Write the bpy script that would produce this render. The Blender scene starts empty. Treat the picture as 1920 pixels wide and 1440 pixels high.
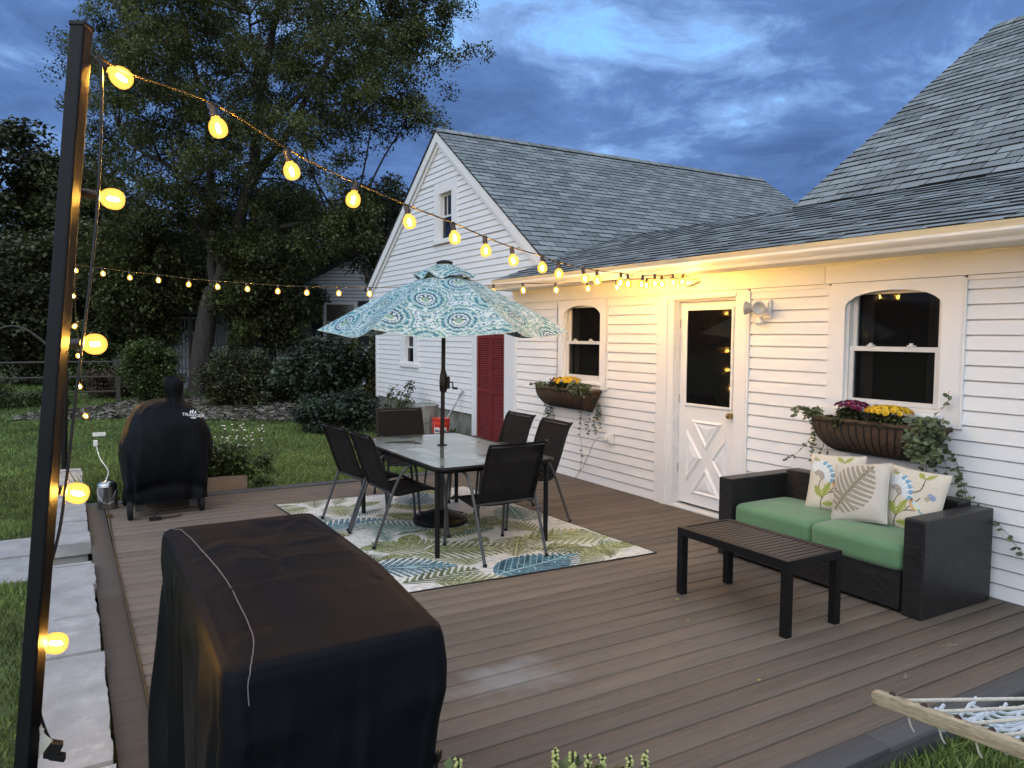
import bpy, math, random
import numpy as np
from mathutils import Vector, Matrix
random.seed(11)
S = bpy.context.scene
COL = S.collection
R = math.radians
# ------------------------------------------------------------------ camera
EYE = Vector((0.0, 0.0, 1.73))
cam_d = bpy.data.cameras.new('camera'); cam = bpy.data.objects.new('camera', cam_d); COL.objects.link(cam)
AX = [[0.862, 0.028, -0.505], [-0.506, 0.059, -0.86], [0.006, 0.998, 0.065]]
_Y = Vector((-838.0, 98.0, -1425.0)).normalized()
_n = Vector((1.0, -0.006, 0.0)).cross(_Y).normalized()
if _n.y < 0: _n = -_n
_X = _Y.cross(_n)
M3 = Matrix((_X, _Y, _n))
cam.matrix_world = Matrix.Translation(EYE) @ M3.to_4x4()
cam_d.sensor_fit = 'HORIZONTAL'; cam_d.sensor_width = 36.0; cam_d.lens = 36.0 * 1425.0 / 1920.0
cam_d.clip_start = 0.05; cam_d.clip_end = 2000.0
S.camera = cam
S.render.resolution_x = 1024; S.render.resolution_y = 768
S.render.engine = 'CYCLES'
# ------------------------------------------------------------------ world: dusk sky with broken cloud
world = bpy.data.worlds.new("World"); S.world = world; world.use_nodes = True
wt = world.node_tree; wt.nodes.clear()
def wn(t, **k):
    n = wt.nodes.new(t)
    for a, b in k.items(): setattr(n, a, b)
    return n
def wl(a, b): wt.links.new(a, b)
def wmath(op, a, b=None, c=None, clamp=False):
    n = wn('ShaderNodeMath', operation=op, use_clamp=clamp)
    for i, v in enumerate((a, b, c)):
        if v is None: continue
        if isinstance(v, (int, float)): n.inputs[i].default_value = v
        else: wl(v, n.inputs[i])
    return n.outputs[0]
def wramp(fac, stops, interp='LINEAR'):
    n = wn('ShaderNodeValToRGB'); n.color_ramp.interpolation = interp
    el = n.color_ramp.elements
    while len(el) < len(stops): el.new(0.5)
    for e, (p, c) in zip(el, stops): e.position = p; e.color = (c[0], c[1], c[2], 1)
    wl(fac, n.inputs[0]); return n.outputs[0]
def wmix(f, a, b, mode='MIX'):
    n = wn('ShaderNodeMix', data_type='RGBA', blend_type=mode)
    for i, v in ((0, f), (6, a), (7, b)):
        if isinstance(v, (int, float)): n.inputs[i].default_value = v
        elif isinstance(v, tuple): n.inputs[i].default_value = (*v, 1)
        else: wl(v, n.inputs[i])
    return n.outputs[2]
SUN_EL, SUN_ROT = R(38.0), R(215.0)
tc = wn('ShaderNodeTexCoord'); sep = wn('ShaderNodeSeparateXYZ'); wl(tc.outputs['Generated'], sep.inputs[0])
zc = wmath('MAXIMUM', sep.outputs[2], 0.0)
den = wmath('ADD', zc, 0.16)
px_ = wmath('DIVIDE', sep.outputs[0], den); py_ = wmath('DIVIDE', sep.outputs[1], den)
comb = wn('ShaderNodeCombineXYZ'); wl(px_, comb.inputs[0]); wl(py_, comb.inputs[1]); comb.inputs[2].default_value = 3.7
def wnoise(scale, detail, rough, dist, off):
    mp = wn('ShaderNodeMapping'); mp.inputs['Location'].default_value = off; wl(comb.outputs[0], mp.inputs[0])
    n = wn('ShaderNodeTexNoise'); n.inputs['Scale'].default_value = scale; n.inputs['Detail'].default_value = detail
    n.inputs['Roughness'].default_value = rough; n.inputs['Distortion'].default_value = dist
    wl(mp.outputs[0], n.inputs['Vector']); return n.outputs['Fac']
big = wnoise(0.95, 6, 0.58, 0.25, (1.3, 0.4, 0)); fine = wnoise(3.4, 9, 0.66, 0.5, (4.1, 2.2, 0))
mixn = wmath('ADD', wmath('MULTIPLY', big, 0.60), wmath('MULTIPLY', fine, 0.40))
sky = wn('ShaderNodeTexSky', sky_type='NISHITA', sun_disc=False)
sky.sun_elevation = R(4.0); sky.sun_rotation = SUN_ROT; sky.ozone_density = 4.0; sky.dust_density = 0.6
clear = wmix(0.35, wramp(zc, [(0.0, (0.26, 0.44, 0.78)), (0.25, (0.16, 0.36, 0.76)), (0.8, (0.08, 0.22, 0.58))]), sky.outputs[0])
cloud = wramp(mixn, [(0.32, (0.33, 0.51, 0.80)), (0.42, (0.215, 0.38, 0.70)), (0.50, (0.105, 0.20, 0.44)), (0.62, (0.062, 0.125, 0.30))])
cover = wramp(mixn, [(0.33, (0, 0, 0)), (0.43, (1, 1, 1))])
col = wmix(cover, clear, cloud)
# bright sky patch added behind and left of the viewer to light the walls
gdir = wn('ShaderNodeVectorMath', operation='DOT_PRODUCT'); wl(tc.outputs['Generated'], gdir.inputs[0])
gdir.inputs[1].default_value = Vector((-0.60, -0.55, 0.62)).normalized()
glow = wramp(gdir.outputs['Value'], [(0.05, (0, 0, 0)), (0.75, (1, 1, 1))], 'EASE')
col2 = wmix(glow, col, (0.95, 1.07, 1.24))
bg = wn('ShaderNodeBackground'); wl(col2, bg.inputs[0]); bg.inputs[1].default_value = 1.0
wo = wn('ShaderNodeOutputWorld'); wl(bg.outputs[0], wo.inputs[0])
# ------------------------------------------------------------------ soft sun lamp added as fill from behind and left
sun_d = bpy.data.lights.new('evening_fill', 'SUN'); sun_d.energy = 0.45; sun_d.angle = R(50); sun_d.color = (0.98, 0.99, 1.0)
sun = bpy.data.objects.new('evening_fill', sun_d); COL.objects.link(sun)
sun.rotation_euler = Vector((0.62, 0.5, -0.62)).to_track_quat('-Z', 'Y').to_euler()
# ------------------------------------------------------------------ exposure
S.view_settings.view_transform = 'Standard'; S.view_settings.look = 'None'
S.view_settings.exposure = 0.36; S.view_settings.gamma = 1.0

# ================================================================== helpers
ORG = {}
def tag(o, label=None, cat=None, group=None, kind=None):
    if label: o['label'] = label
    if cat: o['category'] = cat
    if group: o['group'] = group
    if kind: o['kind'] = kind
    return o
def thing(name, label, cat, loc=(0, 0, 0), group=None, rot=0.0):
    o = bpy.data.objects.new(name, None); COL.objects.link(o)
    o.location = loc; o.rotation_euler = (0, 0, rot); o.empty_display_size = 0.1
    ORG[o.name] = Vector(loc)
    return tag(o, label, cat, group)
def copy_tree(o, parent=None):
    c = o.copy(); COL.objects.link(c)
    if parent is not None: c.parent = parent
    for ch in list(o.children): copy_tree(ch, c)
    return c
class MB:
    def __init__(s): s.v = []; s.f = []; s.m = []; s.c = []; s.cur = 0
    def add(s, vs, fs, m=None):
        b = len(s.v); s.v.extend([tuple(p) for p in vs])
        for f in fs: s.f.append(tuple(i + b for i in f)); s.m.append(s.cur if m is None else m)
        return b
    def box(s, a, b, m=None):
        x0, y0, z0 = a; x1, y1, z1 = b
        if x0 > x1: x0, x1 = x1, x0
        if y0 > y1: y0, y1 = y1, y0
        if z0 > z1: z0, z1 = z1, z0
        vs = [(x0, y0, z0), (x1, y0, z0), (x1, y1, z0), (x0, y1, z0), (x0, y0, z1), (x1, y0, z1), (x1, y1, z1), (x0, y1, z1)]
        s.add(vs, [(0, 3, 2, 1), (4, 5, 6, 7), (0, 1, 5, 4), (1, 2, 6, 5), (2, 3, 7, 6), (3, 0, 4, 7)], m); return s
    def obox(s, c, size, M=None, m=None, taper=1.0):
        hx, hy, hz = size[0] / 2, size[1] / 2, size[2] / 2
        vs = []
        for z, t in ((-hz, 1.0), (hz, taper)):
            for x, y in ((-hx, -hy), (hx, -hy), (hx, hy), (-hx, hy)): vs.append(Vector((x * t, y * t, z)))
        if M is not None: vs = [M @ p for p in vs]
        vs = [p + Vector(c) for p in vs]
        s.add(vs, [(0, 3, 2, 1), (4, 5, 6, 7), (0, 1, 5, 4), (1, 2, 6, 5), (2, 3, 7, 6), (3, 0, 4, 7)], m); return s
    def bar(s, p0, p1, w, h, up=(0, 0, 1), m=None):
        p0 = Vector(p0); p1 = Vector(p1); d = (p1 - p0); L = d.length; d.normalize(); up = Vector(up)
        sd = d.cross(up)
        if sd.length < 1e-4: sd = d.cross(Vector((1, 0, 0)))
        sd.normalize(); u = sd.cross(d)
        vs = []
        for p in (p0, p1):
            for a, b in ((-1, -1), (1, -1), (1, 1), (-1, 1)): vs.append(p + sd * a * w / 2 + u * b * h / 2)
        s.add(vs, [(0, 1, 2, 3), (7, 6, 5, 4), (0, 4, 5, 1), (1, 5, 6, 2), (2, 6, 7, 3), (3, 7, 4, 0)], m); return s
    def tube(s, pts, r, n=8, caps=True, m=None, closed=False):
        pts = [Vector(p) for p in pts]; N = len(pts)
        rs = r if isinstance(r, (list, tuple)) else [r] * N
        prev = None; base = len(s.v); fs = []; vs = []
        for i, p in enumerate(pts):
            if closed: t = pts[(i + 1) % N] - pts[i - 1]
            else: t = pts[min(i + 1, N - 1)] - pts[max(i - 1, 0)]
            if t.length < 1e-9: t = Vector((0, 0, 1))
            t.normalize()
            if prev is None:
                a = Vector((0, 0, 1)) if abs(t.z) < 0.9 else Vector((1, 0, 0))
                u = t.cross(a).normalized()
            else:
                u = prev - t * prev.dot(t)
                if u.length < 1e-6: u = t.cross(Vector((0.3, 0.5, 0.8)))
                u.normalize()
            prev = u; w = t.cross(u)
            for k in range(n):
                a = 2 * math.pi * k / n; vs.append(p + (u * math.cos(a) + w * math.sin(a)) * rs[i])
        for i in range(N if closed else N - 1):
            j = (i + 1) % N
            for k in range(n):
                k2 = (k + 1) % n; fs.append((i * n + k, i * n + k2, j * n + k2, j * n + k))
        if caps and not closed: fs.append(tuple(range(n - 1, -1, -1))); fs.append(tuple((N - 1) * n + k for k in range(n)))
        s.add(vs, fs, m); return s
    def lathe(s, prof, c=(0, 0, 0), n=16, M=None, m=None, a0=0.0):
        vs = []; fs = []; c = Vector(c)
        for (r, z) in prof:
            for k in range(n):
                a = a0 + 2 * math.pi * k / n; p = Vector((r * math.cos(a), r * math.sin(a), z))
                if M is not None: p = M @ p
                vs.append(p + c)
        for i in range(len(prof) - 1):
            for k in range(n):
                k2 = (k + 1) % n; fs.append((i * n + k, i * n + k2, (i + 1) * n + k2, (i + 1) * n + k))
        if prof[0][0] > 1e-5: fs.append(tuple(range(n - 1, -1, -1)))
        if prof[-1][0] > 1e-5: fs.append(tuple((len(prof) - 1) * n + k for k in range(n)))
        s.add(vs, fs, m); return s
    def prism(s, poly, off, m=None):
        n = len(poly); off = Vector(off); a = [Vector(p) for p in poly]; b = [p + off for p in a]
        s.add(a + b, [tuple(range(n)), tuple(range(2 * n - 1, n - 1, -1))] + [(i, i + n, (i + 1) % n + n, (i + 1) % n) for i in range(n)], m); return s
    def build(s, name, mats, parent=None, world=True, smooth=False, auto=None, bevel=0.0, loc=None):
        off = Vector((0, 0, 0))
        if loc is not None: off = Vector(loc)
        elif parent is not None and world:
            off = ORG.get(parent.name, Vector((0, 0, 0)))
        me = bpy.data.meshes.new(name)
        me.from_pydata([(p[0] - off[0], p[1] - off[1], p[2] - off[2]) for p in s.v], [], s.f)
        return finish(me, name, mats, s.m, parent, off, smooth, bevel, loc)
def finish(me, name, mats, mi, parent, off, smooth=False, bevel=0.0, loc=None):
    if not isinstance(mats, (list, tuple)): mats = [mats]
    for m in mats: me.materials.append(m)
    if mi is not None and len(mats) > 1: me.polygons.foreach_set('material_index', np.array(mi, dtype=np.int32))
    me.update(); me.validate()
    boxuv(me)
    o = bpy.data.objects.new(name, me); COL.objects.link(o)
    if smooth:
        me.polygons.foreach_set('use_smooth', np.ones(len(me.polygons), dtype=bool))
        if smooth != 'all':
            try: me.set_sharp_from_angle(angle=R(38))
            except Exception: pass
    if bevel > 0:
        b = o.modifiers.new('bevel', 'BEVEL'); b.width = bevel; b.segments = 2; b.limit_method = 'ANGLE'; b.angle_limit = R(40)
    if parent is not None: o.parent = parent; ORG[o.name] = Vector(off)
    elif loc is not None: o.location = loc; ORG[o.name] = Vector(loc)
    else: ORG[o.name] = Vector((0, 0, 0))
    return o
def boxuv(me):
    if len(me.polygons) == 0: return
    nl = len(me.loops); vi = np.empty(nl, dtype=np.int32); me.loops.foreach_get('vertex_index', vi)
    co = np.empty(len(me.vertices) * 3); me.vertices.foreach_get('co', co); co = co.reshape(-1, 3)
    pn = np.empty(len(me.polygons) * 3, dtype=np.float32); me.polygons.foreach_get('normal', pn); pn = pn.reshape(-1, 3)
    lt = np.empty(len(me.polygons), dtype=np.int32); me.polygons.foreach_get('loop_total', lt)
    ln = np.repeat(pn, lt, axis=0); P = co[vi]; an = np.abs(ln); ax = an.argmax(1)
    uv = np.empty((nl, 2), dtype=np.float32)
    m0 = ax == 0; m1 = ax == 1; m2 = ax == 2
    uv[m0] = P[m0][:, [1, 2]]; uv[m1] = P[m1][:, [0, 2]]; uv[m2] = P[m2][:, [0, 1]]
    l = me.uv_layers.new(name='UVMap'); l.data.foreach_set('uv', uv.ravel())
def np_mesh(name, verts, faces, mat, parent=None, attrs=None, colors=None, smooth=False, loc=None, world=True):
    """verts Nx3, faces Mxk arrays; attrs: dict name->per-vertex float; colors: per-vertex Nx3"""
    verts = np.asarray(verts, dtype=np.float32); faces = np.asarray(faces, dtype=np.int32)
    off = Vector((0, 0, 0))
    if loc is not None: off = Vector(loc)
    elif parent is not None and world: off = ORG.get(parent.name, off)
    verts = verts - np.array(off, dtype=np.float32)
    me = bpy.data.meshes.new(name); k = faces.shape[1]
    me.vertices.add(len(verts)); me.vertices.foreach_set('co', verts.ravel())
    me.loops.add(faces.size); me.loops.foreach_set('vertex_index', faces.ravel())
    me.polygons.add(len(faces)); me.polygons.foreach_set('loop_start', np.arange(0, faces.size, k, dtype=np.int32))
    try: me.polygons.foreach_set('loop_total', np.full(len(faces), k, dtype=np.int32))
    except Exception: pass
    me.update(calc_edges=True)
    if attrs:
        for n, a in attrs.items():
            at = me.attributes.new(n, 'FLOAT', 'POINT'); at.data.foreach_set('value', np.asarray(a, dtype=np.float32))
    if colors is not None:
        at = me.attributes.new('pattern', 'FLOAT_COLOR', 'POINT'); c4 = np.ones((len(verts), 4), dtype=np.float32); c4[:, :3] = colors
        at.data.foreach_set('color', c4.ravel())
    me.materials.append(mat)
    if smooth: me.polygons.foreach_set('use_smooth', np.ones(len(faces), dtype=bool))
    o = bpy.data.objects.new(name, me); COL.objects.link(o)
    if parent is not None: o.parent = parent; ORG[o.name] = off
    elif loc is not None: o.location = loc; ORG[o.name] = off
    return o

# ------------------------------------------------------------------ materials
def mat(name, base, rough=0.6, metal=0.0, var=0.12, vs=6.0, bump=0.0, bs=60.0, stretch=None, spec=0.5,
        attr=None, tintamt=0.0, color_attr=False, bumpd=0.004, coat=0.0, alpha=1.0, dirt=None, trans=0.0, sheen=0.0, rvar=0.0):
    m = bpy.data.materials.new(name); m.use_nodes = True; t = m.node_tree; N = t.nodes; L = t.links
    b = N['Principled BSDF']; b.inputs['Roughness'].default_value = rough; b.inputs['Metallic'].default_value = metal
    b.inputs['Specular IOR Level'].default_value = spec; b.inputs['Coat Weight'].default_value = coat
    if sheen: b.inputs['Sheen Weight'].default_value = sheen
    if alpha < 1: b.inputs['Alpha'].default_value = alpha
    tcn = N.new('ShaderNodeTexCoord'); mp = N.new('ShaderNodeMapping'); L.new(tcn.outputs['Object'], mp.inputs[0])
    if stretch: mp.inputs['Scale'].default_value = stretch
    no = N.new('ShaderNodeTexNoise'); no.inputs['Scale'].default_value = vs; no.inputs['Detail'].default_value = 6; no.inputs['Roughness'].default_value = 0.6
    L.new(mp.outputs[0], no.inputs['Vector'])
    rm = N.new('ShaderNodeMapRange'); rm.inputs[1].default_value = 0.3; rm.inputs[2].default_value = 0.7
    rm.inputs[3].default_value = 1 - var; rm.inputs[4].default_value = 1 + var; L.new(no.outputs['Fac'], rm.inputs[0])
    fac = rm.outputs[0]
    if attr:
        an = N.new('ShaderNodeAttribute'); an.attribute_name = attr
        r2 = N.new('ShaderNodeMapRange'); r2.inputs[3].default_value = 1 - tintamt; r2.inputs[4].default_value = 1 + tintamt
        L.new(an.outputs['Fac'], r2.inputs[0])
        mu = N.new('ShaderNodeMath'); mu.operation = 'MULTIPLY'; L.new(fac, mu.inputs[0]); L.new(r2.outputs[0], mu.inputs[1]); fac = mu.outputs[0]
    vm = N.new('ShaderNodeVectorMath'); vm.operation = 'SCALE'
    if color_attr:
        ca = N.new('ShaderNodeAttribute'); ca.attribute_name = 'pattern'; L.new(ca.outputs['Color'], vm.inputs[0])
    else: vm.inputs[0].default_value = base[:3]
    L.new(fac, vm.inputs['Scale']); colr = vm.outputs[0]
    if dirt:   # (colour, scale, threshold, amount)
        dn = N.new('ShaderNodeTexNoise'); dn.inputs['Scale'].default_value = dirt[1]; dn.inputs['Detail'].default_value = 8; dn.inputs['Roughness'].default_value = 0.65
        L.new(mp.outputs[0], dn.inputs['Vector'])
        dr = N.new('ShaderNodeMapRange'); dr.inputs[1].default_value = dirt[2]; dr.inputs[2].default_value = dirt[2] + 0.12
        dr.inputs[3].default_value = 0; dr.inputs[4].default_value = dirt[3]; L.new(dn.outputs['Fac'], dr.inputs[0])
        mx = N.new('ShaderNodeMix'); mx.data_type = 'RGBA'; L.new(dr.outputs[0], mx.inputs[0]); L.new(colr, mx.inputs[6])
        mx.inputs[7].default_value = (*dirt[0], 1); colr = mx.outputs[2]
    L.new(colr, b.inputs['Base Color'])
    if rvar:
        rr = N.new('ShaderNodeMapRange'); rr.inputs[1].default_value = 0.35; rr.inputs[2].default_value = 0.65
        rr.inputs[3].default_value = max(0.02, rough - rvar); rr.inputs[4].default_value = min(1, rough + rvar)
        L.new(no.outputs['Fac'], rr.inputs[0]); L.new(rr.outputs[0], b.inputs['Roughness'])
    if bump > 0:
        bn = N.new('ShaderNodeTexNoise'); bn.inputs['Scale'].default_value = bs; bn.inputs['Detail'].default_value = 5
        L.new(mp.outputs[0], bn.inputs['Vector'])
        bu = N.new('ShaderNodeBump'); bu.inputs['Strength'].default_value = bump; bu.inputs['Distance'].default_value = bumpd
        L.new(bn.outputs['Fac'], bu.inputs['Height']); L.new(bu.outputs[0], b.inputs['Normal'])
    if trans > 0:
        tr = N.new('ShaderNodeBsdfTranslucent'); L.new(colr, tr.inputs[0]); ms = N.new('ShaderNodeMixShader'); ms.inputs[0].default_value = trans
        L.new(b.outputs[0], ms.inputs[1]); L.new(tr.outputs[0], ms.inputs[2]); L.new(ms.outputs[0], N['Material Output'].inputs[0])
    return m
def uvmat(name, c1, c2, mortar, bw, rh, msize, rough=0.9, squash=1.0, bump=0.3, bd=0.004, noise=0.15, off=0.5, var_scale=2.0, spec=0.3):
    m = bpy.data.materials.new(name); m.use_nodes = True; t = m.node_tree; N = t.nodes; L = t.links
    b = N['Principled BSDF']; b.inputs['Roughness'].default_value = rough; b.inputs['Specular IOR Level'].default_value = spec
    uv = N.new('ShaderNodeUVMap'); br = N.new('ShaderNodeTexBrick'); L.new(uv.outputs[0], br.inputs['Vector'])
    br.inputs['Scale'].default_value = 1.0; br.inputs['Brick Width'].default_value = bw; br.inputs['Row Height'].default_value = rh
    br.inputs['Mortar Size'].default_value = msize; br.inputs['Color1'].default_value = (*c1, 1); br.inputs['Color2'].default_value = (*c2, 1)
    br.inputs['Mortar'].default_value = (*mortar, 1); br.offset = off; br.squash = squash; br.squash_frequency = 3
    tcn = N.new('ShaderNodeTexCoord'); no = N.new('ShaderNodeTexNoise'); L.new(tcn.outputs['Object'], no.inputs['Vector'])
    no.inputs['Scale'].default_value = var_scale; no.inputs['Detail'].default_value = 9; no.inputs['Roughness'].default_value = 0.7
    rm = N.new('ShaderNodeMapRange'); rm.inputs[1].default_value = 0.3; rm.inputs[2].default_value = 0.7; rm.inputs[3].default_value = 1 - noise; rm.inputs[4].default_value = 1 + noise
    L.new(no.outputs['Fac'], rm.inputs[0]); vm = N.new('ShaderNodeVectorMath'); vm.operation = 'SCALE'; L.new(br.outputs['Color'], vm.inputs[0]); L.new(rm.outputs[0], vm.inputs['Scale'])
    L.new(vm.outputs[0], b.inputs['Base Color'])
    bu = N.new('ShaderNodeBump'); bu.invert = True; bu.inputs['Strength'].default_value = bump; bu.inputs['Distance'].default_value = bd
    L.new(br.outputs['Fac'], bu.inputs['Height']); L.new(bu.outputs[0], b.inputs['Normal'])
    return m
def emit(name, color, strength, mixt=0.0):
    m = bpy.data.materials.new(name); m.use_nodes = True; t = m.node_tree; N = t.nodes; L = t.links
    N.remove(N['Principled BSDF']); e = N.new('ShaderNodeEmission'); e.inputs[0].default_value = (*color, 1); e.inputs[1].default_value = strength
    lw = N.new('ShaderNodeTexNoise'); lw.inputs['Scale'].default_value = 8.0
    mr = N.new('ShaderNodeMapRange'); mr.inputs[3].default_value = strength * 0.9; mr.inputs[4].default_value = strength * 1.1
    L.new(lw.outputs['Fac'], mr.inputs[0]); L.new(mr.outputs[0], e.inputs[1])
    if mixt > 0:
        tr = N.new('ShaderNodeBsdfTransparent'); ms = N.new('ShaderNodeMixShader'); ms.inputs[0].default_value = mixt
        L.new(e.outputs[0], ms.inputs[1]); L.new(tr.outputs[0], ms.inputs[2]); L.new(ms.outputs[0], N['Material Output'].inputs[0])
    else: L.new(e.outputs[0], N['Material Output'].inputs[0])
    return m
WHITE = mat('white_paint', (0.74, 0.75, 0.76), 0.45, var=0.035, vs=1.5, bump=0.08, bs=90, dirt=((0.50, 0.48, 0.43), 1.1, 0.60, 0.22))
SIDING = mat('white_siding', (0.74, 0.755, 0.77), 0.45, var=0.03, vs=1.2, bump=0.04, bs=40, stretch=(1, 1, 3), dirt=((0.52, 0.50, 0.45), 0.9, 0.60, 0.25))
OLDWHITE = mat('worn_white_paint', (0.66, 0.67, 0.68), 0.6, var=0.08, vs=7, bump=0.3, bs=50, dirt=((0.22, 0.19, 0.15), 9.0, 0.66, 0.6))
GUTTER = mat('gutter_enamel', (0.74, 0.74, 0.72), 0.3, var=0.04, vs=3, dirt=((0.45, 0.42, 0.36), 3, 0.6, 0.3))
SHINGLE = uvmat('grey_shingles', (0.255, 0.278, 0.282), (0.140, 0.155, 0.160), (0.012, 0.014, 0.016), 0.30, 0.142, 0.0065, noise=0.26, bump=0.5, var_scale=60)  # near-black joint colour paints the shadow lines between shingle courses
DARKGLASS = mat('dark_window_glass', (0.006, 0.006, 0.007), 0.04, var=0.3, vs=2, spec=0.28)
def _see():
    N = DARKGLASS.node_tree.nodes; L = DARKGLASS.node_tree.links; tr = N.new('ShaderNodeBsdfTransparent'); ms = N.new('ShaderNodeMixShader'); ms.inputs[0].default_value = .55
    L.new(N['Principled BSDF'].outputs[0], ms.inputs[1]); L.new(tr.outputs[0], ms.inputs[2]); L.new(ms.outputs[0], N['Material Output'].inputs[0])
_see()
DOORGLASS = mat('black_door_glass', (0.005, 0.005, 0.006), 0.04, var=0.3, vs=2, spec=0.28)
BLACKMETAL = mat('black_powder_coat', (0.007, 0.007, 0.0075), 0.42, var=0.2, vs=20, bump=0.05, bs=200, spec=0.22)
GREYMETAL = mat('dark_grey_tube', (0.055, 0.058, 0.062), 0.38, metal=0.35, var=0.12, vs=12)
STEEL = mat('brushed_steel', (0.42, 0.42, 0.43), 0.22, metal=1.0, var=0.06, vs=5, stretch=(1, 1, 30), rvar=0.06)
ZINC = mat('galvanised_steel', (0.20, 0.215, 0.20), 0.5, metal=0.15, var=0.3, vs=9, bump=0.15, bs=30, dirt=((0.07, 0.06, 0.05), 7, 0.58, 0.5))
REDPAINT = mat('dark_red_paint', (0.16, 0.018, 0.016), 0.5, var=0.2, vs=9, bump=0.2, bs=50, dirt=((0.33, 0.22, 0.2), 16, 0.68, 0.7))
BARK = mat('grey_brown_bark', (0.036, 0.031, 0.026), 0.9, var=0.4, vs=9, stretch=(1, 1, 0.25), bump=0.9, bs=14, bumpd=0.03)
CONCRETE = mat('concrete_paver', (0.30, 0.31, 0.315), 0.95, var=0.22, vs=5, bump=0.6, bs=45, bumpd=0.006, dirt=((0.47, 0.48, 0.49), 6, 0.58, 0.6))
SOIL = mat('soil', (0.05, 0.036, 0.026), 0.95, var=0.5, vs=25, bump=0.9, bs=60, bumpd=0.02)
RUBBER = mat('black_rubber', (0.008, 0.008, 0.008), 0.7, spec=0.25, var=0.2, vs=30)
CORD = mat('bulb_lit_cord', (0.085, 0.062, 0.034), 0.8, spec=0.1, var=0.2, vs=30)  # bronze tone: yellow light of the bulbs put into the cord colour
WHITEPLASTIC = mat('white_plastic', (0.72, 0.72, 0.70), 0.35, var=0.03, vs=8)
# ================================================================== ground
def ground_z(x, y):
    """height of the lawn"""
    z = -0.12 - 0.13 * np.clip((y - 9.5) / 5.0, 0, 1)
    z = z + 0.10 * np.clip((y - 18) / 7.0, 0, 1) + 0.022 * np.clip(y - 25, 0, 60)
    return z
def make_ground():
    xs = np.concatenate([np.linspace(-300, -30, 14), np.linspace(-25, 30, 111), np.linspace(35, 300, 14)])
    ys = np.concatenate([np.linspace(-300, -8, 12), np.linspace(-6, 45, 160), np.linspace(50, 400, 16)])
    X, Y = np.meshgrid(xs, ys, indexing='ij')
    rng = np.random.default_rng(5)
    Z = ground_z(X, Y) + rng.normal(0, 0.008, X.shape)
    # the soil is dug out below the deck and beside it
    n, m = X.shape
    V = np.stack([X, Y, Z], -1).reshape(-1, 3)
    i, j = np.meshgrid(np.arange(n - 1), np.arange(m - 1), indexing='ij'); a = (i * m + j).ravel()
    F = np.stack([a, a + m, a + m + 1, a + 1], 1)
    return V, F
GRASSBED = mat('grass_sod', (0.075, 0.105, 0.03), 0.95, var=0.45, vs=1.4, bump=0.8, bs=35, bumpd=0.03, dirt=((0.07, 0.065, 0.03), 0.8, 0.55, 0.35))
V, F = make_ground()
tag(np_mesh('lawn', V, F, GRASSBED, smooth=True), kind='structure')
# wooded hill closing the view
def hill():
    xs = np.linspace(-260, 300, 90); ys = np.linspace(62, 190, 30)
    X, Y = np.meshgrid(xs, ys, indexing='ij'); rng = np.random.default_rng(9)
    t = (Y - 62) / 128
    Z = 0.8 + 13 * np.sin(np.clip(t, 0, 1) * math.pi * 0.55) * (0.8 + 0.25 * np.sin(X * 0.031 + 1)) + rng.normal(0, 0.8, X.shape)
    n, m = X.shape; i, j = np.meshgrid(np.arange(n - 1), np.arange(m - 1), indexing='ij'); a = (i * m + j).ravel()
    return np.stack([X, Y, Z], -1).reshape(-1, 3), np.stack([a, a + m, a + m + 1, a + 1], 1)
V, F = hill()
tag(np_mesh('hills', V, F, mat('wooded_hill', (0.02, 0.03, 0.014), 1.0, var=0.5, vs=0.3, bump=1, bs=1.0, bumpd=1.0)), kind='structure')

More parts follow.
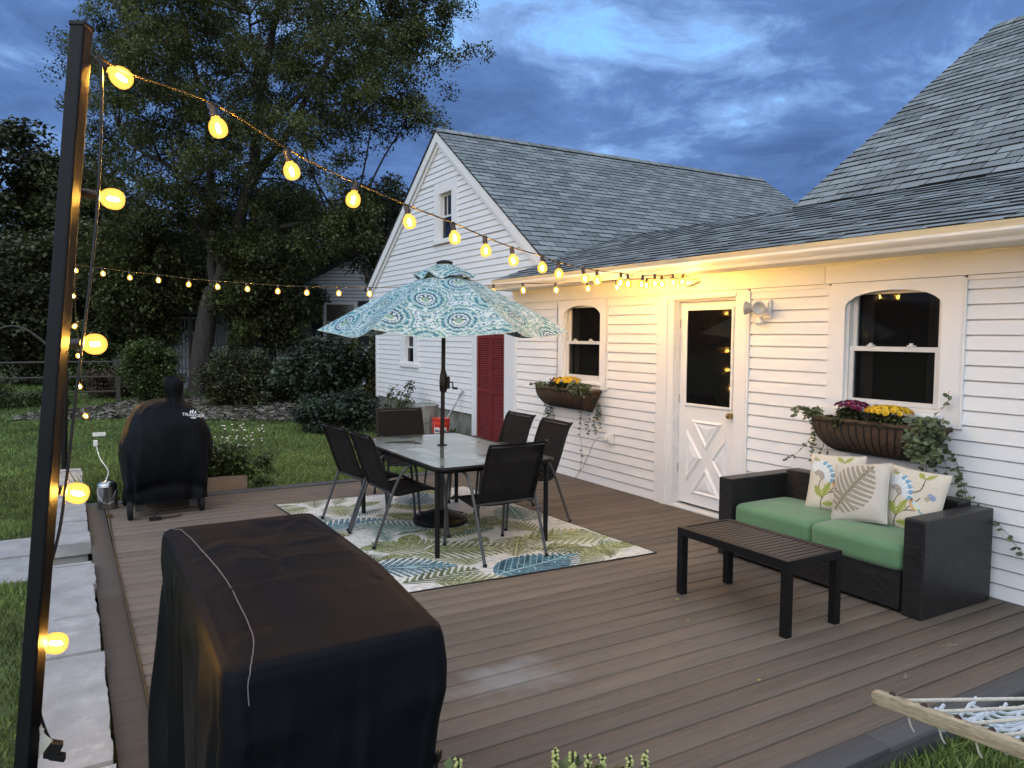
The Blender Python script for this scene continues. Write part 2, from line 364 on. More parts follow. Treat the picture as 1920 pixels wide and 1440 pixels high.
# ------------------------------------------------------------------ deck
DECKBOARD = bpy.data.materials.new('composite_deck_board')
def deck_material(m, base, red):
    m.use_nodes = True; N = m.node_tree.nodes; L = m.node_tree.links; b = N['Principled BSDF']
    tcn = N.new('ShaderNodeTexCoord'); mp = N.new('ShaderNodeMapping'); mp.inputs['Scale'].default_value = (0.7, 22, 8); L.new(tcn.outputs['Object'], mp.inputs[0])
    n1 = N.new('ShaderNodeTexNoise'); n1.inputs['Scale'].default_value = 2.2; n1.inputs['Detail'].default_value = 8; n1.inputs['Roughness'].default_value = 0.65; L.new(mp.outputs[0], n1.inputs['Vector'])
    mp2 = N.new('ShaderNodeMapping'); mp2.inputs['Scale'].default_value = (0.55, 2.4, 1); L.new(tcn.outputs['Object'], mp2.inputs[0])
    n2 = N.new('ShaderNodeTexNoise'); n2.inputs['Scale'].default_value = 1.6; n2.inputs['Detail'].default_value = 3; L.new(mp2.outputs[0], n2.inputs['Vector'])
    cr = N.new('ShaderNodeValToRGB'); e = cr.color_ramp.elements
    e[0].position = 0.32; e[0].color = (*[c * 0.80 for c in base], 1); e[1].position = 0.70; e[1].color = (*[c * 1.18 for c in base], 1)
    x = e.new(0.52); x.color = (*base, 1); L.new(n1.outputs['Fac'], cr.inputs[0])
    mx = N.new('ShaderNodeMix'); mx.data_type = 'RGBA'; r = N.new('ShaderNodeMapRange'); r.inputs[1].default_value = 0.5; r.inputs[2].default_value = 0.7; r.inputs[3].default_value = 0; r.inputs[4].default_value = 0.55
    L.new(n2.outputs['Fac'], r.inputs[0]); L.new(r.outputs[0], mx.inputs[0]); L.new(cr.outputs[0], mx.inputs[6]); mx.inputs[7].default_value = (*red, 1)
    at = N.new('ShaderNodeAttribute'); at.attribute_name = 'tint'; r2 = N.new('ShaderNodeMapRange'); r2.inputs[3].default_value = 0.86; r2.inputs[4].default_value = 1.14; L.new(at.outputs['Fac'], r2.inputs[0])
    vm = N.new('ShaderNodeVectorMath'); vm.operation = 'SCALE'; L.new(mx.outputs[2], vm.inputs[0]); L.new(r2.outputs[0], vm.inputs['Scale'])
    # chalky water mark
    mp3 = N.new('ShaderNodeMapping'); mp3.inputs['Location'].default_value = (-1.900 * 2.6, -3.219 * 5.2, 0); mp3.inputs['Scale'].default_value = (2.6, 5.2, 1); L.new(tcn.outputs['Object'], mp3.inputs[0])
    ln = N.new('ShaderNodeVectorMath'); ln.operation = 'LENGTH'; n3 = N.new('ShaderNodeTexNoise'); n3.inputs['Scale'].default_value = 7; n3.inputs['Detail'].default_value = 6; L.new(tcn.outputs['Object'], n3.inputs['Vector'])
    L.new(mp3.outputs[0], ln.inputs[0]); ad = N.new('ShaderNodeMath'); ad.operation = 'MULTIPLY_ADD'; L.new(n3.outputs['Fac'], ad.inputs[0]); ad.inputs[1].default_value = 1.9; L.new(ln.outputs['Value'], ad.inputs[2])
    r3 = N.new('ShaderNodeMapRange'); r3.inputs[1].default_value = 1.15; r3.inputs[2].default_value = 2.0; r3.inputs[3].default_value = 0.55; r3.inputs[4].default_value = 0.0; L.new(ad.outputs[0], r3.inputs[0])
    mx2 = N.new('ShaderNodeMix'); mx2.data_type = 'RGBA'; L.new(r3.outputs[0], mx2.inputs[0]); L.new(vm.outputs[0], mx2.inputs[6]); mx2.inputs[7].default_value = (0.27, 0.28, 0.28, 1)
    L.new(mx2.outputs[2], b.inputs['Base Color'])
    rr = N.new('ShaderNodeMapRange'); b.inputs['Specular IOR Level'].default_value = .22; rr.inputs[3].default_value = 0.6; rr.inputs[4].default_value = 0.85; L.new(n2.outputs['Fac'], rr.inputs[0]); L.new(rr.outputs[0], b.inputs['Roughness'])
    bu = N.new('ShaderNodeBump'); bu.inputs['Strength'].default_value = 0.25; bu.inputs['Distance'].default_value = 0.002; L.new(n1.outputs['Fac'], bu.inputs['Height']); L.new(bu.outputs[0], b.inputs['Normal'])
deck_material(DECKBOARD, (0.140, 0.114, 0.090), (0.180, 0.136, 0.100))
BORDER = bpy.data.materials.new('grey_deck_border'); deck_material(BORDER, (0.088, 0.090, 0.095), (0.10, 0.10, 0.10))
BORDER2 = bpy.data.materials.new('brown_deck_border'); deck_material(BORDER2, (0.082, 0.072, 0.062), (0.10, 0.085, 0.07))
def boards(name, rects, m, z1=0.0, th=0.026, r=0.003):
    vs = []; fs = []; tint = []; rng = random.Random(4)
    for (x0, y0, x1, y1) in rects:
        b = len(vs); t = rng.random()
        for z, i in ((z1 - th, 0.0), (z1 - r, 0.0), (z1, r)):
            for p in ((x0 + i, y0 + i), (x1 - i, y0 + i), (x1 - i, y1 - i), (x0 + i, y1 - i)): vs.append((p[0], p[1], z)); tint.append(t)
        for k in range(2):
            for q in range(4): fs.append((b + k * 4 + q, b + k * 4 + (q + 1) % 4, b + k * 4 + 4 + (q + 1) % 4, b + k * 4 + 4 + q))
        fs.append((b + 8, b + 9, b + 10, b + 11))
    return tag(np_mesh(name, vs, fs, m, attrs={'tint': tint}), kind='structure')
rects = []; y = 1.99; k = 0
while y < 8.40:
    y1 = y + 0.1335
    x1 = 5.270 if y < 8.9 else 5.2
    rects.append((0.292, y, x1, min(y1, 8.52))); y += 0.1447; k += 1
boards('deck', rects, DECKBOARD)
bl = [(0.135, y0, 0.283, y0 + 3.05) for y0 in (-0.62, 2.44, 5.50)] + [(0.135, 8.56, 2.9, 8.70), (2.906, 8.56, 5.285, 8.70)]
bl += [(0.292, 1.86, 2.95, 1.984), (2.956, 1.86, 5.285, 1.984), (5.276, 1.99, 5.285, 8.555)]
bl[0] = (0.135, 1.62, 0.283, 2.434)
boards('deck_border', bl[3:], BORDER, z1=0.002); boards('deck_side_border', bl[:3], BORDER2, z1=0.002)
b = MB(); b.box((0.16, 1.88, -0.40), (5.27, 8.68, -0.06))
tag(b.build('deck_substructure', mat('deck_shadow', (0.008, 0.007, 0.006), 0.9)), kind='structure')  # solid block under the boards, shade in the gaps put into its near-black colour
b = MB(); b.box((0.140, 1.866, -0.36), (5.27, 1.878, -0.026)); b.box((0.140, 8.682, -0.36), (5.28, 8.694, -0.026))
tag(b.build('deck_fascia', BORDER), kind='structure')
# ------------------------------------------------------------------ paver wall and steps
def capstones(root, y0, y1, x0, x1, z, lens, seed, th=0.10):
    rng = random.Random(seed); y = y0; i = 0
    while y < y1 - 0.05:
        L = lens[i % len(lens)]; i += 1; e = min(y + L, y1)
        jx0 = x0 + rng.uniform(-0.006, 0.006); jx1 = x1 + rng.uniform(-0.008, 0.008)
        vs = []; n = 12; pts = []
        for k in range(n + 1): pts.append((jx1 + rng.uniform(-0.008, 0.004), y + 0.007 + (e - y - 0.014) * k / n))
        for k in range(n + 1): pts.append((jx0 + rng.uniform(-0.006, 0.004), e - 0.007 - (e - y - 0.014) * k / n))
        b = MB(); dz = rng.uniform(-0.006, 0.006)
        b.prism([(p[0], p[1], z - th) for p in pts], (0, 0, th + dz))
        o = b.build('capstone', CONCRETE, root)
        me = o.data; me.flip_normals()
        y = e
w1 = thing('paver_wall', 'low grey paver wall running from the steps to the far lawn corner beside the deck', 'garden wall', (0, 6.9, 0))
capstones(w1, 6.92, 10.75, -0.19, 0.128, 0.042, (0.40, 0.42, 0.40, 0.41), 1)
b = MB(); b.box((-0.165, 6.97, -0.40), (0.11, 10.7, -0.059)); b.build('wall_core', CONCRETE, w1)
w2 = thing('paver_wall', 'low grey paver wall at the near left between the black post and the deck', 'garden wall', (0, 4, 0))
capstones(w2, 0.9, 6.32, -0.19, 0.128, 0.042, (0.62, 0.60, 0.64, 0.52, 0.60), 2)
b = MB(); b.box((-0.165, 0.95, -0.40), (0.11, 6.27, -0.059)); b.build('wall_core', CONCRETE, w2)
b = MB(); b.box((-0.19, 6.33, -0.40), (0.128, 6.91, -0.13))
tag(b.build('soil_bed', SOIL), kind='structure')
for (nm, lab, ya, yb, zz) in (('garden_step', 'pale stone step left of the paver wall, farther one', 7.32, 7.92, -0.10), ('garden_step', 'pale stone step left of the paver wall, nearer one', 6.60, 7.30, -0.115)):
    t_ = thing(nm, lab, 'step', (-0.9, ya, zz), 'stone steps down to the lawn')
    b = MB(); b.box((-1.75, ya, zz - 0.22), (-0.21, yb, zz)); b.build('tread', CONCRETE, t_, bevel=0.006)
# ------------------------------------------------------------------ grass blades
def blades(name, regions, mat_, seed, label=None):
    rng = np.random.default_rng(seed); P = []; Hh = []
    for (x0, y0, x1, y1, n, h, excl) in regions:
        x = rng.uniform(x0, x1, n); y = rng.uniform(y0, y1, n); keep = np.ones(n, bool)
        for (a, b_, c, d) in excl: keep &= ~((x > a) & (x < c) & (y > b_) & (y < d))
        x = x[keep]; y = y[keep]; P.append(np.stack([x, y, ground_z(x, y) - 0.01], 1)); Hh.append(h * rng.uniform(0.5, 1.3, len(x)))
    P = np.concatenate(P); H = np.concatenate(Hh); n = len(P)
    a = rng.uniform(0, 2 * math.pi, n); w = H * 0.055 + 0.0014; w = np.maximum(w, np.linalg.norm(P[:, :2], axis=1) * 0.0007)
    dx = np.cos(a) * w; dy = np.sin(a) * w
    la = rng.uniform(0, 2 * math.pi, n); lean = H * rng.uniform(0.1, 0.8, n)
    A = P + np.stack([dx, dy, 0 * dx], 1); B = P - np.stack([dx, dy, 0 * dx], 1)
    M1 = P + np.stack([np.cos(la) * lean * .35, np.sin(la) * lean * .35, H * .6], 1)
    A2 = M1 + np.stack([dx, dy, 0 * dx], 1) * .7; B2 = M1 - np.stack([dx, dy, 0 * dx], 1) * .7
    T = P + np.stack([np.cos(la) * lean, np.sin(la) * lean, H], 1)
    V = np.stack([A, B, B2, A2, T], 1).reshape(-1, 3); i = np.arange(n) * 5
    F = np.concatenate([np.stack([i, i + 1, i + 2], 1), np.stack([i, i + 2, i + 3], 1), np.stack([i + 3, i + 2, i + 4], 1)])
    t = np.repeat(rng.uniform(0, 1, n), 5)
    return tag(np_mesh(name, V, F, mat_, attrs={'tint': t}), label, 'grass', kind='stuff')
BLADE = mat('grass_blade', (0.125, 0.185, 0.048), 0.7, var=0.45, vs=1.1, attr='tint', tintamt=0.6, trans=0.25, dirt=((0.11, 0.10, 0.045), 1.2, 0.56, 0.5))
wall_ex = [(-0.19, 0.9, 0.2, 10.76), (0.13, 1.86, 5.4, 8.71), (-1.76, 6.58, -0.2, 7.94)]
blades('grass', [(-1.6, 2.2, -0.18, 6.6, 26000, 0.05, wall_ex), (-2.6, 7.9, 0.2, 12.0, 42000, 0.052, wall_ex), (-0.2, 8.7, 5.9, 12.5, 60000, 0.052, wall_ex + [(5.9, 0, 9, 30)]),
                 (-4, 12, 6, 19.5, 70000, 0.06, []), (-5, 19.5, 6, 30, 30000, 0.08, [])], BLADE, 3, 'mown green lawn around the deck')
blades('grass_edge', [(2.2, 0.5, 5.6, 1.855, 30000, 0.075, []), (0.18, 8.70, 5.5, 8.80, 2500, 0.08, []), (-0.24, 6.9, -0.19, 10.8, 1200, 0.09, [(-2, 0, 9, 6.9)]), (-0.25, 10.75, 0.2, 10.9, 600, 0.12, [])], BLADE, 7,
       'tufts of longer green grass along the edge of the deck')
# mulch bed
def mulch():
    rng = np.random.default_rng(8)
    poly = [(-1.0, 19.6), (1.0, 18.9), (2.6, 18.0), (4.2, 17.0), (5.2, 15.8), (5.9, 15.6), (9, 17), (9, 24), (6, 25.5), (3, 27), (2.0, 24), (0.3, 21.5), (-1, 20.6)]
    b = MB(); vs = [(x, y, float(ground_z(x, y)) + 0.02) for x, y in poly]
    # fan from an inner point keeps the sheet just above the lawn
    c = (4.6, 20.0, float(ground_z(4.6, 20.0)) + 0.03); b.add([c] + vs, [(0, i + 1, (i + 1) % len(vs) + 1) for i in range(len(vs))])
    tag(b.build('mulch_bed', mat('dark_mulch', (0.030, 0.022, 0.017), 0.95, var=0.6, vs=14, bump=1, bs=30, bumpd=0.05)), kind='structure')
    n = 9000; x = rng.uniform(-1, 6.5, n); y = rng.uniform(16, 24, n)
    ok = np.zeros(n, bool)
    for k in range(n):
        r_ = False; j = len(poly) - 1
        for i in range(len(poly)):
            xi, yi = poly[i]; xj, yj = poly[j]
            if (yi > y[k]) != (yj > y[k]) and x[k] < (xj - xi) * (y[k] - yi) / (yj - yi) + xi: r_ = not r_
            j = i
        ok[k] = r_
    x = x[ok]; y = y[ok]; n = len(x); a = rng.uniform(0, 6.28, n); L = rng.uniform(.03, .09, n); w = rng.uniform(.01, .025, n)
    z = ground_z(x, y) + rng.uniform(.035, .07, n); u = np.stack([np.cos(a) * L, np.sin(a) * L, rng.uniform(-.02, .02, n)], 1); v = np.stack([-np.sin(a) * w, np.cos(a) * w, rng.uniform(-.01, .02, n)], 1); P = np.stack([x, y, z], 1)
    V = np.stack([P - u - v, P + u - v, P + u + v, P - u + v], 1).reshape(-1, 3); i = np.arange(n) * 4
    tag(np_mesh('mulch_chips', V, np.stack([i, i + 1, i + 2, i + 3], 1), mat('mulch_chip', (0.13, 0.11, 0.095), 0.9, var=0.3, attr='tint', tintamt=0.8), attrs={'tint': np.repeat(rng.uniform(0, 1, n), 4)}), 'scattered pale wood chips on the dark mulch bed', 'mulch', kind='stuff')
mulch()
# ================================================================== the house wing along the deck
WX = 5.30; PITCH = 0.1028
def siding(b, Y0, Y1, z0, z1, X=WX, pitch=PITCH, zbase=0.0, clip=None, nx=-1):
    """lapped boards on a plane X = const facing -X; clip(z) -> (ylo, yhi)"""
    k = math.floor((z0 - zbase) / pitch); z = zbase + k * pitch
    while z < z1 - 0.002:
        a = max(z, z0); t = min(z + pitch, z1); lo0, hi0, lo1, hi1 = Y0, Y1, Y0, Y1
        if clip:
            c0 = clip(a); c1 = clip(t)
            lo0 = max(Y0, c0[0]); hi0 = min(Y1, c0[1]); lo1 = max(Y0, c1[0]); hi1 = min(Y1, c1[1])
        if hi0 - lo0 > 0.01:
            if hi1 - lo1 < 0.005: lo1 = hi1 = (lo0 + hi0) / 2; hi1 += 0.004
            xo = X + nx * 0.017; xi = X + nx * 0.006; xb = X - nx * 0.014; tt = t - 0.0095; q = (tt - a) / (t - a) if t > a else 1
            lom, him = lo0 + (lo1 - lo0) * q, hi0 + (hi1 - hi0) * q
            vs = [(xo, lo0, a), (xo, hi0, a), (xi, him, tt), (xi, lom, tt), (xb, lo0, a), (xb, hi0, a), (xb, lom, tt), (xb, him, tt), (xb, lo1, t), (xb, hi1, t)]
            b.add(vs, [(0, 3, 2, 1), (0, 1, 5, 4), (3, 6, 7, 2), (6, 8, 9, 7)])
        z += pitch
def plane_board(b, Y0, Y1, z0, z1, xf, th=0.02): b.box((xf, Y0, z0), (xf + th, Y1, z1))
def arch_casing(b, Y0, Y1, z0, z1, h0, h1, ztop, zspr, zbot, xf, th, n=24):
    plane_board(b, Y0, h0, z0, z1, xf, th); plane_board(b, h1, Y1, z0, z1, xf, th); plane_board(b, h0, h1, z0, zbot, xf, th)
    c = (h0 + h1) / 2; hw = (h1 - h0) / 2
    def arc(y):
        t = min(1.0, abs((y - c) / hw)); return zspr + (ztop - zspr) * (1 - t ** 2.5) ** 0.55
    ys = [c - hw * math.cos(math.pi * i / n) for i in range(n + 1)]
    for a, d in zip(ys[:-1], ys[1:]):
        za, zd = arc(a), arc(d)
        vs = [(xf, a, za), (xf, d, zd), (xf, d, z1), (xf, a, z1), (xf + th, a, za), (xf + th, d, zd), (xf + th, d, z1), (xf + th, a, z1)]
        b.add(vs, [(0, 3, 2, 1), (4, 5, 6, 7), (0, 1, 5, 4)])
house = thing('house', 'white clapboard house wing with arched windows and half glass door at the right', 'house', (5.3, 5.0, 0))
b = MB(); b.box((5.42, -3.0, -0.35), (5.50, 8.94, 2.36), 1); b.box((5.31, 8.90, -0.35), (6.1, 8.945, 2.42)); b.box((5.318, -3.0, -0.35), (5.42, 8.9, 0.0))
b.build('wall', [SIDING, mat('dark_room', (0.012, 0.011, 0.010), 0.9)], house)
for (a, c, t) in ((7.885, 8.87, 2.135), (6.03, 6.875, 2.135), (3.975, 4.80, 2.135), (-3.0, 2.915, 2.135), (6.875, 7.885, 1.11), (2.915, 3.975, 1.11)):
    b = MB(); siding(b, a, c, 0.0, t); b.build('siding', SIDING, house)
b = MB(); plane_board(b, 8.87, 8.95, 0.0, 2.15, 5.280, 0.04); b.build('corner_trim', WHITE, house); b = MB()
for y in (7.875, 6.875, 6.022, 4.812, 3.975, 2.915): b = MB(); plane_board(b, y - 0.010, y + 0.012, 0.0 if y in (6.022, 4.812) else 1.10, 2.132, 5.272, 0.025); b.build('edge_trim', WHITE, house)
for (a, c) in ((7.89, 8.868), (6.034, 6.862), (3.988, 4.798), (-3.0, 2.903)): b = MB(); plane_board(b, a, c, 2.118, 2.146, 5.276, 0.02); b.build('top_trim', WHITE, house)
b = MB(); b.box((5.266, -3.0, 2.150), (5.30, 4.02, 2.335)); b.box((5.266, 4.024, 2.150), (5.30, 8.955, 2.335))
b.box((5.252, -3.0, 2.292), (5.266, 8.97, 2.335)); b.box((5.30, 8.90, 2.15), (5.95, 8.957, 2.40))
b.build('frieze_board', WHITE, house)
b = MB(); b.box((4.985, -3.0, 2.312), (5.266, 9.02, 2.335)); b.build('soffit', WHITE, house)
b = MB(); b.box((4.985, -3.0, 2.336), (5.01, 9.06, 2.452)); b.build('fascia', mat('bulb_lit_fascia_wood', (0.52, 0.41, 0.24), 0.6, var=0.15, vs=4, stretch=(3, .5, 8)), house)  # golden wood colour includes the warm light of the bulbs
# gutter: ogee profile swept along Y
prof = [(4.984, 2.394), (4.984, 2.314), (4.955, 2.307), (4.925, 2.307), (4.915, 2.314), (4.905, 2.3348), (4.88, 2.3571), (4.868, 2.3731), (4.866, 2.3919), (4.876, 2.3933), (4.88, 2.385), (4.89, 2.371), (4.93, 2.3209), (4.972, 2.3209), (4.976, 2.3919)]
b = MB(); n = len(prof); ys = [-3.0, 3.2, 3.204, 6.4, 6.404, 9.06]
for (ya, yb) in ((-3.0, 9.06),):
    vs = [(x, ya, z) for x, z in prof] + [(x, yb, z) for x, z in prof]
    b.add(vs, [(i, (i + 1) % n, n + (i + 1) % n, n + i) for i in range(n)] + [tuple(range(n, 2 * n))])
b.box((4.865, 9.06, 2.309), (4.985, 9.066, 2.393))
b.build('gutter', GUTTER, house)
# lower roof
def roof_plane(b, p_eave0, p_eave1, up, length, step=0.142, th=0.012, jag=0.006, seed=1, top_cap=None):
    """courses of shingles laid from the eave line up the slope; p_eave0->p_eave1 runs along the eave, up is the unit slope vector"""
    rng = random.Random(seed); e0 = Vector(p_eave0); e1 = Vector(p_eave1); u = Vector(up).normalized(); nrm = (e1 - e0).cross(u).normalized()
    if nrm.z < 0: nrm = -nrm
    L = (e1 - e0).length; d = (e1 - e0).normalized(); s = 0.0; k = 0
    while s < length - 0.01:
        t = min(s + step + 0.006, length); n = max(2, int(L / 0.24)); off = rng.uniform(0, 0.2)
        for i in range(n):
            a = i * L / n; c = (i + 1) * L / n; tb = th * (1.0 if rng.random() < 0.55 else 0.45); dj = rng.uniform(-jag, 0)
            pa = e0 + d * a + u * (s + dj) + nrm * (0.003 + tb); pb = e0 + d * c + u * (s + dj) + nrm * (0.003 + tb)
            qa = e0 + d * a + u * t + nrm * 0.003; qb = e0 + d * c + u * t + nrm * 0.003
            ra = e0 + d * a + u * (s + dj) - nrm * 0.001; rb = e0 + d * c + u * (s + dj) - nrm * 0.001
            b.add([pa, pb, qb, qa, ra, rb], [(0, 1, 2, 3), (0, 4, 5, 1)])
        s += step; k += 1
def shingle_roof(name, parent, planes, mt=None):
    b = MB(); uvs = []
    for args in planes:
        f0 = len(b.f); roof_plane(b, *args[0], **args[1]); uvs.append((f0, len(b.f), Vector(args[0][0]), (Vector(args[0][1]) - Vector(args[0][0])).normalized(), Vector(args[0][2]).normalized()))
    o = b.build(name, mt or SHINGLE, parent); me = o.data; off = ORG.get(parent.name); uv = me.uv_layers[0].data; rng = random.Random(3)
    for (a, c, e0, d, u) in uvs:
        base = e0 - off
        for pi in range(a, c):
            for li in me.polygons[pi].loop_indices:
                r_ = me.vertices[me.loops[li].vertex_index].co - base; uv[li].uv = (r_.dot(d), r_.dot(u) + 0.001)
    return o
def slab(b, e0, e1, up, length, th):
    e0 = Vector(e0); e1 = Vector(e1); u = Vector(up).normalized(); nrm = (e1 - e0).cross(u).normalized()
    if nrm.z < 0: nrm = -nrm
    q = [e0, e1, e1 + u * length, e0 + u * length]
    vs = q + [p - nrm * th for p in q]; b.add(vs, [(0, 1, 2, 3), (7, 6, 5, 4), (0, 4, 5, 1), (1, 5, 6, 2), (2, 6, 7, 3), (3, 7, 4, 0)])
lo_up = Vector((2.07, 0, 0.705)).normalized(); lo_len = Vector((2.07, 0, 0.705)).length
st_up = Vector((3.96, 0, 2.80)).normalized(); st_len = Vector((3.96, 0, 2.80)).length
b = MB()
slab(b, (5.025, -3.0, 2.452), (5.025, 9.08, 2.452), lo_up, lo_len, 0.018)
slab(b, (9.2, -3.0, 2.40), (9.2, 9.08, 2.40), Vector((-2.1, 0, 0.752)).normalized(), Vector((-2.1, 0, 0.752)).length, 0.018)
slab(b, (7.096, -3.0, 3.163), (7.096, 5.86, 3.163), st_up, st_len, 0.12)
slab(b, (15.0, -3.0, 3.163), (15.0, 5.86, 3.163), Vector((-3.96, 0, 2.80)).normalized(), st_len, 0.12)
b.build('roof_deck', mat('roof_edge_black', (0.015, 0.015, 0.016), 0.7), house)
shingle_roof('lower_roof', house, [(((5.018, -3.0, 2.453), (5.018, 9.09, 2.453), lo_up, lo_len + 0.02), dict(th=0.012, seed=2))])
shingle_roof('steep_roof', house, [(((7.09, -3.0, 3.165), (7.09, 5.875, 3.165), st_up, st_len), dict(th=0.012, seed=5))])
b = MB()
for i in range(42):
    y = -3.0 + i * 0.21; b.obox((10.985, y + 0.1, 5.935), (0.17, 0.225, 0.008), Matrix.Rotation(R(-35.3), 3, 'Y') @ Matrix.Rotation(R(1.5), 3, 'X'))
b.build('ridge_cap', SHINGLE, house)
b = MB(); b.add([(7.2, 5.80, 3.0), (15.0, 5.80, 3.0), (11.06, 5.80, 5.85)], [(0, 1, 2)]); b.box((7.2, 5.70, 0), (15, 5.80, 3.0)); b.build('end_wall', SIDING, house)

# ---- windows of the wing
def sash(b, Y0, Y1, z0, z1, x, w=0.035, th=0.03):
    b.box((x, Y0, z0), (x + th, Y0 + w, z1)); b.box((x, Y1 - w, z0), (x + th, Y1, z1))
    b.box((x + .001, Y0 + w, z0), (x + th - .001, Y1 - w, z0 + w)); b.box((x + .001, Y0 + w, z1 - w), (x + th - .001, Y1 - w, z1))
VINYL = mat('window_vinyl', (0.62, 0.62, 0.61), 0.4, var=0.04, vs=6)
CURTAIN = mat('dark_curtain', (0.13, 0.12, 0.11), 0.9, var=0.2, vs=4)
def wing_window(name, Y0, Y1, h0, h1, lab):
    xf = 5.272; g = MB()
    arch_casing(g, Y0, Y1, 1.10, 2.146, h0, h1, 2.075, 1.955, 1.185, xf, 0.028)
    w = g.build(name, WHITE, house); w['label'] = lab
    b = MB(); xr = 5.31
    b.box((5.30, h0, 1.185), (5.40, h0 + 0.022, 2.09)); b.box((5.30, h1 - 0.022, 1.185), (5.40, h1, 2.09))
    b.box((5.30, h0 + .022, 1.186), (5.40, h1 - .022, 1.215)); b.box((5.30, h0, 2.09), (5.40, h1, 2.11))
    b.build('frame', VINYL, w)
    b = MB(); a, c = h0 + 0.024, h1 - 0.024
    sash(b, a, c, 1.62, 2.088, 5.345); b.build('upper_sash', VINYL, w)
    b = MB(); sash(b, a, c, 1.217, 1.655, 5.312)
    for t in (0.3, 0.75):
        y = a + (c - a) * t; b.box((5.300, y - 0.025, 1.655), (5.335, y + 0.025, 1.668)); b.box((5.305, y - 0.01, 1.668), (5.325, y + 0.01, 1.682))
    b.build('lower_sash', VINYL, w)
    b = MB(); b.box((5.360, a + .036, 1.64), (5.366, c - .036, 2.055)); b.build('glass', DARKGLASS, w)
    b = MB(); b.box((5.326, a + .036, 1.25), (5.332, c - .036, 1.622)); b.build('glass', DARKGLASS, w)
    b = MB()
    for (ya, yb) in ((h0 + .06, h0 + .17), (h1 - .17, h1 - .06)):
        n_ = 14; vs = [(5.400 + .008 * math.sin(k * 1.9), ya + (yb - ya) * k / n_, z) for z in (1.22, 2.08) for k in range(n_ + 1)]; b.add(vs, [(k, k + 1, n_ + 2 + k, n_ + 1 + k) for k in range(n_)])
    b.build('curtain', CURTAIN, w)
    b = MB(); b.box((5.235, h0 - 0.02, 1.150), (5.300, h1 + 0.02, 1.183)); b.box((5.265, h0 - 0.03, 1.105), (5.2715, h1 + 0.03, 1.15)); b.build('sill', WHITE, w, bevel=0.004)
    return w
wing_window('arched_window', 6.880, 7.880, 7.000, 7.745, 'narrower looking arched window left of the door')
wing_window('arched_window', 2.925, 3.965, 3.070, 3.835, 'arched window right of the door above the wicker sofa')
# ---- door
b = MB(); xf = 5.270
plane_board(b, 5.775, 6.010, 0.0, 2.146, xf, 0.03); plane_board(b, 4.825, 4.962, 0.0, 2.146, xf, 0.03); plane_board(b, 4.962, 5.775, 2.086, 2.146, xf, 0.03)
b.box((5.255, 5.860, 0.0), (5.2695, 5.93, 2.10)); b.box((5.258, 4.955, 2.086), (5.2695, 5.80, 2.118))
door = b.build('door', WHITE, house); door['label'] = 'white half glass door with a raised crossbuck panel and brass knob'
b = MB(); b.box((5.30, 5.745, 0.0), (5.40, 5.775, 2.086)); b.box((5.30, 4.962, 0.0), (5.40, 4.985, 2.086)); b.box((5.301, 4.985, 2.060), (5.40, 5.745, 2.086)); b.box((5.285, 5.765, 0.0), (5.30, 5.776, 2.08))
b.build('jamb', OLDWHITE, door)
b = MB(); b.box((5.335, 4.988, 0.055), (5.375, 5.742, 2.056)); b.build('slab', WHITE, door, bevel=0.002)
b = MB()
for (a, c, d, e) in ((5.030, 5.055, 1.035, 2.000), (5.635, 5.660, 1.035, 2.000)): b.box((5.318, a, d), (5.335, c, e))
b.box((5.3185, 5.055, 1.035), (5.335, 5.635, 1.06)); b.box((5.3185, 5.055, 1.975), (5.335, 5.635, 2.0)); b.build('glass_surround', WHITE, door, bevel=0.004)
b = MB(); b.box((5.326, 5.055, 1.06), (5.3345, 5.635, 1.975)); b.build('glass', DOORGLASS, door)
b = MB()
def ring(b, pts, x, w=0.028, h=0.014):
    n = len(pts)
    for i in range(n):
        p, q = pts[i], pts[(i + 1) % n]; b.bar((x, p[0], p[1]), (x, q[0], q[1]), h, w, up=(0, q[1] - p[1] + 1e-6, -(q[0] - p[0])) )
cy = 5.355; cz = 0.53; hw = 0.27; hh = 0.37; g = 0.075
def tri(b, pts):
    c = Vector((sum(p[0] for p in pts) / len(pts), sum(p[1] for p in pts) / len(pts)))
    n = len(pts); outer = [Vector(p) for p in pts]; mid = [c + (p - c) * 0.80 for p in outer]; inn = [c + (p - c) * 0.62 for p in outer]; core = [c + (p - c) * 0.30 for p in outer]
    vs = [(5.3345, p.x, p.y) for p in outer] + [(5.316, p.x, p.y) for p in mid] + [(5.333, p.x, p.y) for p in inn] + [(5.320, p.x, p.y) for p in core]
    fs = []
    for r_ in range(3):
        for i in range(n): fs.append((r_ * n + i, r_ * n + (i + 1) % n, (r_ + 1) * n + (i + 1) % n, (r_ + 1) * n + i))
    fs.append(tuple(3 * n + i for i in range(n))); b.add(vs, fs)
tri(b, [(cy - hw + .06, cz + hh), (cy + hw - .06, cz + hh), (cy, cz + g)])
tri(b, [(cy - hw + .06, cz - hh), (cy + hw - .06, cz - hh), (cy, cz - g)])
tri(b, [(cy + hw, cz + hh - .10), (cy + hw, cz - hh + .10), (cy + .055, cz)])
tri(b, [(cy - hw, cz + hh - .10), (cy - hw, cz - hh + .10), (cy - .055, cz)])
b.build('crossbuck_panel', WHITE, door)
BRASS = mat('aged_brass', (0.42, 0.30, 0.13), 0.3, metal=1.0, var=0.15, vs=40)
b = MB(); Mx = Matrix.Rotation(R(-90), 3, 'Y')
b.lathe([(0.028, 0.0), (0.028, 0.006), (0.010, 0.010), (0.010, 0.03), (0.024, 0.038), (0.029, 0.052), (0.024, 0.066), (0.0, 0.072)], (5.335, 5.03, 0.985), 20, Mx)
b.build('knob', BRASS, door, smooth=True)
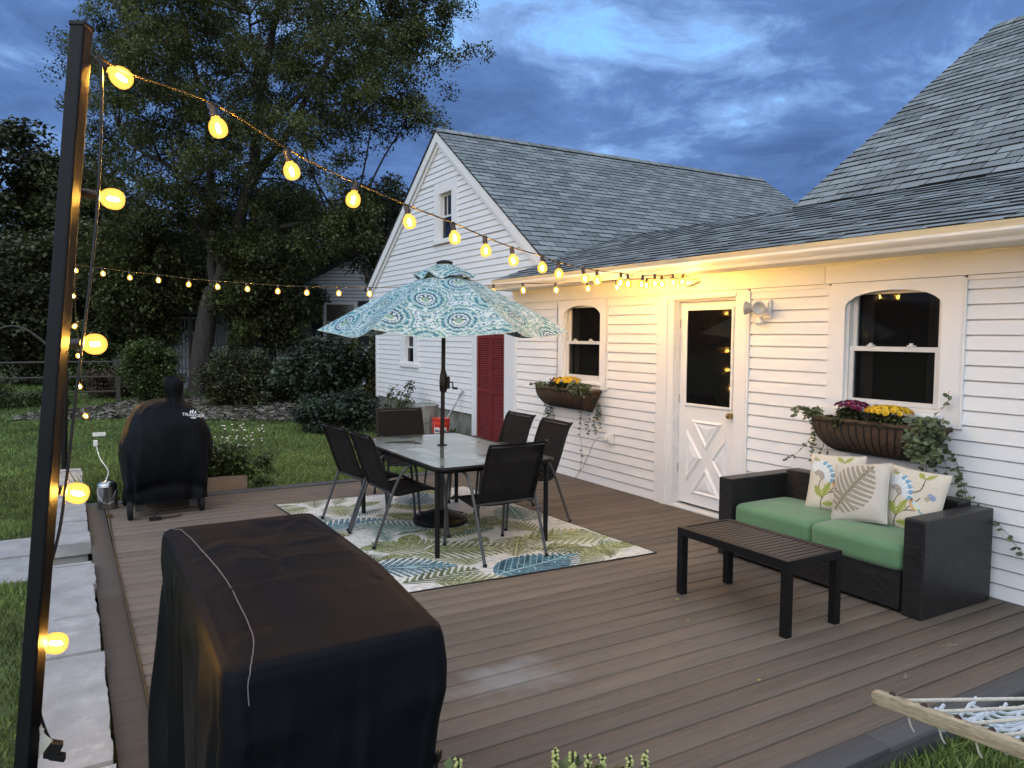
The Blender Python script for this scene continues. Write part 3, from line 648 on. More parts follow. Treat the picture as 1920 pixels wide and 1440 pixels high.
b = MB(); b.box((5.27, 4.99, 0.0), (5.40, 5.74, 0.028)); b.box((5.255, 4.97, 0.004), (5.27, 5.76, 0.022)); b.build('threshold', GUTTER, door)
for z in (0.35, 1.05, 1.8): b = MB(); b.box((5.328, 5.738, z), (5.336, 5.746, z + 0.09)); b.build('hinge', STEEL, door)
# ---- fittings on the wing wall
t_ = thing('floodlight', 'white twin lamp floodlight with motion sensor on the siding right of the door', 'light', (5.28, 4.64, 1.96))
b = MB(); b.box((5.262, 4.555, 1.885), (5.283, 4.705, 2.045)); b.box((5.250, 4.575, 1.90), (5.262, 4.69, 2.03)); b.build('base_plate', WHITEPLASTIC, t_, bevel=0.008)
LAMPGL = mat('reflector_lamp_glass', (0.33, 0.36, 0.37), 0.15, var=0.15, vs=30)
def par(p, d):
    d = Vector(d).normalized(); q = d.to_track_quat('Z', 'Y').to_matrix(); p = Vector(p); b = MB()
    b.lathe([(0.020, -0.0), (0.022, 0.045), (0.019, 0.05)], p, 18, q); o = b.build('lamp_holder', WHITEPLASTIC, t_, smooth=True)
    b = MB(); b.lathe([(0.014, 0.045), (0.018, 0.06), (0.040, 0.085), (0.057, 0.115), (0.0585, 0.125), (0.050, 0.127), (0.030, 0.112), (0.012, 0.104), (0.0, 0.104)], p, 24, q); b.build('reflector_lamp', LAMPGL, t_, smooth=True)
par((5.24, 4.66, 1.97), (-0.42, 0.88, 0.04)); par((5.24, 4.62, 1.965), (-0.88, -0.42, 0.02))
b = MB(); b.lathe([(0.016, 0), (0.016, 0.03)], (5.235, 4.645, 1.868), 12); b.lathe([(0.0, -0.035), (0.022, -0.034), (0.036, -0.02), (0.039, 0.0), (0.028, 0.012), (0.0, 0.014)], (5.225, 4.645, 1.857), 20, Matrix.Rotation(R(-18), 3, 'Y')); b.build('motion_sensor', WHITEPLASTIC, t_, smooth=True)
t_ = thing('security_camera', 'small white security camera with black lens on the frieze above the door', 'camera', (5.26, 5.44, 2.235))
b = MB(); q = Vector((-0.75, 0.5, -0.28)).normalized().to_track_quat('Z', 'Y').to_matrix(); b.lathe([(0.0, -0.05), (0.024, -0.048), (0.03, -0.03), (0.03, 0.035), (0.027, 0.04)], (5.19, 5.475, 2.235), 20, q); b.build('body', WHITEPLASTIC, t_, smooth=True)
b = MB(); b.lathe([(0.0265, 0.038), (0.0265, 0.043), (0.0, 0.044)], (5.19, 5.475, 2.235), 20, q); b.build('lens', mat('black_lens', (0.006, 0.006, 0.006), 0.1), t_)
b = MB(); b.tube([(5.268, 5.43, 2.25), (5.245, 5.435, 2.25), (5.215, 5.455, 2.243)], [0.026, 0.014, 0.012], 14); b.build('mount', WHITEPLASTIC, t_, smooth=True)
t_ = thing('outdoor_outlet', 'white outdoor outlet box with plugged cord on the siding below the left basket', 'outlet', (5.28, 6.79, 0.57))
b = MB(); b.box((5.255, 6.725, 0.505), (5.285, 6.835, 0.625)); b.box((5.235, 6.74, 0.515), (5.2545, 6.815, 0.612)); b.build('box', WHITEPLASTIC, t_, bevel=0.006)
b = MB(); b.box((5.195, 6.775, 0.55), (5.2345, 6.835, 0.585)); b.box((5.18, 6.79, 0.575), (5.2345, 6.86, 0.602)); b.build('plug', WHITEPLASTIC, t_, bevel=0.006)
b = MB(); P = [(5.19, 6.85, 0.575), (5.17, 6.92, 0.54), (5.17, 6.99, 0.45), (5.18, 7.08, 0.32), (5.19, 7.21, 0.16), (5.20, 7.33, 0.05), (5.20, 7.42, 0.007)]
def smooth_pts(P, n=6):
    P = [Vector(p) for p in P]; out = []
    for i in range(len(P) - 1):
        a = P[max(i - 1, 0)]; p = P[i]; q = P[i + 1]; d = P[min(i + 2, len(P) - 1)]
        for k in range(n):
            t = k / n; out.append(0.5 * ((2 * p) + (q - a) * t + (2 * a - 5 * p + 4 * q - d) * t * t + (3 * p - a - 3 * q + d) * t ** 3))
    out.append(P[-1]); return out
b.tube(smooth_pts(P), 0.0045, 6); tag(b.build('extension_cord', mat('grey_cord', (0.32, 0.32, 0.31), 0.5)), 'pale grey cord drooping from the wall outlet to the deck', 'cord')

# ================================================================== gabled house behind
gh = thing('gabled_house', 'white gabled outbuilding with small attic window, red louvred doors and long shingle roof', 'house', (6, 12.75, -0.25))
GX = 5.95; PK = 12.75; PKZ = 5.40; SL = 0.7135
def gclip(z):
    h = (PKZ - 0.15 - z) / SL
    return (PK - h, PK + h)
def cut(regions, z0, z1, b, Y0, Y1):
    pass
b = MB()
kw = dict(X=GX, zbase=0.37)
siding(b, 13.05, 16.00, 2.60, PKZ, clip=gclip, **kw) if False else None
holes = [(12.02, 12.96, 3.36, 4.46), (13.74, 14.62, 1.08, 1.98)]
# bands
siding(b, 14.62, 16.02, 0.37, 2.44, **kw); siding(b, 13.74, 14.62, 0.37, 1.08, **kw); siding(b, 13.74, 14.62, 1.98, 2.44, **kw); siding(b, 11.43, 13.74, 0.37, 2.44, **kw)
siding(b, 9.05, 11.43, 1.84, 2.44, **kw)
siding(b, 9.05, 16.5, 2.426, 3.36, clip=gclip, **kw); siding(b, 12.96, 16.5, 3.36, 4.46, clip=gclip, **kw); siding(b, 9.05, 12.02, 3.36, 4.46, clip=gclip, **kw); siding(b, 9.05, 16.5, 4.46, PKZ - 0.15, clip=gclip, **kw)
b.build('siding', SIDING, gh)
b = MB(); b.box((6.06, 9.3, -0.3), (6.12, 16.05, 2.75)); b.add([(6.06, 9.0, 2.7), (6.06, 16.5, 2.7), (6.06, PK, PKZ)], [(0, 2, 1)]); b.box((6.06, 16.0, -0.3), (14.3, 16.05, 2.7)); b.box((6.12, 9.3, 0), (14.3, 9.35, 2.7)); b.build('wall', SIDING, gh)
b = MB(); b.box((5.975, 11.43, -0.45), (6.06, 16.03, 0.37)); b.box((5.96, 11.44, -0.45), (5.975, 11.70, 0.16)); b.build('foundation', mat('mossy_concrete', (0.17, 0.175, 0.15), 0.9, var=0.25, vs=4, bump=0.4, bs=20, dirt=((0.05, 0.055, 0.04), 3, 0.5, 0.6)), gh)
b = MB()
plane_board(b, 15.98, 16.07, 0.33, 2.60, 5.925, 0.05); b.build('corner_trim', WHITE, gh); b = MB()
plane_board(b, 11.27, 11.43, -0.12, 1.84, 5.92, 0.05); plane_board(b, 9.9, 10.33, -0.2, 1.84, 5.92, 0.05); plane_board(b, 10.33, 11.27, 1.735, 1.84, 5.921, 0.05)
b.build('door_casing', WHITE, gh)
# red louvred doors
d = MB()
for (a, c) in ((10.335, 10.795), (10.805, 11.265)):
    w = 0.055; zb, zt = -0.12, 1.73
    d.box((5.935, a, zb), (5.965, a + w, zt)); d.box((5.935, c - w, zb), (5.965, c, zt))
    for z in (zb, 0.78, zt - 0.07): d.box((5.936, a + w, z), (5.964, c - w, z + 0.07))
dr = d.build('louvred_door', REDPAINT, gh); dr['label'] = 'pair of dark red louvred doors with flaking paint'
d = MB()
for (a, c) in ((10.39, 10.74), (10.86, 11.21)):
    for (z0, z1) in ((-0.05, 0.775), (0.855, 1.655)):
        z = z0 + 0.02
        while z < z1 - 0.01: d.obox((5.95, (a + c) / 2, z), (0.030, c - a, 0.006), Matrix.Rotation(R(-48), 3, 'Y')); z += 0.036
d.box((5.9665, 10.34, -0.12), (5.972, 11.26, 1.73)); d.build('slats', REDPAINT, dr)
# attic window
def small_window(name, Y0, Y1, z0, z1, w, parent, lab, muntins=(), X=GX, cas=0.11):
    xf = X - 0.03; b = MB()
    plane_board(b, Y0, Y0 + w, z0, z1, xf, 0.05); plane_board(b, Y1 - w, Y1, z0, z1, xf, 0.05); plane_board(b, Y0 + w, Y1 - w, z1 - w, z1, xf + .001, 0.05)
    b.box((xf - 0.035, Y0 - 0.03, z0 - 0.03), (xf + 0.05, Y1 + 0.03, z0 + 0.035))
    o = b.build(name, WHITE, parent); o['label'] = lab
    a, c, d, e = Y0 + w + .004, Y1 - w - .004, z0 + 0.04, z1 - w - .004; m = (d + e) / 2
    b = MB(); b.box((X, Y0 + w - .001, z0 + .03), (X + 0.11, Y0 + w + .02, e + .02)); b.box((X, Y1 - w - .02, z0 + .03), (X + .11, Y1 - w + .001, e + .02)); b.box((X + .001, Y0 + w, e - .005), (X + .11, Y1 - w, e + .02)); b.box((X, Y0 + w, z0), (X + .11, Y1 - w, d)); b.build('jamb', OLDWHITE, o)
    b = MB(); sash(b, a + .016, c - .016, m - .02, e - .005, X + 0.055, 0.035, 0.025); 
    for t in muntins: y = a + (c - a) * t; b.box((X + .057, y - .012, m + .012), (X + .078, y + .012, e - .04))
    sash(b, a + .016, c - .016, d, m + .02, X + 0.028, 0.035, 0.025); b.build('sash', VINYL, o)
    b = MB(); b.box((X + .068, a + .03, m), (X + .072, c - .03, e - .02)); b.box((X + .04, a + .03, d + .02), (X + .044, c - .03, m)); b.build('glass', DOORGLASS, o)
    return o
small_window('attic_window', 12.02, 12.96, 3.39, 4.46, 0.20, gh, 'small attic window with three upper panes in the white gable', (0.33, 0.66))
small_window('lower_window', 13.74, 14.62, 1.10, 1.98, 0.20, gh, 'small lower window in the white gable wall', ())
# rake boards and roof
b = MB(); c1 = Vector((0, 1, -SL)).normalized(); hyp = math.sqrt(1 + SL * SL)
for sgn in (-1, 1):
    u = Vector((0, -sgn, SL)).normalized(); n = Vector((0, sgn * SL, 1)).normalized()
    e = Vector((0, PK + sgn * 3.72, PKZ - 3.72 * SL)); L = 3.72 * hyp
    for (x0, x1, t0, t1) in ((5.865, 5.89, -0.02, -0.17), (5.89, 5.945, -0.055, -0.13), (5.902, 5.945, -0.15, -0.24)):
        q = [e + n * t0, e + n * t1, e + u * L + n * t1, e + u * L + n * t0]
        # mitre at the peak
        q[2] = Vector((0, PK, PKZ + t1 / n.z)); q[3] = Vector((0, PK, PKZ + t0 / n.z))
        q[0] = e + n * t0; q[1] = e + n * t1
        b.prism([(x0, p.y, p.z) for p in q], (x1 - x0, 0, 0))
b.build('rake_board', WHITE, gh)
b = MB(); U1 = Vector((0, 1, SL)).normalized(); U2 = Vector((0, -1, SL)).normalized(); LL = 3.80 * hyp
slab(b, (5.85, PK - 3.80, PKZ - 3.80 * SL), (14.35, PK - 3.80, PKZ - 3.80 * SL), U1, LL, 0.02); slab(b, (5.85, PK + 3.80, PKZ - 3.80 * SL), (14.35, PK + 3.80, PKZ - 3.80 * SL), U2, LL, 0.02)
b.build('roof_deck', bpy.data.materials['roof_edge_black'], gh)
shingle_roof('roof', gh, [(((5.845, PK - 3.80, PKZ - 3.80 * SL + .001), (14.36, PK - 3.80, PKZ - 3.80 * SL + .001), U1, LL), dict(th=0.010, seed=8)), (((5.845, PK + 3.80, PKZ - 3.80 * SL + .001), (14.36, PK + 3.80, PKZ - 3.80 * SL + .001), U2, LL), dict(th=0.010, seed=9))])
b = MB(); x = 5.86
while x < 14.2:
    for sg in (-1, 1): b.obox((x + 0.12, PK + sg * 0.062, PKZ + 0.004 - 0.012), (0.245, 0.15, 0.008), Matrix.Rotation(-sg * math.atan(SL), 3, 'X') @ Matrix.Rotation(R(-1.5), 3, 'Y'))
    x += 0.205
b.build('ridge_cap', SHINGLE, gh)

# ================================================================== neighbouring house seen through the trees
nb = thing('neighbour_house', 'neighbour white house with dark shutters and a screened porch behind the trees', 'house', (8, 26.8, 0))
ang = math.atan2(25.0 - 27.5, 11.1 - 6.4); NBM = Matrix.Translation((6.4, 27.6, -0.1)) @ Matrix.Rotation(ang, 4, 'Z')
def nbp(x, y, z): return NBM @ Vector((x, y, z))
def nbox(b, x0, y0, z0, x1, y1, z1):
    vs = [nbp(x, y, z) for z in (z0, z1) for (x, y) in ((x0, y0), (x1, y0), (x1, y1), (x0, y1))]
    b.add(vs, [(0, 3, 2, 1), (4, 5, 6, 7), (0, 1, 5, 4), (1, 2, 6, 5), (2, 3, 7, 6), (3, 0, 4, 7)])
b = MB(); nbox(b, 0.55, 0, 0, 7.5, 6, 3.3)
b.add([nbp(0.55, 0, 3.3), nbp(7.5, 0, 3.3), nbp(4.0, 0, 5.1)], [(0, 1, 2)])
NSID = uvmat('neighbour_siding', (0.66, 0.69, 0.73), (0.66, 0.69, 0.73), (0.13, 0.14, 0.15), 30, 0.12, 0.012, rough=0.7, noise=0.08)
b.build('wall', NSID, nb)
b = MB()
for s in (0, 1):
    p = [nbp(0.3, -0.3, 3.15), nbp(0.3, 6.3, 3.15), nbp(4.0, 6.3, 5.15), nbp(4.0, -0.3, 5.15)] if s == 0 else [nbp(7.8, -0.3, 3.15), nbp(7.8, 6.3, 3.15), nbp(4.0, 6.3, 5.15), nbp(4.0, -0.3, 5.15)]
    b.prism(p, (0, 0, 0.10))
b.build('roof', mat('dark_roof', (0.02, 0.022, 0.024), 0.85), nb)
b = MB(); nbox(b, 1.75, -0.06, 1.42, 2.95, -0.01, 2.95); w = b.build('window', WHITE, nb)
b = MB(); nbox(b, 1.87, -0.075, 1.52, 2.83, -0.06, 2.22); nbox(b, 1.87, -0.075, 2.26, 2.83, -0.06, 2.85); b.build('pane', mat('dusk_pane', (0.09, 0.08, 0.065), 0.15, var=0.2), w)
for (a, c) in ((1.33, 1.72), (2.98, 3.37)):
    b = MB(); nbox(b, a, -0.06, 1.38, c, -0.01, 2.98); b.build('shutter', mat('black_shutter', (0.008, 0.009, 0.010), 0.6), nb)
b = MB(); nbox(b, -3.6, 0.3, 0.0, 0.55, 0.4, 2.4); b.build('porch_wall', mat('pale_porch_wall', (0.74, 0.77, 0.82), 0.8, var=0.2, vs=3), nb)
b = MB(); nbox(b, -3.8, -2.2, 2.42, 0.9, 0.6, 2.62); nbox(b, -3.7, -2.1, 2.62, 0.8, 0.6, 2.9); b.build('porch_roof', bpy.data.materials['dark_roof'], nb)
DARKWOOD = mat('weathered_dark_wood', (0.022, 0.018, 0.014), 0.85, var=0.4, vs=5, stretch=(6, 6, 1))
for x in (-3.6, -2.2, -0.9, 0.18):
    b = MB(); nbox(b, x, -2.1, 0, x + (0.09 if x < 0 else 0.42), -1.98, 2.42); b.build('porch_post', DARKWOOD, nb)
b = MB()
for i in range(34): x = -3.5 + i * 0.115; nbox(b, x, -2.05, 0.25, x + 0.03, -2.02, 2.3)
for z in (0.25, 0.62, 1.0, 1.4, 1.8, 2.28): nbox(b, -3.5, -2.075, z, 0.2, -2.045, z + 0.05)
b.build('lattice', mat('green_grey_lattice', (0.06, 0.085, 0.085), 0.7), nb)
b = MB(); nbox(b, -3.7, -2.3, 0.0, 1.2, 0.2, 0.22); nbox(b, -0.6, -2.7, 0.0, 1.5, -2.3, 0.10); b.build('porch_floor', mat('grey_porch_boards', (0.16, 0.17, 0.18), 0.8), nb)
# grey garden bench / planter beside the porch
t_ = thing('garden_table', 'pale grey garden table standing in front of the neighbour porch', 'table', (4.75, 22.6, -0.1))
b = MB(); b.box((4.2, 22.3, 0.50), (5.6, 22.9, 0.55)); b.build('tabletop', mat('pale_table', (0.4, 0.44, 0.48), 0.6), t_)
for (x, y) in ((4.28, 22.36), (5.52, 22.36), (4.28, 22.84), (5.52, 22.84)): b = MB(); b.box((x - .03, y - .03, -0.2), (x + .03, y + .03, 0.5)); b.build('leg', DARKWOOD, t_)

# ---- garden structures at the far left
GREYWOOD = mat('weathered_grey_wood', (0.060, 0.055, 0.046), 0.85, var=0.3, vs=6, stretch=(5, 5, 1))
t_ = thing('garden_arbor', 'weathered post with arched trellis rail at the far left garden', 'arbor', (-1.9, 23.0, -0.2))
b = MB(); b.box((-1.93, 22.9, -0.35), (-1.80, 23.03, 1.95)); b.box((-1.96, 22.87, 1.95), (-1.77, 23.06, 1.99)); b.lathe([(0.09, 0), (0.05, 0.05), (0.0, 0.07)], (-1.865, 22.965, 1.99), 4, a0=math.pi / 4); b.build('post', GREYWOOD, t_)
b = MB(); pts = [(-1.80 + 1.5 * k / 16, 22.96, 1.25 + 0.62 * math.sin(math.pi * (0.12 + 0.88 * k / 16))) for k in range(17)]; b.tube(pts, 0.025, 6)
b.tube([(p[0], p[1] + .5, p[2]) for p in pts], 0.025, 6); b.build('arch', GREYWOOD, t_)
t_ = thing('rail_fence', 'low weathered rail fence beside the garden arbor', 'fence', (-1, 23.3, -0.2))
for z in (0.12, 0.92, 0.52): b = MB(); b.tube([(-2.6, 23.3, z), (-0.2, 23.1, z + .02), (1.2, 23.3, z)], 0.03, 6); b.build('rail', GREYWOOD, t_)
for x in (-2.6, -0.4, 1.2): b = MB(); b.box((x - .05, 23.16, -.3), (x + .05, 23.26, 1.0)); b.build('post', GREYWOOD, t_)
t_ = thing('garden_bin', 'teal feeder box on a thin stand at the left edge', 'box', (-2.15, 22.0, -0.2))
b = MB(); b.box((-2.5, 21.8, 0.72), (-2.02, 22.2, 0.98)); b.box((-2.53, 21.77, 0.98), (-1.99, 22.23, 1.03)); b.build('box', mat('teal_paint', (0.06, 0.17, 0.19), 0.5, var=0.2), t_)
b = MB(); b.tube([(-2.2, 22, -0.3), (-2.15, 22, 0.72)], 0.02, 6); b.build('stand', GREYWOOD, t_)
# ================================================================== foliage
def leaf_cloud(centers, radii, per, size, rng, flat=0.75, droop=0.25, squash=0.8, aspect=0.42, skin=0.0):
    """leaf quads (pointed rhombs, folded) scattered through ellipsoid clumps"""
    C = []; T = []
    for c, r, n in zip(centers, radii, per):
        d = rng.normal(size=(n, 3)); d /= np.linalg.norm(d, axis=1)[:, None]
        rad = rng.uniform(0, 1, n) ** (0.42 if skin == 0 else skin); p = d * rad[:, None] * r; p[:, 2] *= squash
        C.append(p + np.array(c)); T.append(np.clip(0.5 + 0.35 * rng.normal() * 0.6 + rng.normal(size=n) * 0.22, 0, 1))
    P = np.concatenate(C); T = np.concatenate(T); n = len(P)
    a = rng.uniform(0, 2 * math.pi, n); el = rng.normal(-droop, 0.5, n)
    u = np.stack([np.cos(a) * np.cos(el), np.sin(a) * np.cos(el), np.sin(el)], 1)
    r_ = rng.normal(size=(n, 3)) * (1 - flat); r_[:, 2] += 1.0
    w = np.cross(u, r_); w /= np.linalg.norm(w, axis=1)[:, None] + 1e-9
    s = size * rng.uniform(0.6, 1.3, n)[:, None]; nn = np.cross(w, u)
    tip = P + u * s; mid = P + u * s * 0.45 + nn * s * 0.06
    V = np.stack([P, mid + w * s * aspect, tip, mid - w * s * aspect], 1).reshape(-1, 3); i = np.arange(n) * 4
    return V, np.stack([i, i + 1, i + 2, i + 3], 1), np.repeat(T, 4)
LEAF = mat('ash_leaf', (0.082, 0.095, 0.030), 0.55, var=0.30, vs=0.5, attr='tint', tintamt=0.75, trans=0.35)
LEAFD = mat('dark_leaf', (0.062, 0.070, 0.026), 0.6, var=0.35, vs=0.35, attr='tint', tintamt=0.75, trans=0.15)
LEAFG = mat('shrub_leaf', (0.062, 0.092, 0.024), 0.55, var=0.25, vs=1.2, attr='tint', tintamt=0.7, trans=0.2)
LEAFB = mat('blue_green_leaf', (0.035, 0.058, 0.034), 0.55, var=0.25, vs=1.2, attr='tint', tintamt=0.7, trans=0.2)
CROWN = [(1.7,29.0,11.6),(1.6,26.5,9.0),(5.9,25.2,11.9),(8.4,22.8,12.0),(4.4,23.2,7.8),(5.8,27.8,8.4),(4.0,28.6,7.7),(7.3,21.0,9.6),(3.5,23.8,9.6),(6.1,26.7,6.3),(4.1,22.4,11.1),(7.1,21.9,4.3),(2.8,26.6,7.3),(3.9,26.7,6.4),(9.3,25.7,12.2),(7.4,21.8,5.3),(9.9,21.9,12.1),(9.6,21.4,10.3),(6.3,22.8,9.0),(7.7,25.4,12.0),(2.4,25.6,6.0),(10.1,23.0,11.9),(1.2,28.3,10.0),(2.9,26.9,5.2),(2.0,26.4,10.2),(5.8,24.4,5.2),(3.2,29.0,8.7),(8.0,22.6,12.4),(7.3,21.6,9.1),(6.1,22.5,10.7),(5.4,23.3,7.8),(8.1,20.8,8.8),(5.4,28.7,10.7),(5.7,21.7,4.3),(7.1,25.9,6.6),(9.6,23.1,11.0),(6.6,28.2,11.2),(3.2,24.4,7.5),(7.7,26.8,13.4),(4.8,22.5,8.8),(2.2,24.9,8.0),(4.9,24.9,6.9),(4.7,28.4,12.3),(5.1,25.8,5.4),(5.4,27.3,11.4),(4.5,25.2,6.0),(5.8,21.2,6.4),(5.8,21.8,7.3),(8.6,21.5,8.4),(1.9,24.4,11.1),(4.0,29.3,10.6),(7.9,24.0,11.8),(6.4,27.0,7.5),(4.0,29.2,5.3),(2.3,30.1,8.0),(7.6,20.6,8.2),(3.8,22.2,6.4),(5.5,26.2,4.7),(2.6,25.6,11.4),(3.5,26.1,11.3),(7.8,26.4,9.4),(7.4,24.8,8.2),(2.2,28.9,6.0),(4.4,27.4,9.4),(1.6,27.5,12.6),(3.8,25.0,11.7),(1.5,27.8,5.8),(7.0,27.5,13.7),(1.4,28.7,7.9),(6.5,27.0,9.7),(2.8,25.0,12.1),(6.6,22.0,9.7),(9.7,24.3,13.5),(7.1,24.3,12.9),(6.8,28.0,12.0),(3.2,24.0,11.7),(8.6,27.0,14.1),(9.3,26.1,9.1),(2.1,23.2,8.3),(2.7,24.2,9.8),(2.3,29.1,13.9),(10.6,22.5,11.7),(3.9,23.7,11.8),(1.6,28.6,8.8),(9.3,24.9,10.7),(7.3,23.6,5.0),(1.1,27.1,6.5),(4.4,28.5,8.6),(9.0,22.4,10.2),(6.7,25.3,10.4),(9.4,23.4,12.3),(3.0,24.0,11.1),(9.5,24.5,11.5),(5.4,23.7,12.1),(3.6,25.1,5.5),(7.7,21.4,4.6),(7.2,21.7,8.3),(2.1,28.2,4.9),(2.2,23.6,9.2),(6.6,24.6,5.3),(4.6,26.4,5.0),(1.4,28.6,10.8),(2.8,24.5,5.7),(1.6,23.8,8.8),(2.7,27.5,11.5),(2.8,23.0,8.0),(3.3,29.5,10.7),(6.8,20.5,9.8),(5.8,27.2,9.5),(4.9,25.4,13.0),(4.4,25.1,10.4),(9.1,22.6,11.3),(9.0,21.1,8.2),(2.1,28.0,11.8),(5.7,24.5,4.5)]
def big_tree():
    rng = np.random.default_rng(21); rr = random.Random(5)
    t = thing('shade_tree', 'tall leafy shade tree with forked trunk rising behind the covered smoker', 'tree', (3.62, 25.6, -0.2))
    tr = MB()
    def limb(P, r0, r1, n=9):
        P = [Vector(p) for p in P]; Q = smooth_pts(P, 5); N = len(Q)
        Q = [q + Vector((rr.uniform(-.04, .04), rr.uniform(-.04, .04), 0)) if 0 < i < N - 1 else q for i, q in enumerate(Q)]
        tr.tube(Q, [r0 + (r1 - r0) * (i / (N - 1)) for i in range(N)], n); return Q
    nodes = []
    tr.tube(smooth_pts([(3.55, 25.6, -0.4), (3.62, 25.6, 0.1), (3.72, 25.62, 1.2), (3.95, 25.6, 2.6), (4.10, 25.6, 3.1)], 5), [.52, .47, .43, .40, .37, .355, .345, .335, .33, .32, .315, .31, .30, .295, .29, .285, .28, .275, .27, .27, .265], 12)
    main = limb([(4.08, 25.6, 2.9), (4.55, 25.45, 4.3), (5.1, 25.25, 6.2), (5.45, 25.2, 8.0), (5.6, 25.2, 9.6), (6.2, 25.0, 12.4), (6.6, 25, 14.0)], .235, .06)
    left = limb([(4.06, 25.6, 2.9), (4.1, 25.7, 4.6), (4.12, 25.8, 6.4), (4.05, 25.9, 8.4), (3.6, 26.2, 10.6), (3.2, 26.5, 13)], .165, .05)
    r2 = limb([(5.1, 25.25, 6.3), (6.2, 24.6, 8.0), (7.4, 24.0, 10.4), (8.4, 23.5, 12.4)], .15, .04)
    r3 = limb([(5.45, 25.2, 8.1), (6.9, 24.4, 9.4), (8.2, 23.4, 9.9), (9.3, 22.6, 10.8)], .12, .03)
    r4 = limb([(4.6, 25.4, 4.5), (5.8, 24.5, 5.0), (6.9, 23.5, 5.2), (7.6, 22.6, 5.0)], .11, .03)
    l2 = limb([(4.1, 25.8, 5.6), (3.1, 26.2, 6.8), (2.2, 26.8, 7.4), (1.6, 27.3, 8.2)], .10, .03)
    l3 = limb([(4.0, 26, 8.4), (3.0, 26, 9.8), (2.3, 26, 11.4)], .08, .03)
    b4 = limb([(4.35, 25.5, 3.7), (3.7, 25.2, 4.8), (3.1, 24.9, 5.6)], .07, .03)
    b5 = limb([(5.3, 25.2, 7.4), (5.2, 24.2, 9), (4.9, 23.6, 11)], .09, .03)
    b6 = limb([(5.2, 25.3, 6.8), (5.6, 26.4, 8.4), (6.2, 27.2, 10.5)], .09, .03)
    for q in (main, left, r2, r3, r4, l2, l3, b4, b5, b6): nodes += q[3:]
    for c in CROWN:
        c = Vector(c); q = min(nodes, key=lambda p: (p - c).length + max(0, p.z - c.z) * 0.8)
        L = (c - q).length
        if L < 0.3: continue
        mid = q.lerp(c, 0.5) + Vector((rr.uniform(-.2, .2), rr.uniform(-.2, .2), L * 0.08))
        tr.tube(smooth_pts([q, mid, c], 4), [0.012 + 0.03 * (1 - i / 8) for i in range(9)], 5)
        for k in range(5):
            e = c + Vector((rr.gauss(0, .5), rr.gauss(0, .5), rr.gauss(0, .35))); tr.tube([mid.lerp(c, rr.uniform(.3, 1)), c.lerp(e, .5) + Vector((0, 0, .05)), e], [.014, .009, .004], 4)
    tr.build('trunk', BARK, t, smooth='all')
    cs = []; rs = []; ns = []
    for c in CROWN:
        for k in range(9):
            o = rng.normal(0, 0.58, 3); o[2] *= 0.7; cs.append(np.array(c) + o); rs.append(rng.uniform(0.30, 0.62)); ns.append(int(rng.uniform(150, 300)))
    V, F, T = leaf_cloud(cs, rs, ns, 0.108, rng, flat=0.55, droop=0.35, aspect=0.24)
    np_mesh('crown', V, F, LEAF, t, attrs={'tint': T})
big_tree()
def tree(name, label, base, h, crown_c, crown_r, ncl, per, leaf, seed, m=LEAFD, cat='tree', group=None, trunk_r=0.2, cl=0.9, squash=0.8, aspect=0.4, trunk_name='trunk', crown_name='crown', skin=0.0):
    rng = np.random.default_rng(seed); rr = random.Random(seed)
    t = thing(name, label, cat, base, group); cc = np.array(crown_c); cr = np.array(crown_r)
    d = rng.normal(size=(ncl, 3)); d /= np.linalg.norm(d, axis=1)[:, None]; rad = rng.uniform(0.15, 1, ncl) ** 0.5
    C = cc + d * rad[:, None] * cr; C[:, 2] = np.maximum(C[:, 2], base[2] + cl * 0.35)
    tr = MB(); b0 = Vector(base); top = Vector((crown_c[0], crown_c[1], crown_c[2] + crown_r[2] * 0.4))
    Q = smooth_pts([b0 + Vector((0, 0, -.15)), b0.lerp(top, .35) + Vector((rr.uniform(-.2, .2), rr.uniform(-.2, .2), 0)) * min(1, h / 6), top], 6); n = len(Q)
    tr.tube(Q, [trunk_r * (1 - 0.85 * i / (n - 1)) for i in range(n)], 8)
    for c in C[:: max(1, ncl // 26)]:
        c = Vector(c); q = Q[min(n - 1, int(n * rr.uniform(.3, .9)))]; tr.tube([q, q.lerp(c, .5) + Vector((0, 0, .1)), c], [trunk_r * .3, trunk_r * .18, trunk_r * .05], 5)
    tr.build(trunk_name, BARK, t, smooth='all')
    V, F, T = leaf_cloud(C, rng.uniform(cl * .6, cl * 1.25, ncl), [per] * ncl, leaf, rng, aspect=aspect, squash=squash, skin=skin)
    np_mesh(crown_name, V, F, m, t, attrs={'tint': T}); return t
g = 'trees along the back of the garden'
tree('broadleaf_tree', 'tall dark tree at the left edge of the photo', (-3.2, 39, 0.2), 11, (-2.8, 39, 6.6), (3.0, 2.5, 4.6), 70, 520, 0.22, 31, group=g, cl=1.0)
tree('broadleaf_tree', 'slightly lower tree behind the near black post', (0.4, 38.5, 0.2), 10, (0.5, 38.5, 6.0), (2.2, 2.2, 4.2), 60, 520, 0.22, 32, group=g, cl=1.0)
tree('broadleaf_tree', 'dark bushy tree filling the space left of the big trunk', (2.2, 36, 0.2), 7, (2.2, 36, 3.6), (2.6, 2.2, 3.4), 60, 520, 0.2, 33, group=g, cl=1.0)
tree('broadleaf_tree', 'dark low tree directly behind the forked trunk', (5.6, 37, 0.2), 7, (5.6, 37, 4.1), (2.8, 2.2, 3.2), 60, 480, 0.2, 34, group=g, cl=1.0)
tree('broadleaf_tree', 'dark tree above the roof of the neighbour house', (9.6, 36, 0.2), 8, (9.6, 36, 5.2), (3.0, 2.4, 3.2), 60, 480, 0.2, 35, group=g, cl=1.0)
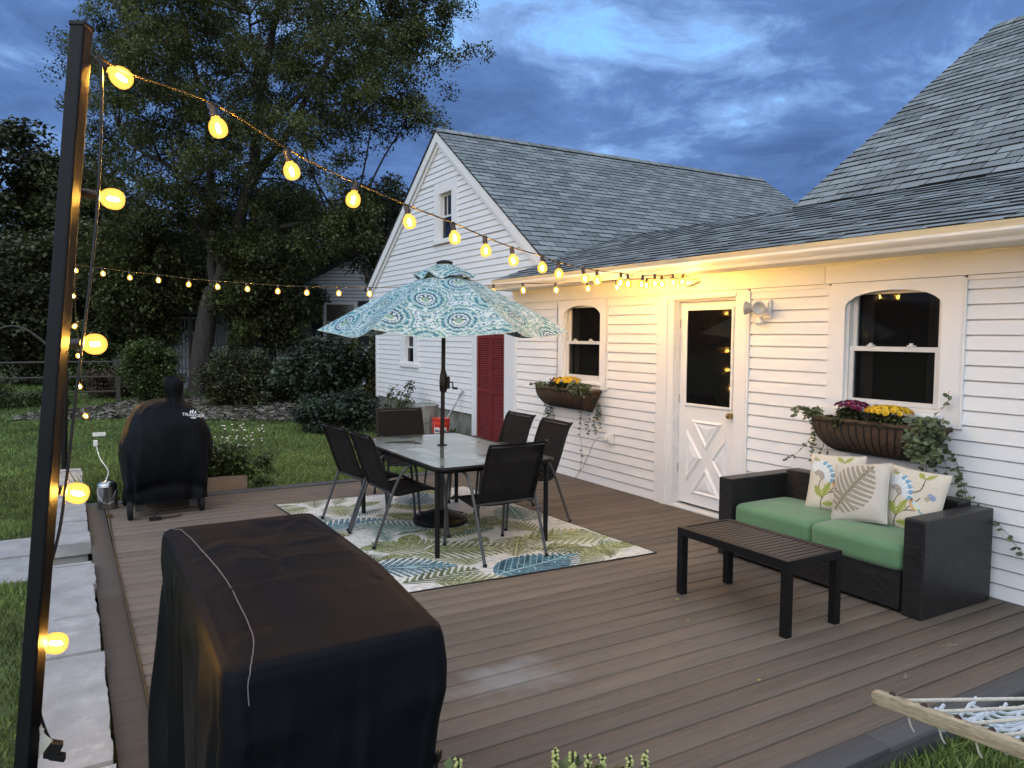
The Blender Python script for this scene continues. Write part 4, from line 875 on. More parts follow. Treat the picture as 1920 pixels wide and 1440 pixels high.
tree('broadleaf_tree', 'dark tree behind the left rake of the white gable', (13.6, 34.5, 0.2), 9, (13.4, 34, 5.2), (3.0, 2.6, 3.6), 60, 480, 0.2, 36, group=g, cl=1.0)
tree('broadleaf_tree', 'overhanging dark tree close to the gable corner', (8.4, 22.6, -0.1), 6, (8.6, 22.6, 5.0), (1.6, 1.5, 1.7), 26, 420, 0.13, 37, group=g, cl=0.7, aspect=0.26)
tree('understory_tree', 'low leafy tree hanging in front of the neighbour porch, left of the forked trunk', (2.3, 27.2, 0.0), 5, (2.4, 27.2, 3.3), (2.1, 1.2, 2.0), 74, 420, 0.15, 38, LEAF, group=g, cl=0.7, aspect=0.28, trunk_r=.09)
tree('understory_tree', 'leafy tree hanging over the neighbour porch roof, right of the forked trunk', (5.9, 24.8, 0.0), 5, (5.5, 24.8, 3.1), (1.8, 1.1, 1.9), 66, 420, 0.14, 39, LEAF, group=g, cl=0.6, aspect=0.28, trunk_r=.07)
tree('broadleaf_tree', 'bushy dark tree filling the gap behind the rail fence', (-1.2, 30, 0.0), 6, (-1.0, 30, 2.6), (2.4, 1.6, 2.4), 60, 420, 0.17, 40, group=g, cl=0.9)
def woods():
    rng = np.random.default_rng(77); cs = []
    for x in np.arange(-60, 90, 1.9):
        for y in (46, 50, 55):
            h = 3.4 + 2.2 * math.sin(x * .23 + y) + rng.uniform(-1, 1.4) + (y - 46) * 0.28
            for z in np.arange(1.0, max(2, h), 1.9): cs.append((x + rng.uniform(-1, 1), y + rng.uniform(-1.5, 1.5), z + rng.uniform(-.5, .5)))
    V, F, T = leaf_cloud(cs, [1.6] * len(cs), [110] * len(cs), 0.42, rng, aspect=.4)
    tag(np_mesh('woodland', V, F, LEAFD, attrs={'tint': T}), 'dark wooded strip closing the garden behind the trees', 'woodland', kind='stuff')
woods()
def shrub(name, label, c, r, ncl, per, leaf, seed, m=LEAFG, group='shrubs in the garden bed', cl=0.3, aspect=.4):
    base = (c[0], c[1], float(ground_z(c[0], c[1])))
    return tree(name, label, base, 1.5, (c[0], c[1], c[2]), r, ncl, per, leaf, seed, m, 'shrub', group, 0.03, cl, aspect=aspect, trunk_name='stem', crown_name='foliage')
shrub('round_shrub', 'round green shrub left of the big tree trunk', (2.05, 23.0, 0.72), (0.75, 0.7, 0.85), 60, 260, 0.075, 41)
shrub('round_shrub', 'wide dark shrub right of the big tree trunk', (3.95, 20.9, 0.50), (0.95, 0.7, 0.80), 75, 260, 0.075, 42, LEAFD)
shrub('tall_leafy_shrub', 'tall loose shrub with large leaves left of the gable wall', (5.05, 17.0, 0.72), (0.95, 0.7, 0.85), 60, 150, 0.11, 43, LEAFB, cl=.34)
shrub('low_shrub', 'low spreading plant at the foot of the gable corner', (4.75, 14.9, 0.12), (0.95, 0.6, 0.40), 60, 150, 0.07, 44, LEAFB, cl=.26)
shrub('low_shrub', 'reddish low shrub behind the string of bulbs at the left', (1.1, 24.5, 0.35), (0.8, 0.6, 0.5), 40, 150, 0.07, 45, mat('reddish_leaf', (0.07, 0.05, 0.03), 0.6, attr='tint', tintamt=0.6), cl=.28)
shrub('round_shrub', 'pale green shrub beyond the far black post', (0.6, 27.0, 0.95), (0.9, 0.7, 1.15), 50, 200, 0.10, 46, cl=.35)
shrub('round_shrub', 'bright green bush at the left edge by the teal box', (-2.6, 22.5, 0.95), (0.55, 0.5, 0.55), 24, 150, 0.09, 47, mat('lime_leaf', (0.08, 0.12, 0.025), 0.6, attr='tint', tintamt=0.6), cl=.26)
shrub('low_shrub', 'sprawling garden plants below the rail fence', (-1.5, 22.4, 0.05), (1.6, 0.5, 0.30), 40, 130, 0.07, 48, cl=.26)
shrub('low_shrub', 'dark ground shrub between the trunk and the neighbour porch', (5.6, 21.5, 0.4), (1.0, 0.6, 0.6), 50, 160, 0.09, 49, LEAFD, cl=.3)
# drooping amaranth-like plants by the corner
t_ = thing('tall_plant', 'tall drooping dark green plants beside the gable house corner', 'plant', (5.85, 16.9, -0.2))
rng = np.random.default_rng(50); rr = random.Random(50); st = MB(); cs = []
for k in range(9):
    x = 5.35 + k * 0.10 + rr.uniform(-.03, .03); y = 17.1 - k * 0.04 + rr.uniform(-.2, .2); h = rr.uniform(1.15, 1.75)
    P = [(x, y, -.25), (x + rr.uniform(-.05, .05), y, h * .6), (x + rr.uniform(-.1, .1), y, h)]; st.tube(P, [.02, .015, .008], 5)
    for q in np.linspace(0.25, 1, 10): cs.append((x + rr.uniform(-.06, .06), y + rr.uniform(-.06, .06), -0.1 + (h + .1) * q))
st.build('stem', LEAFG, t_)
V, F, T = leaf_cloud(cs, [0.11] * len(cs), [42] * len(cs), 0.11, rng, droop=1.0, aspect=.3, squash=1.3); np_mesh('foliage', V, F, mat('amaranth_leaf', (0.045, 0.05, 0.016), 0.6, attr='tint', tintamt=.6), t_, attrs={'tint': T})
# thin dark climber at the corner of the gable foundation
t_ = thing('climbing_plant', 'thin dark climbing plant in front of the gable foundation', 'plant', (5.35, 13.9, -0.25))
rng = np.random.default_rng(51); rr = random.Random(51); st = MB(); cs = []
for k in range(7):
    P = [(5.1 + rr.uniform(-.1, .3), 13.8 + rr.uniform(-.2, .2), -.3)]
    for j in range(5): p = P[-1]; P.append((p[0] + rr.uniform(.0, .12), p[1] - rr.uniform(-.05, .12), p[2] + rr.uniform(.12, .24)))
    st.tube(smooth_pts(P, 3), .007, 4); cs += P[1:]
st.build('stem', BARK, t_)
V, F, T = leaf_cloud(cs, [0.12] * len(cs), [16] * len(cs), 0.08, rng, aspect=.4); np_mesh('foliage', V, F, LEAFD, t_, attrs={'tint': T})
t_ = thing('weed_clump', 'small weeds growing at the foundation beside the red doors', 'plant', (5.75, 11.9, -0.2))
rng = np.random.default_rng(52); V, F, T = leaf_cloud([(5.72, 11.9 + q, -.12) for q in (-.3, -.15, 0, .2, .4)], [0.16] * 5, [90] * 5, 0.12, rng, droop=-.9, aspect=.14); np_mesh('foliage', V, F, LEAFG, t_, attrs={'tint': T})
# ---- raised planter at the back edge of the deck
t_ = thing('planter_box', 'low timber planter box at the far edge of the deck beside the smoker', 'planter', (1.3, 8.9, -0.12))
b = MB(); b.box((1.02, 8.80, -0.16), (1.72, 8.84, 0.135)); b.box((1.02, 9.20, -0.16), (1.72, 9.24, 0.135)); b.box((1.021, 8.84, -0.16), (1.06, 9.2, 0.134)); b.box((1.68, 8.84, -0.16), (1.719, 9.2, 0.134))
b.build('boards', mat('bare_timber', (0.24, 0.18, 0.13), 0.8, var=0.25, vs=5, stretch=(1, 6, 12), bump=.3, bs=30), t_)
b = MB(); b.box((1.06, 8.84, -0.1), (1.68, 9.2, 0.09)); b.build('soil', SOIL, t_)
t_ = thing('flowering_herb', 'bushy green herb with small white flower heads in the planter box', 'plant', (1.45, 9.02, 0.09))
rng = np.random.default_rng(53); rr = random.Random(53); st = MB(); cs = []; heads = []
for k in range(70):
    x = rr.uniform(1.1, 1.72); y = rr.uniform(8.86, 9.18); h = rr.uniform(.25, .52); tx = x + rr.uniform(-.12, .18); ty = y + rr.uniform(-.1, .1)
    st.tube([(x, y, .08), ((x + tx) / 2, (y + ty) / 2, .08 + h * .55), (tx, ty, .08 + h)], [.003, .0025, .0015], 4)
    for q in np.linspace(.25, .85, 5): cs.append((x + (tx - x) * q, y + (ty - y) * q, .08 + h * q))
    if k % 2 == 0: heads.append((tx + rr.uniform(0, .08), ty, .08 + h + rr.uniform(.0, .1)))
for k in range(26): heads.append((rr.uniform(1.5, 1.98), rr.uniform(8.9, 9.2), rr.uniform(.42, .68)))
for p in heads: st.tube([(p[0] - .03, p[1], p[2] - .2), (p[0], p[1], p[2])], .0015, 3)
st.build('stem', LEAFG, t_)
V, F, T = leaf_cloud(cs, [0.065] * len(cs), [12] * len(cs), 0.045, rng, aspect=.3); np_mesh('foliage', V, F, LEAFG, t_, attrs={'tint': T})
b = MB(); b.lathe([(0, -.008), (.011, -.002), (.012, .006), (0, .011)], (0, 0, 0), 6)
hd = b.build('flower_head', mat('white_petals', (0.62, 0.62, 0.56), 0.7), t_, world=False)
for i, p in enumerate(heads):
    o = hd
    if i: o = hd.copy(); COL.objects.link(o)
    o.parent = t_; o.location = Vector(p) - Vector((1.45, 9.02, 0.09))
t_ = thing('herb_clump', 'leafy low clump spilling over the right end of the planter', 'plant', (1.85, 8.95, -0.1))
V, F, T = leaf_cloud([(1.72 + .30 * rng.random(), 8.80 + .25 * rng.random(), -.05 + .40 * rng.random()) for k in range(36)], [0.07] * 36, [30] * 36, 0.04, rng, aspect=.35); np_mesh('foliage', V, F, LEAFG, t_, attrs={'tint': T})
b = MB()
for k in range(12): x = 1.75 + rr.random() * .25; y = 8.85 + rr.random() * .15; b.tube([(x, y, -.13), (x + .02, y, .3)], .0025, 4)
b.build('stem', LEAFG, t_)
# wild grass tuft by the kettle and flowers in front of the viewer
t_ = thing('grass_tuft', 'clump of long grass behind the steel kettle', 'plant', (0.4, 9.3, -0.12))
V, F, T = leaf_cloud([(.15 + .75 * rng.random(), 8.78 + .5 * rng.random(), -.1) for k in range(40)], [0.06] * 40, [16] * 40, 0.36, rng, droop=-1.15, aspect=.02); np_mesh('blades', V, F, BLADE, t_, attrs={'tint': T})
for (lab, xs, seed, hh) in (('bushy herb with yellow green flower spikes at the bottom edge of the photo', [(0.90, 1.27), (0.955, 1.24), (.925, 1.25), (.87, 1.29)], 61, .855), ('single yellow flower spike at the bottom edge right of the herb', [(1.03, 1.19), (1.0, 1.205)], 62, .852), ('thin pale flower stalk at the bottom edge in front of the grill cover', [(.69, 1.39)], 63, .842)):
    t_ = thing('flower_spike', lab, 'plant', (xs[0][0], xs[0][1], -0.12)); rr = random.Random(seed); rng = np.random.default_rng(seed); st = MB(); cs = []; fl = MB()
    for (x, y) in xs:
        h = hh + rr.uniform(-.012, .004); st.tube([(x, y, -.13), (x + .01, y, .4), (x, y, h)], .0022, 5)
        for q in np.linspace(.35, .80, 12): cs.append((x + rr.uniform(-.02, .02), y, q))
        for j in range(26):
            a = rr.uniform(0, 6.28); fl.lathe([(0, -.004), (.0042, 0), (0, .005)], (x + math.cos(a) * .006, y + math.sin(a) * .006, h - .055 + .055 * j / 26), 5)
    st.build('stem', LEAFG, t_)
    V, F, T = leaf_cloud(cs, [0.03] * len(cs), [14] * len(cs), 0.035, rng, aspect=.3); np_mesh('foliage', V, F, LEAFG, t_, attrs={'tint': T}); fl.build('florets', mat('pale_yellow_florets_%d' % seed, (0.40, 0.42, 0.14), 0.6), t_)
# ================================================================== patterns (arrays of colour in fabric coordinates)
def hsh(x, y, s=0):
    v = np.sin(x * 127.1 + y * 311.7 + s * 74.7) * 43758.5453; return v - np.floor(v)
def vnoise(x, y, s=0):
    xi = np.floor(x); yi = np.floor(y); fx = x - xi; fy = y - yi; fx = fx * fx * (3 - 2 * fx); fy = fy * fy * (3 - 2 * fy)
    return (hsh(xi, yi, s) * (1 - fx) + hsh(xi + 1, yi, s) * fx) * (1 - fy) + (hsh(xi, yi + 1, s) * (1 - fx) + hsh(xi + 1, yi + 1, s) * fx) * fy
def lerpc(C, m, col):
    C[m] = col
def leaf_local(X, Y, cx, cy, ang, L):
    dx = X - cx; dy = Y - cy; u = (dx * math.cos(ang) + dy * math.sin(ang)) / L; v = (-dx * math.sin(ang) + dy * math.cos(ang)) / L
    return u, v
def paint_monstera(C, X, Y, cx, cy, ang, L, dark, mid, light, seed=0, slits=9):
    u, v = leaf_local(X, Y, cx, cy, ang, L)
    w = 0.62 * np.sqrt(np.clip(u + 0.12, 0, None)) * (1 - np.clip(u, 0, 1) ** 1.7) * 1.1
    ins = (np.abs(v) < w) & (u > -0.12) & (u < 1.0)
    th = np.arctan2(np.abs(v), u + 0.15); r = np.hypot(u + .15, v)
    av_ = np.abs(v) / (w + 1e-4); kk = (u + .12 - .55 * np.abs(v)) * (slits + 2.0); fq = np.abs(kk - np.floor(kk) - .5); sl = fq > (.46 - .26 * np.clip(av_ - .12, 0, 1))
    rib = np.abs(v) < 0.012
    streak = vnoise(th * 34 + seed, r * 5, seed)
    C[ins] = mid; m = ins & (streak > 0.55); C[m] = dark; m = ins & (streak > 0.80); C[m] = light
    m = ins & sl & (np.abs(v) > .04); C[m] = (0.58, 0.58, 0.54); m = ins & ~sl & (fq < .035) & (av_ < .8); C[m] = light
    C[ins & rib] = light
def paint_oval(C, X, Y, cx, cy, ang, L, wd, dark, mid, light, seed=0):
    u, v = leaf_local(X, Y, cx, cy, ang, L); w = wd * np.sin(np.clip(u, 0, 1) * math.pi) ** 0.7
    ins = (np.abs(v) < w) & (u > 0) & (u < 1); n = vnoise(u * 14 - np.abs(v) * 18 + seed, v * 6, seed); C[ins] = mid
    C[ins & (n > .6)] = dark; C[ins & (np.abs(((u - np.abs(v) * 1.1) * 11) % 1.0) < .13)] = light; C[ins & (vnoise(u * 30, np.abs(v) * 30 + u * 20, seed + 2) > .80)] = light; C[ins & (np.abs(v) < .012)] = light
def paint_frond(C, X, Y, cx, cy, ang, L, dark, mid, n=11, wd=.30):
    u, v = leaf_local(X, Y, cx, cy, ang, L); av = np.abs(v); k = (u - av * 0.9) * n; fr = k - np.floor(k)
    w = wd * np.sin(np.clip(u - av * .5, 0.02, 1) * math.pi) ** .6
    ins = (av < w) & (k > 0) & (k < n) & (np.abs(fr - .5) < .34 * (1 - (av / (w + 1e-4)) ** 2) + .02) & (u > 0) & (u < 1.1)
    C[ins] = mid; C[ins & (hsh(np.floor(k), np.sign(v), 3) > .5)] = dark; C[(av < .008) & (u > 0) & (u < 1)] = dark
def rug_pattern(X, Y, W, H):
    C = np.empty(X.shape + (3,)); C[:] = (0.60, 0.60, 0.57)
    sq = vnoise(X * 26 + 9, Y * 60, 4); C[(sq > .62) & (sq < .74)] = (0.36, 0.37, 0.36)
    G1 = (.085, .10, .04); G2 = (.19, .21, .095); G3 = (.40, .43, .27); B1 = (.022, .065, .095); B2 = (.05, .13, .175); B3 = (.28, .43, .47); T1 = (.05, .12, .10); T2 = (.10, .20, .17)
    rng = np.random.default_rng(14)
    for k in range(58):
        cx, cy = rng.uniform(0, W), rng.uniform(0, H); a = rng.uniform(0, 6.28); ty = k % 4
        if ty == 0: paint_frond(C, X, Y, cx, cy, a, rng.uniform(.32, .5), G1, G2)
        elif ty == 1: paint_oval(C, X, Y, cx, cy, a, rng.uniform(.35, .5), .2, G1, G2, G3, k)
        elif ty == 2: paint_frond(C, X, Y, cx, cy, a, rng.uniform(.35, .55), T1, T2, 13, .24)
        else: paint_monstera(C, X, Y, cx, cy, a, rng.uniform(.42, .6), G1, G2, G3, k)
    # larger hand placed leaves: x from the left edge, y from the near edge
    paint_monstera(C, X, Y, 0.95, 0.12, .25, .62, B1, B2, B3, 1); paint_oval(C, X, Y, 0.72, 0.08, .22, .72, .34, B1, B2, B3, 5)
    paint_monstera(C, X, Y, 0.02, 0.62, -.35, .62, B1, B2, B3, 3); paint_frond(C, X, Y, .06, .20, .12, .62, (.07, .09, .04), (.12, .15, .07))
    paint_monstera(C, X, Y, 0.62, 0.86, -.35, .66, G1, (.13, .16, .05), G3, 7); paint_monstera(C, X, Y, 2.05, .62, 2.7, .66, (.16, .19, .09), (.28, .31, .16), (.46, .48, .33), 9)
    paint_frond(C, X, Y, 1.3, .80, .05, .75, G2, (.33, .36, .19)); paint_frond(C, X, Y, 1.55, .22, .25, .55, G2, (.33, .36, .19))
    paint_oval(C, X, Y, .10, 1.12, .2, .42, .22, G1, G2, G3, 2); paint_oval(C, X, Y, .50, 1.02, 2.2, .36, .26, G1, G2, G3, 6); paint_oval(C, X, Y, .50, 1.10, 1.0, .36, .26, G1, (.15, .18, .05), G3, 8)
    paint_monstera(C, X, Y, .15, 1.95, .1, .60, B1, B2, B3, 11); paint_monstera(C, X, Y, .8, 1.6, 2.4, .55, T1, T2, (.34, .42, .38), 13)
    paint_monstera(C, X, Y, 1.8, 1.5, 1.2, .55, T1, (.09, .17, .15), B3, 15); paint_monstera(C, X, Y, 1.2, 2.5, .9, .6, B1, B2, B3, 17); paint_oval(C, X, Y, 1.2, 1.35, .4, .5, .22, G1, G2, G3, 12)
    C *= (0.90 + 0.2 * vnoise(X * 110, Y * 110, 8))[..., None]
    e = (X < .012) | (X > W - .012) | (Y < .012) | (Y > H - .012); C[e] = (.03, .03, .03)
    return C
def grid_faces(n, m):
    i, j = np.meshgrid(np.arange(n - 1), np.arange(m - 1), indexing='ij'); a = (i * m + j).ravel(); return np.stack([a, a + m, a + m + 1, a + 1], 1)
PATTERN = mat('printed_outdoor_fabric', (1, 1, 1), 0.85, var=0.05, vs=3, bump=.25, bs=400, bumpd=.001, color_attr=True, spec=.2)
# ---- rug
def make_rug():
    W, H = 2.10, 3.10; nx, ny = 380, 540
    x = np.linspace(0, W, nx); y = np.linspace(0, H, ny); X, Y = np.meshgrid(x, y, indexing='ij'); C = rug_pattern(X, Y, W, H)
    Z = 0.007 + 0.004 * np.exp(-((X - W) ** 2) / .01) * (np.sin(Y * 9) * .5 + .5) + .0012 * np.sin(X * 8 + Y * 3) ** 2
    a = R(1.8); ox, oy = 1.905, 4.625
    V = np.stack([ox + X * math.cos(a) + Y * -math.sin(a) * 0 - Y * .045, oy + Y * math.cos(a) - X * .045, Z], -1).reshape(-1, 3)
    edge = [(i, 0) for i in range(nx)] + [(nx - 1, j) for j in range(1, ny)] + [(i, ny - 1) for i in range(nx - 2, -1, -1)] + [(0, j) for j in range(ny - 2, 0, -1)]
    ids = np.array([i * ny + j for i, j in edge]); low = V[ids].copy(); low[:, 2] = 0.0025; base = len(V); V = np.concatenate([V, low]); k = len(ids); q = np.arange(k)
    F = np.concatenate([grid_faces(nx, ny), np.stack([ids, ids[(q + 1) % k], base + (q + 1) % k, base + q], 1)])
    C = np.concatenate([C.reshape(-1, 3), np.full((k, 3), .04)])
    o = np_mesh('outdoor_rug', V, F, PATTERN, colors=C, smooth=False)
    tag(o, 'cream outdoor rug printed with blue and green tropical leaves under the dining table', 'rug')
make_rug()
# ---- umbrella
UC = Vector((2.965, 6.26, 0.0)); UA = R(-25.3)
def medallion(U, Vv):
    """ogee medallions on a half drop lattice"""
    PX, PY = .56, .66; best = None
    C = np.empty(U.shape + (3,)); C[:] = (0.06, 0.20, 0.30)
    D = np.full(U.shape, 9.0); A = np.zeros(U.shape)
    for r_ in range(-6, 8):
        for c_ in range(-8, 9):
            cx = (c_ + (.5 if r_ % 2 else 0)) * PX; cy = r_ * PY * .5
            dx = (U - cx) / .285; dy = (Vv - cy) / .335; d = np.sqrt(dx * dx + dy * dy) * (1 + .10 * np.clip(dy, -1, 1)); m = d < D; D[m] = d[m]; A[m] = np.arctan2(dy, dx)[m]
    W_ = (.56, .62, .61); T = (.075, .24, .29); Bl = (.045, .13, .24); Lt = (.20, .37, .41); Nv = (.018, .038, .085); Gn = (.27, .37, .22); Gy = (.33, .42, .42)
    S1 = D + .022 * np.abs(np.sin(A * 8)); S2 = D + .035 * np.abs(np.sin(A * 6))
    bands = [(0, .055, Lt), (.055, .13, Gn), (.13, .20, W_), (.20, .235, Bl), (.235, .30, W_), (.30, .335, Nv), (.335, .40, T), (.40, .425, W_), (.425, .48, Lt), (.48, .50, Nv), (.50, .56, T), (.56, .60, Gy), (.60, .63, Gn), (.63, .70, T), (.70, .73, W_), (.73, .79, Bl), (.79, .83, W_), (.83, .90, Lt), (.90, .93, Nv), (.93, 1.0, Gy), (1.0, 1.05, Bl), (1.05, 1.12, T), (1.12, 1.18, W_), (1.18, 1.3, Nv)]
    for k, (a, b_, c) in enumerate(bands):
        s = D if a < .3 else (S1 if a < .7 else S2); C[(s >= a) & (s < b_)] = c
    dots = (np.abs(D - .365) < .02) & (np.sin(A * 22) > .3); C[dots] = W_; dots = (np.abs(D - .595) < .016) & (np.sin(A * 30) > .2); C[dots] = W_; dots = (np.abs(S2 - .76) < .02) & (np.sin(A * 40) > .1); C[dots] = W_
    pet = (D > .085) & (D < .20) & (np.sin(A) < .35) & (np.cos(A * 7 + 1.5) > .35); C[pet] = Nv
    C[D > 1.30] = T; ss = (np.abs(np.sin(D * 58)) < .30) & (D > .5); C[ss] = C[ss] * .45 + np.array(W_) * .5; hz = (vnoise(U * 45, Vv * 45, 9) > .72) & (D > .45); C[hz] = W_
    C = C * (.92 + .16 * vnoise(U * 160, Vv * 160, 2))[..., None] * np.array([.78, .85, .87])
    return C
def umbrella():
    t = thing('patio_umbrella', 'blue and white medallion print patio umbrella standing through the glass table', 'umbrella', (UC.x, UC.y, 0.008))
    RAD = 1.135; ZR, ZT = 1.758, 2.235; r0 = 0.20
    def canopy(z_of, ra, rb, nU, nV, sag, off, wob, dz=0):
        VV = []; CC = []; FF = []; base = 0
        for p in range(6):
            a0 = UA + p * math.pi / 3; a1 = a0 + math.pi / 3
            s = np.linspace(0, 1, nU); q = np.linspace(0, 1, nV); Sx, Q = np.meshgrid(s, q, indexing='ij')
            rr_ = ra + (rb - ra) * Q
            x0, y0 = np.cos(a0) * rr_, np.sin(a0) * rr_; x1, y1 = np.cos(a1) * rr_, np.sin(a1) * rr_
            x = x0 + (x1 - x0) * Sx; y = y0 + (y1 - y0) * Sx
            bow = 4 * Sx * (1 - Sx); inw = 1 - sag * .55 * bow * Q ** 2
            x *= inw; y *= inw
            z = z_of(Q) - sag * .36 * bow * Q ** 1.5 + wob * np.sin(Sx * 9 + p * 2) * Q ** 4
            C = medallion((Sx - .5) * rr_ * 1.0 + p * .11, rr_ * 1.12 + .07 * p)
            seam = (np.minimum(Sx, 1 - Sx) * rr_ < .006); C[seam] = (.30, .38, .38); hem = Q > 1 - .012; C[hem] = (.32, .38, .36)
            VV.append(np.stack([UC.x + x, UC.y + y, z + dz], -1).reshape(-1, 3)); CC.append(C.reshape(-1, 3)); FF.append(grid_faces(nU, nV) + base); base += nU * nV
        return np.concatenate(VV), np.concatenate(FF), np.concatenate(CC)
    zf = lambda Q: ZR + (ZT - ZR) * (1 - Q ** 1.12)
    V, F, C = canopy(zf, r0, RAD, 100, 120, .16, 0, .006)
    np_mesh('canopy', V, F, PATTERN, t, colors=C, smooth=True)
    zv = lambda Q: 2.375 - .115 * Q ** 1.0
    V, F, C = canopy(zv, .03, .285, 46, 30, .10, .3, .013); np_mesh('vent', V, F, PATTERN, t, colors=C, smooth=True)
    b = MB(); b.lathe([(.075, 2.362), (.075, 2.378), (.03, 2.392), (0, 2.396)], (UC.x, UC.y, 0), 20); b.build('finial', BLACKMETAL, t, smooth=True)
    b = MB(); b.tube([(UC.x - .045, UC.y, .06), (UC.x - .02, UC.y, 1.0), (UC.x, UC.y, 2.37)], .019, 16); b.build('pole', mat('dark_bronze', (.02, .014, .011), .35, metal=.5, var=.2), t, smooth=True)
    px = UC.x - .012
    b = MB(); b.lathe([(.022, 1.20), (.034, 1.22), (.037, 1.29), (.032, 1.36), (.022, 1.40)], (px, UC.y, 0), 16); b.obox((px + .03, UC.y - .02, 1.29), (.03, .045, .11)); h = b.build('crank_housing', bpy.data.materials['dark_bronze'], t, smooth=True)
    b = MB(); b.tube([(px + .03, UC.y - .02, 1.30), (px + .075, UC.y - .035, 1.29), (px + .078, UC.y - .037, 1.235)], .007, 8); b.tube([(px + .076, UC.y - .037, 1.238), (px + .115, UC.y - .055, 1.236)], .011, 10); b.build('crank_handle', bpy.data.materials['dark_bronze'], h, smooth=True)
    for p in range(6):
        a = UA + p * math.pi / 3; c, s = math.cos(a), math.sin(a)
        b = MB(); b.tube([(UC.x + c * .04, UC.y + s * .04, 2.21), (UC.x + c * RAD * .985, UC.y + s * RAD * .985, ZR - .006)], .008, 6); b.tube([(UC.x + c * .03, UC.y + s * .03, 1.93), (UC.x + c * .60, UC.y + s * .60, 2.0)], .007, 6); b.build('rib', BLACKMETAL, t)
    b = MB(); b.lathe([(.0, .0), (.245, .0), (.25, .03), (.235, .05), (.14, .09), (.06, .105), (.045, .12)], (UC.x - .045, UC.y, .012), 36)
    for k in range(6):
        a = k * math.pi / 3; b.bar((UC.x - .045 + .05 * math.cos(a), UC.y + .05 * math.sin(a), .115), (UC.x - .045 + .23 * math.cos(a), UC.y + .23 * math.sin(a), .065), .03, .02)
    b.build('base', BLACKMETAL, t, smooth=True)
    b = MB(); b.lathe([(.034, .12), (.030, .42), (.034, .43), (.034, .46), (.024, .465)], (UC.x - .042, UC.y, .01), 18); b.build('base_tube', GREYMETAL, t, smooth=True)
umbrella()
# ---- glass dining table
WETGLASS = bpy.data.materials.new('wet_table_glass'); WETGLASS.use_nodes = True
def wet():
    N = WETGLASS.node_tree.nodes; L = WETGLASS.node_tree.links; b = N['Principled BSDF']
    b.inputs['Base Color'].default_value = (.16, .22, .20, 1); b.inputs['Specular IOR Level'].default_value = .9; b.inputs['Coat Weight'].default_value = 1.0; b.inputs['Coat Roughness'].default_value = .03; b.inputs['Roughness'].default_value = .12
    tcn = N.new('ShaderNodeTexCoord'); n = N.new('ShaderNodeTexNoise'); n.inputs['Scale'].default_value = 2.6; n.inputs['Detail'].default_value = 5; L.new(tcn.outputs['Object'], n.inputs['Vector'])
    r = N.new('ShaderNodeMapRange'); r.inputs[1].default_value = .52; r.inputs[2].default_value = .56; r.inputs[3].default_value = .22; r.inputs[4].default_value = .035; L.new(n.outputs['Fac'], r.inputs[0]); L.new(r.outputs[0], b.inputs['Roughness']); L.new(r.outputs[0], b.inputs['Coat Roughness'])
    v = N.new('ShaderNodeTexNoise'); v.inputs['Scale'].default_value = 55; v.inputs['Detail'].default_value = 3; L.new(tcn.outputs['Object'], v.inputs['Vector'])
    bu = N.new('ShaderNodeBump'); bu.inputs['Strength'].default_value = .10; bu.inputs['Distance'].default_value = .002; L.new(v.outputs['Fac'], bu.inputs['Height']); L.new(bu.outputs[0], b.inputs['Normal'])
wet()
def rounded(x0, y0, x1, y1, r, n=6):
    P = []
    for (cx, cy, a) in ((x1 - r, y1 - r, 0), (x0 + r, y1 - r, 90), (x0 + r, y0 + r, 180), (x1 - r, y0 + r, 270)):
        for k in range(n + 1): t = R(a + 90 * k / n); P.append((cx + r * math.cos(t), cy + r * math.sin(t)))
    return P
t_ = thing('dining_table', 'rectangular patio table with wet frosted glass top and black legs', 'table', (2.93, 6.10, 0.012))
TX0, TY0, TX1, TY1 = 2.385, 5.15, 3.455, 7.02
b = MB(); pts = rounded(TX0 + .012, TY0 + .012, TX1 - .012, TY1 - .012, .09); b.prism([(x, y, .708) for x, y in pts], (0, 0, .010)); o = b.build('glass_top', WETGLASS, t_); o.data.flip_normals()
b = MB(); pts = rounded(TX0, TY0, TX1, TY1, .10, 8); b.tube([(x, y, .706) for x, y in pts], .0165, 10, closed=True); pi_ = rounded(TX0 + .05, TY0 + .05, TX1 - .05, TY1 - .05, .07, 6)
b.bar((TX0 + .05, TY0 + .1, .682), (TX0 + .05, TY1 - .1, .682), .022, .03); b.bar((TX1 - .05, TY0 + .1, .682), (TX1 - .05, TY1 - .1, .682), .022, .03); b.bar((TX0 + .06, TY0 + .05, .682), (TX1 - .06, TY0 + .05, .682), .022, .03); b.bar((TX0 + .06, TY1 - .05, .682), (TX1 - .06, TY1 - .05, .682), .022, .03)
b.build('rim', BLACKMETAL, t_, smooth=True)
b = MB(); b.lathe([(.030, .7185), (.046, .7195), (.046, .724), (.024, .726)], (UC.x - .026, UC.y, 0), 20); b.build('umbrella_collar', BLACKMETAL, t_, smooth=True)
for (x, y) in ((2.425, 5.25), (3.415, 5.25), (2.425, 6.93), (3.415, 6.93)):
    b = MB(); b.tube([(x, y, .012), (x, y, .69)], .020, 14); b.build('leg', BLACKMETAL, t_, smooth=True)
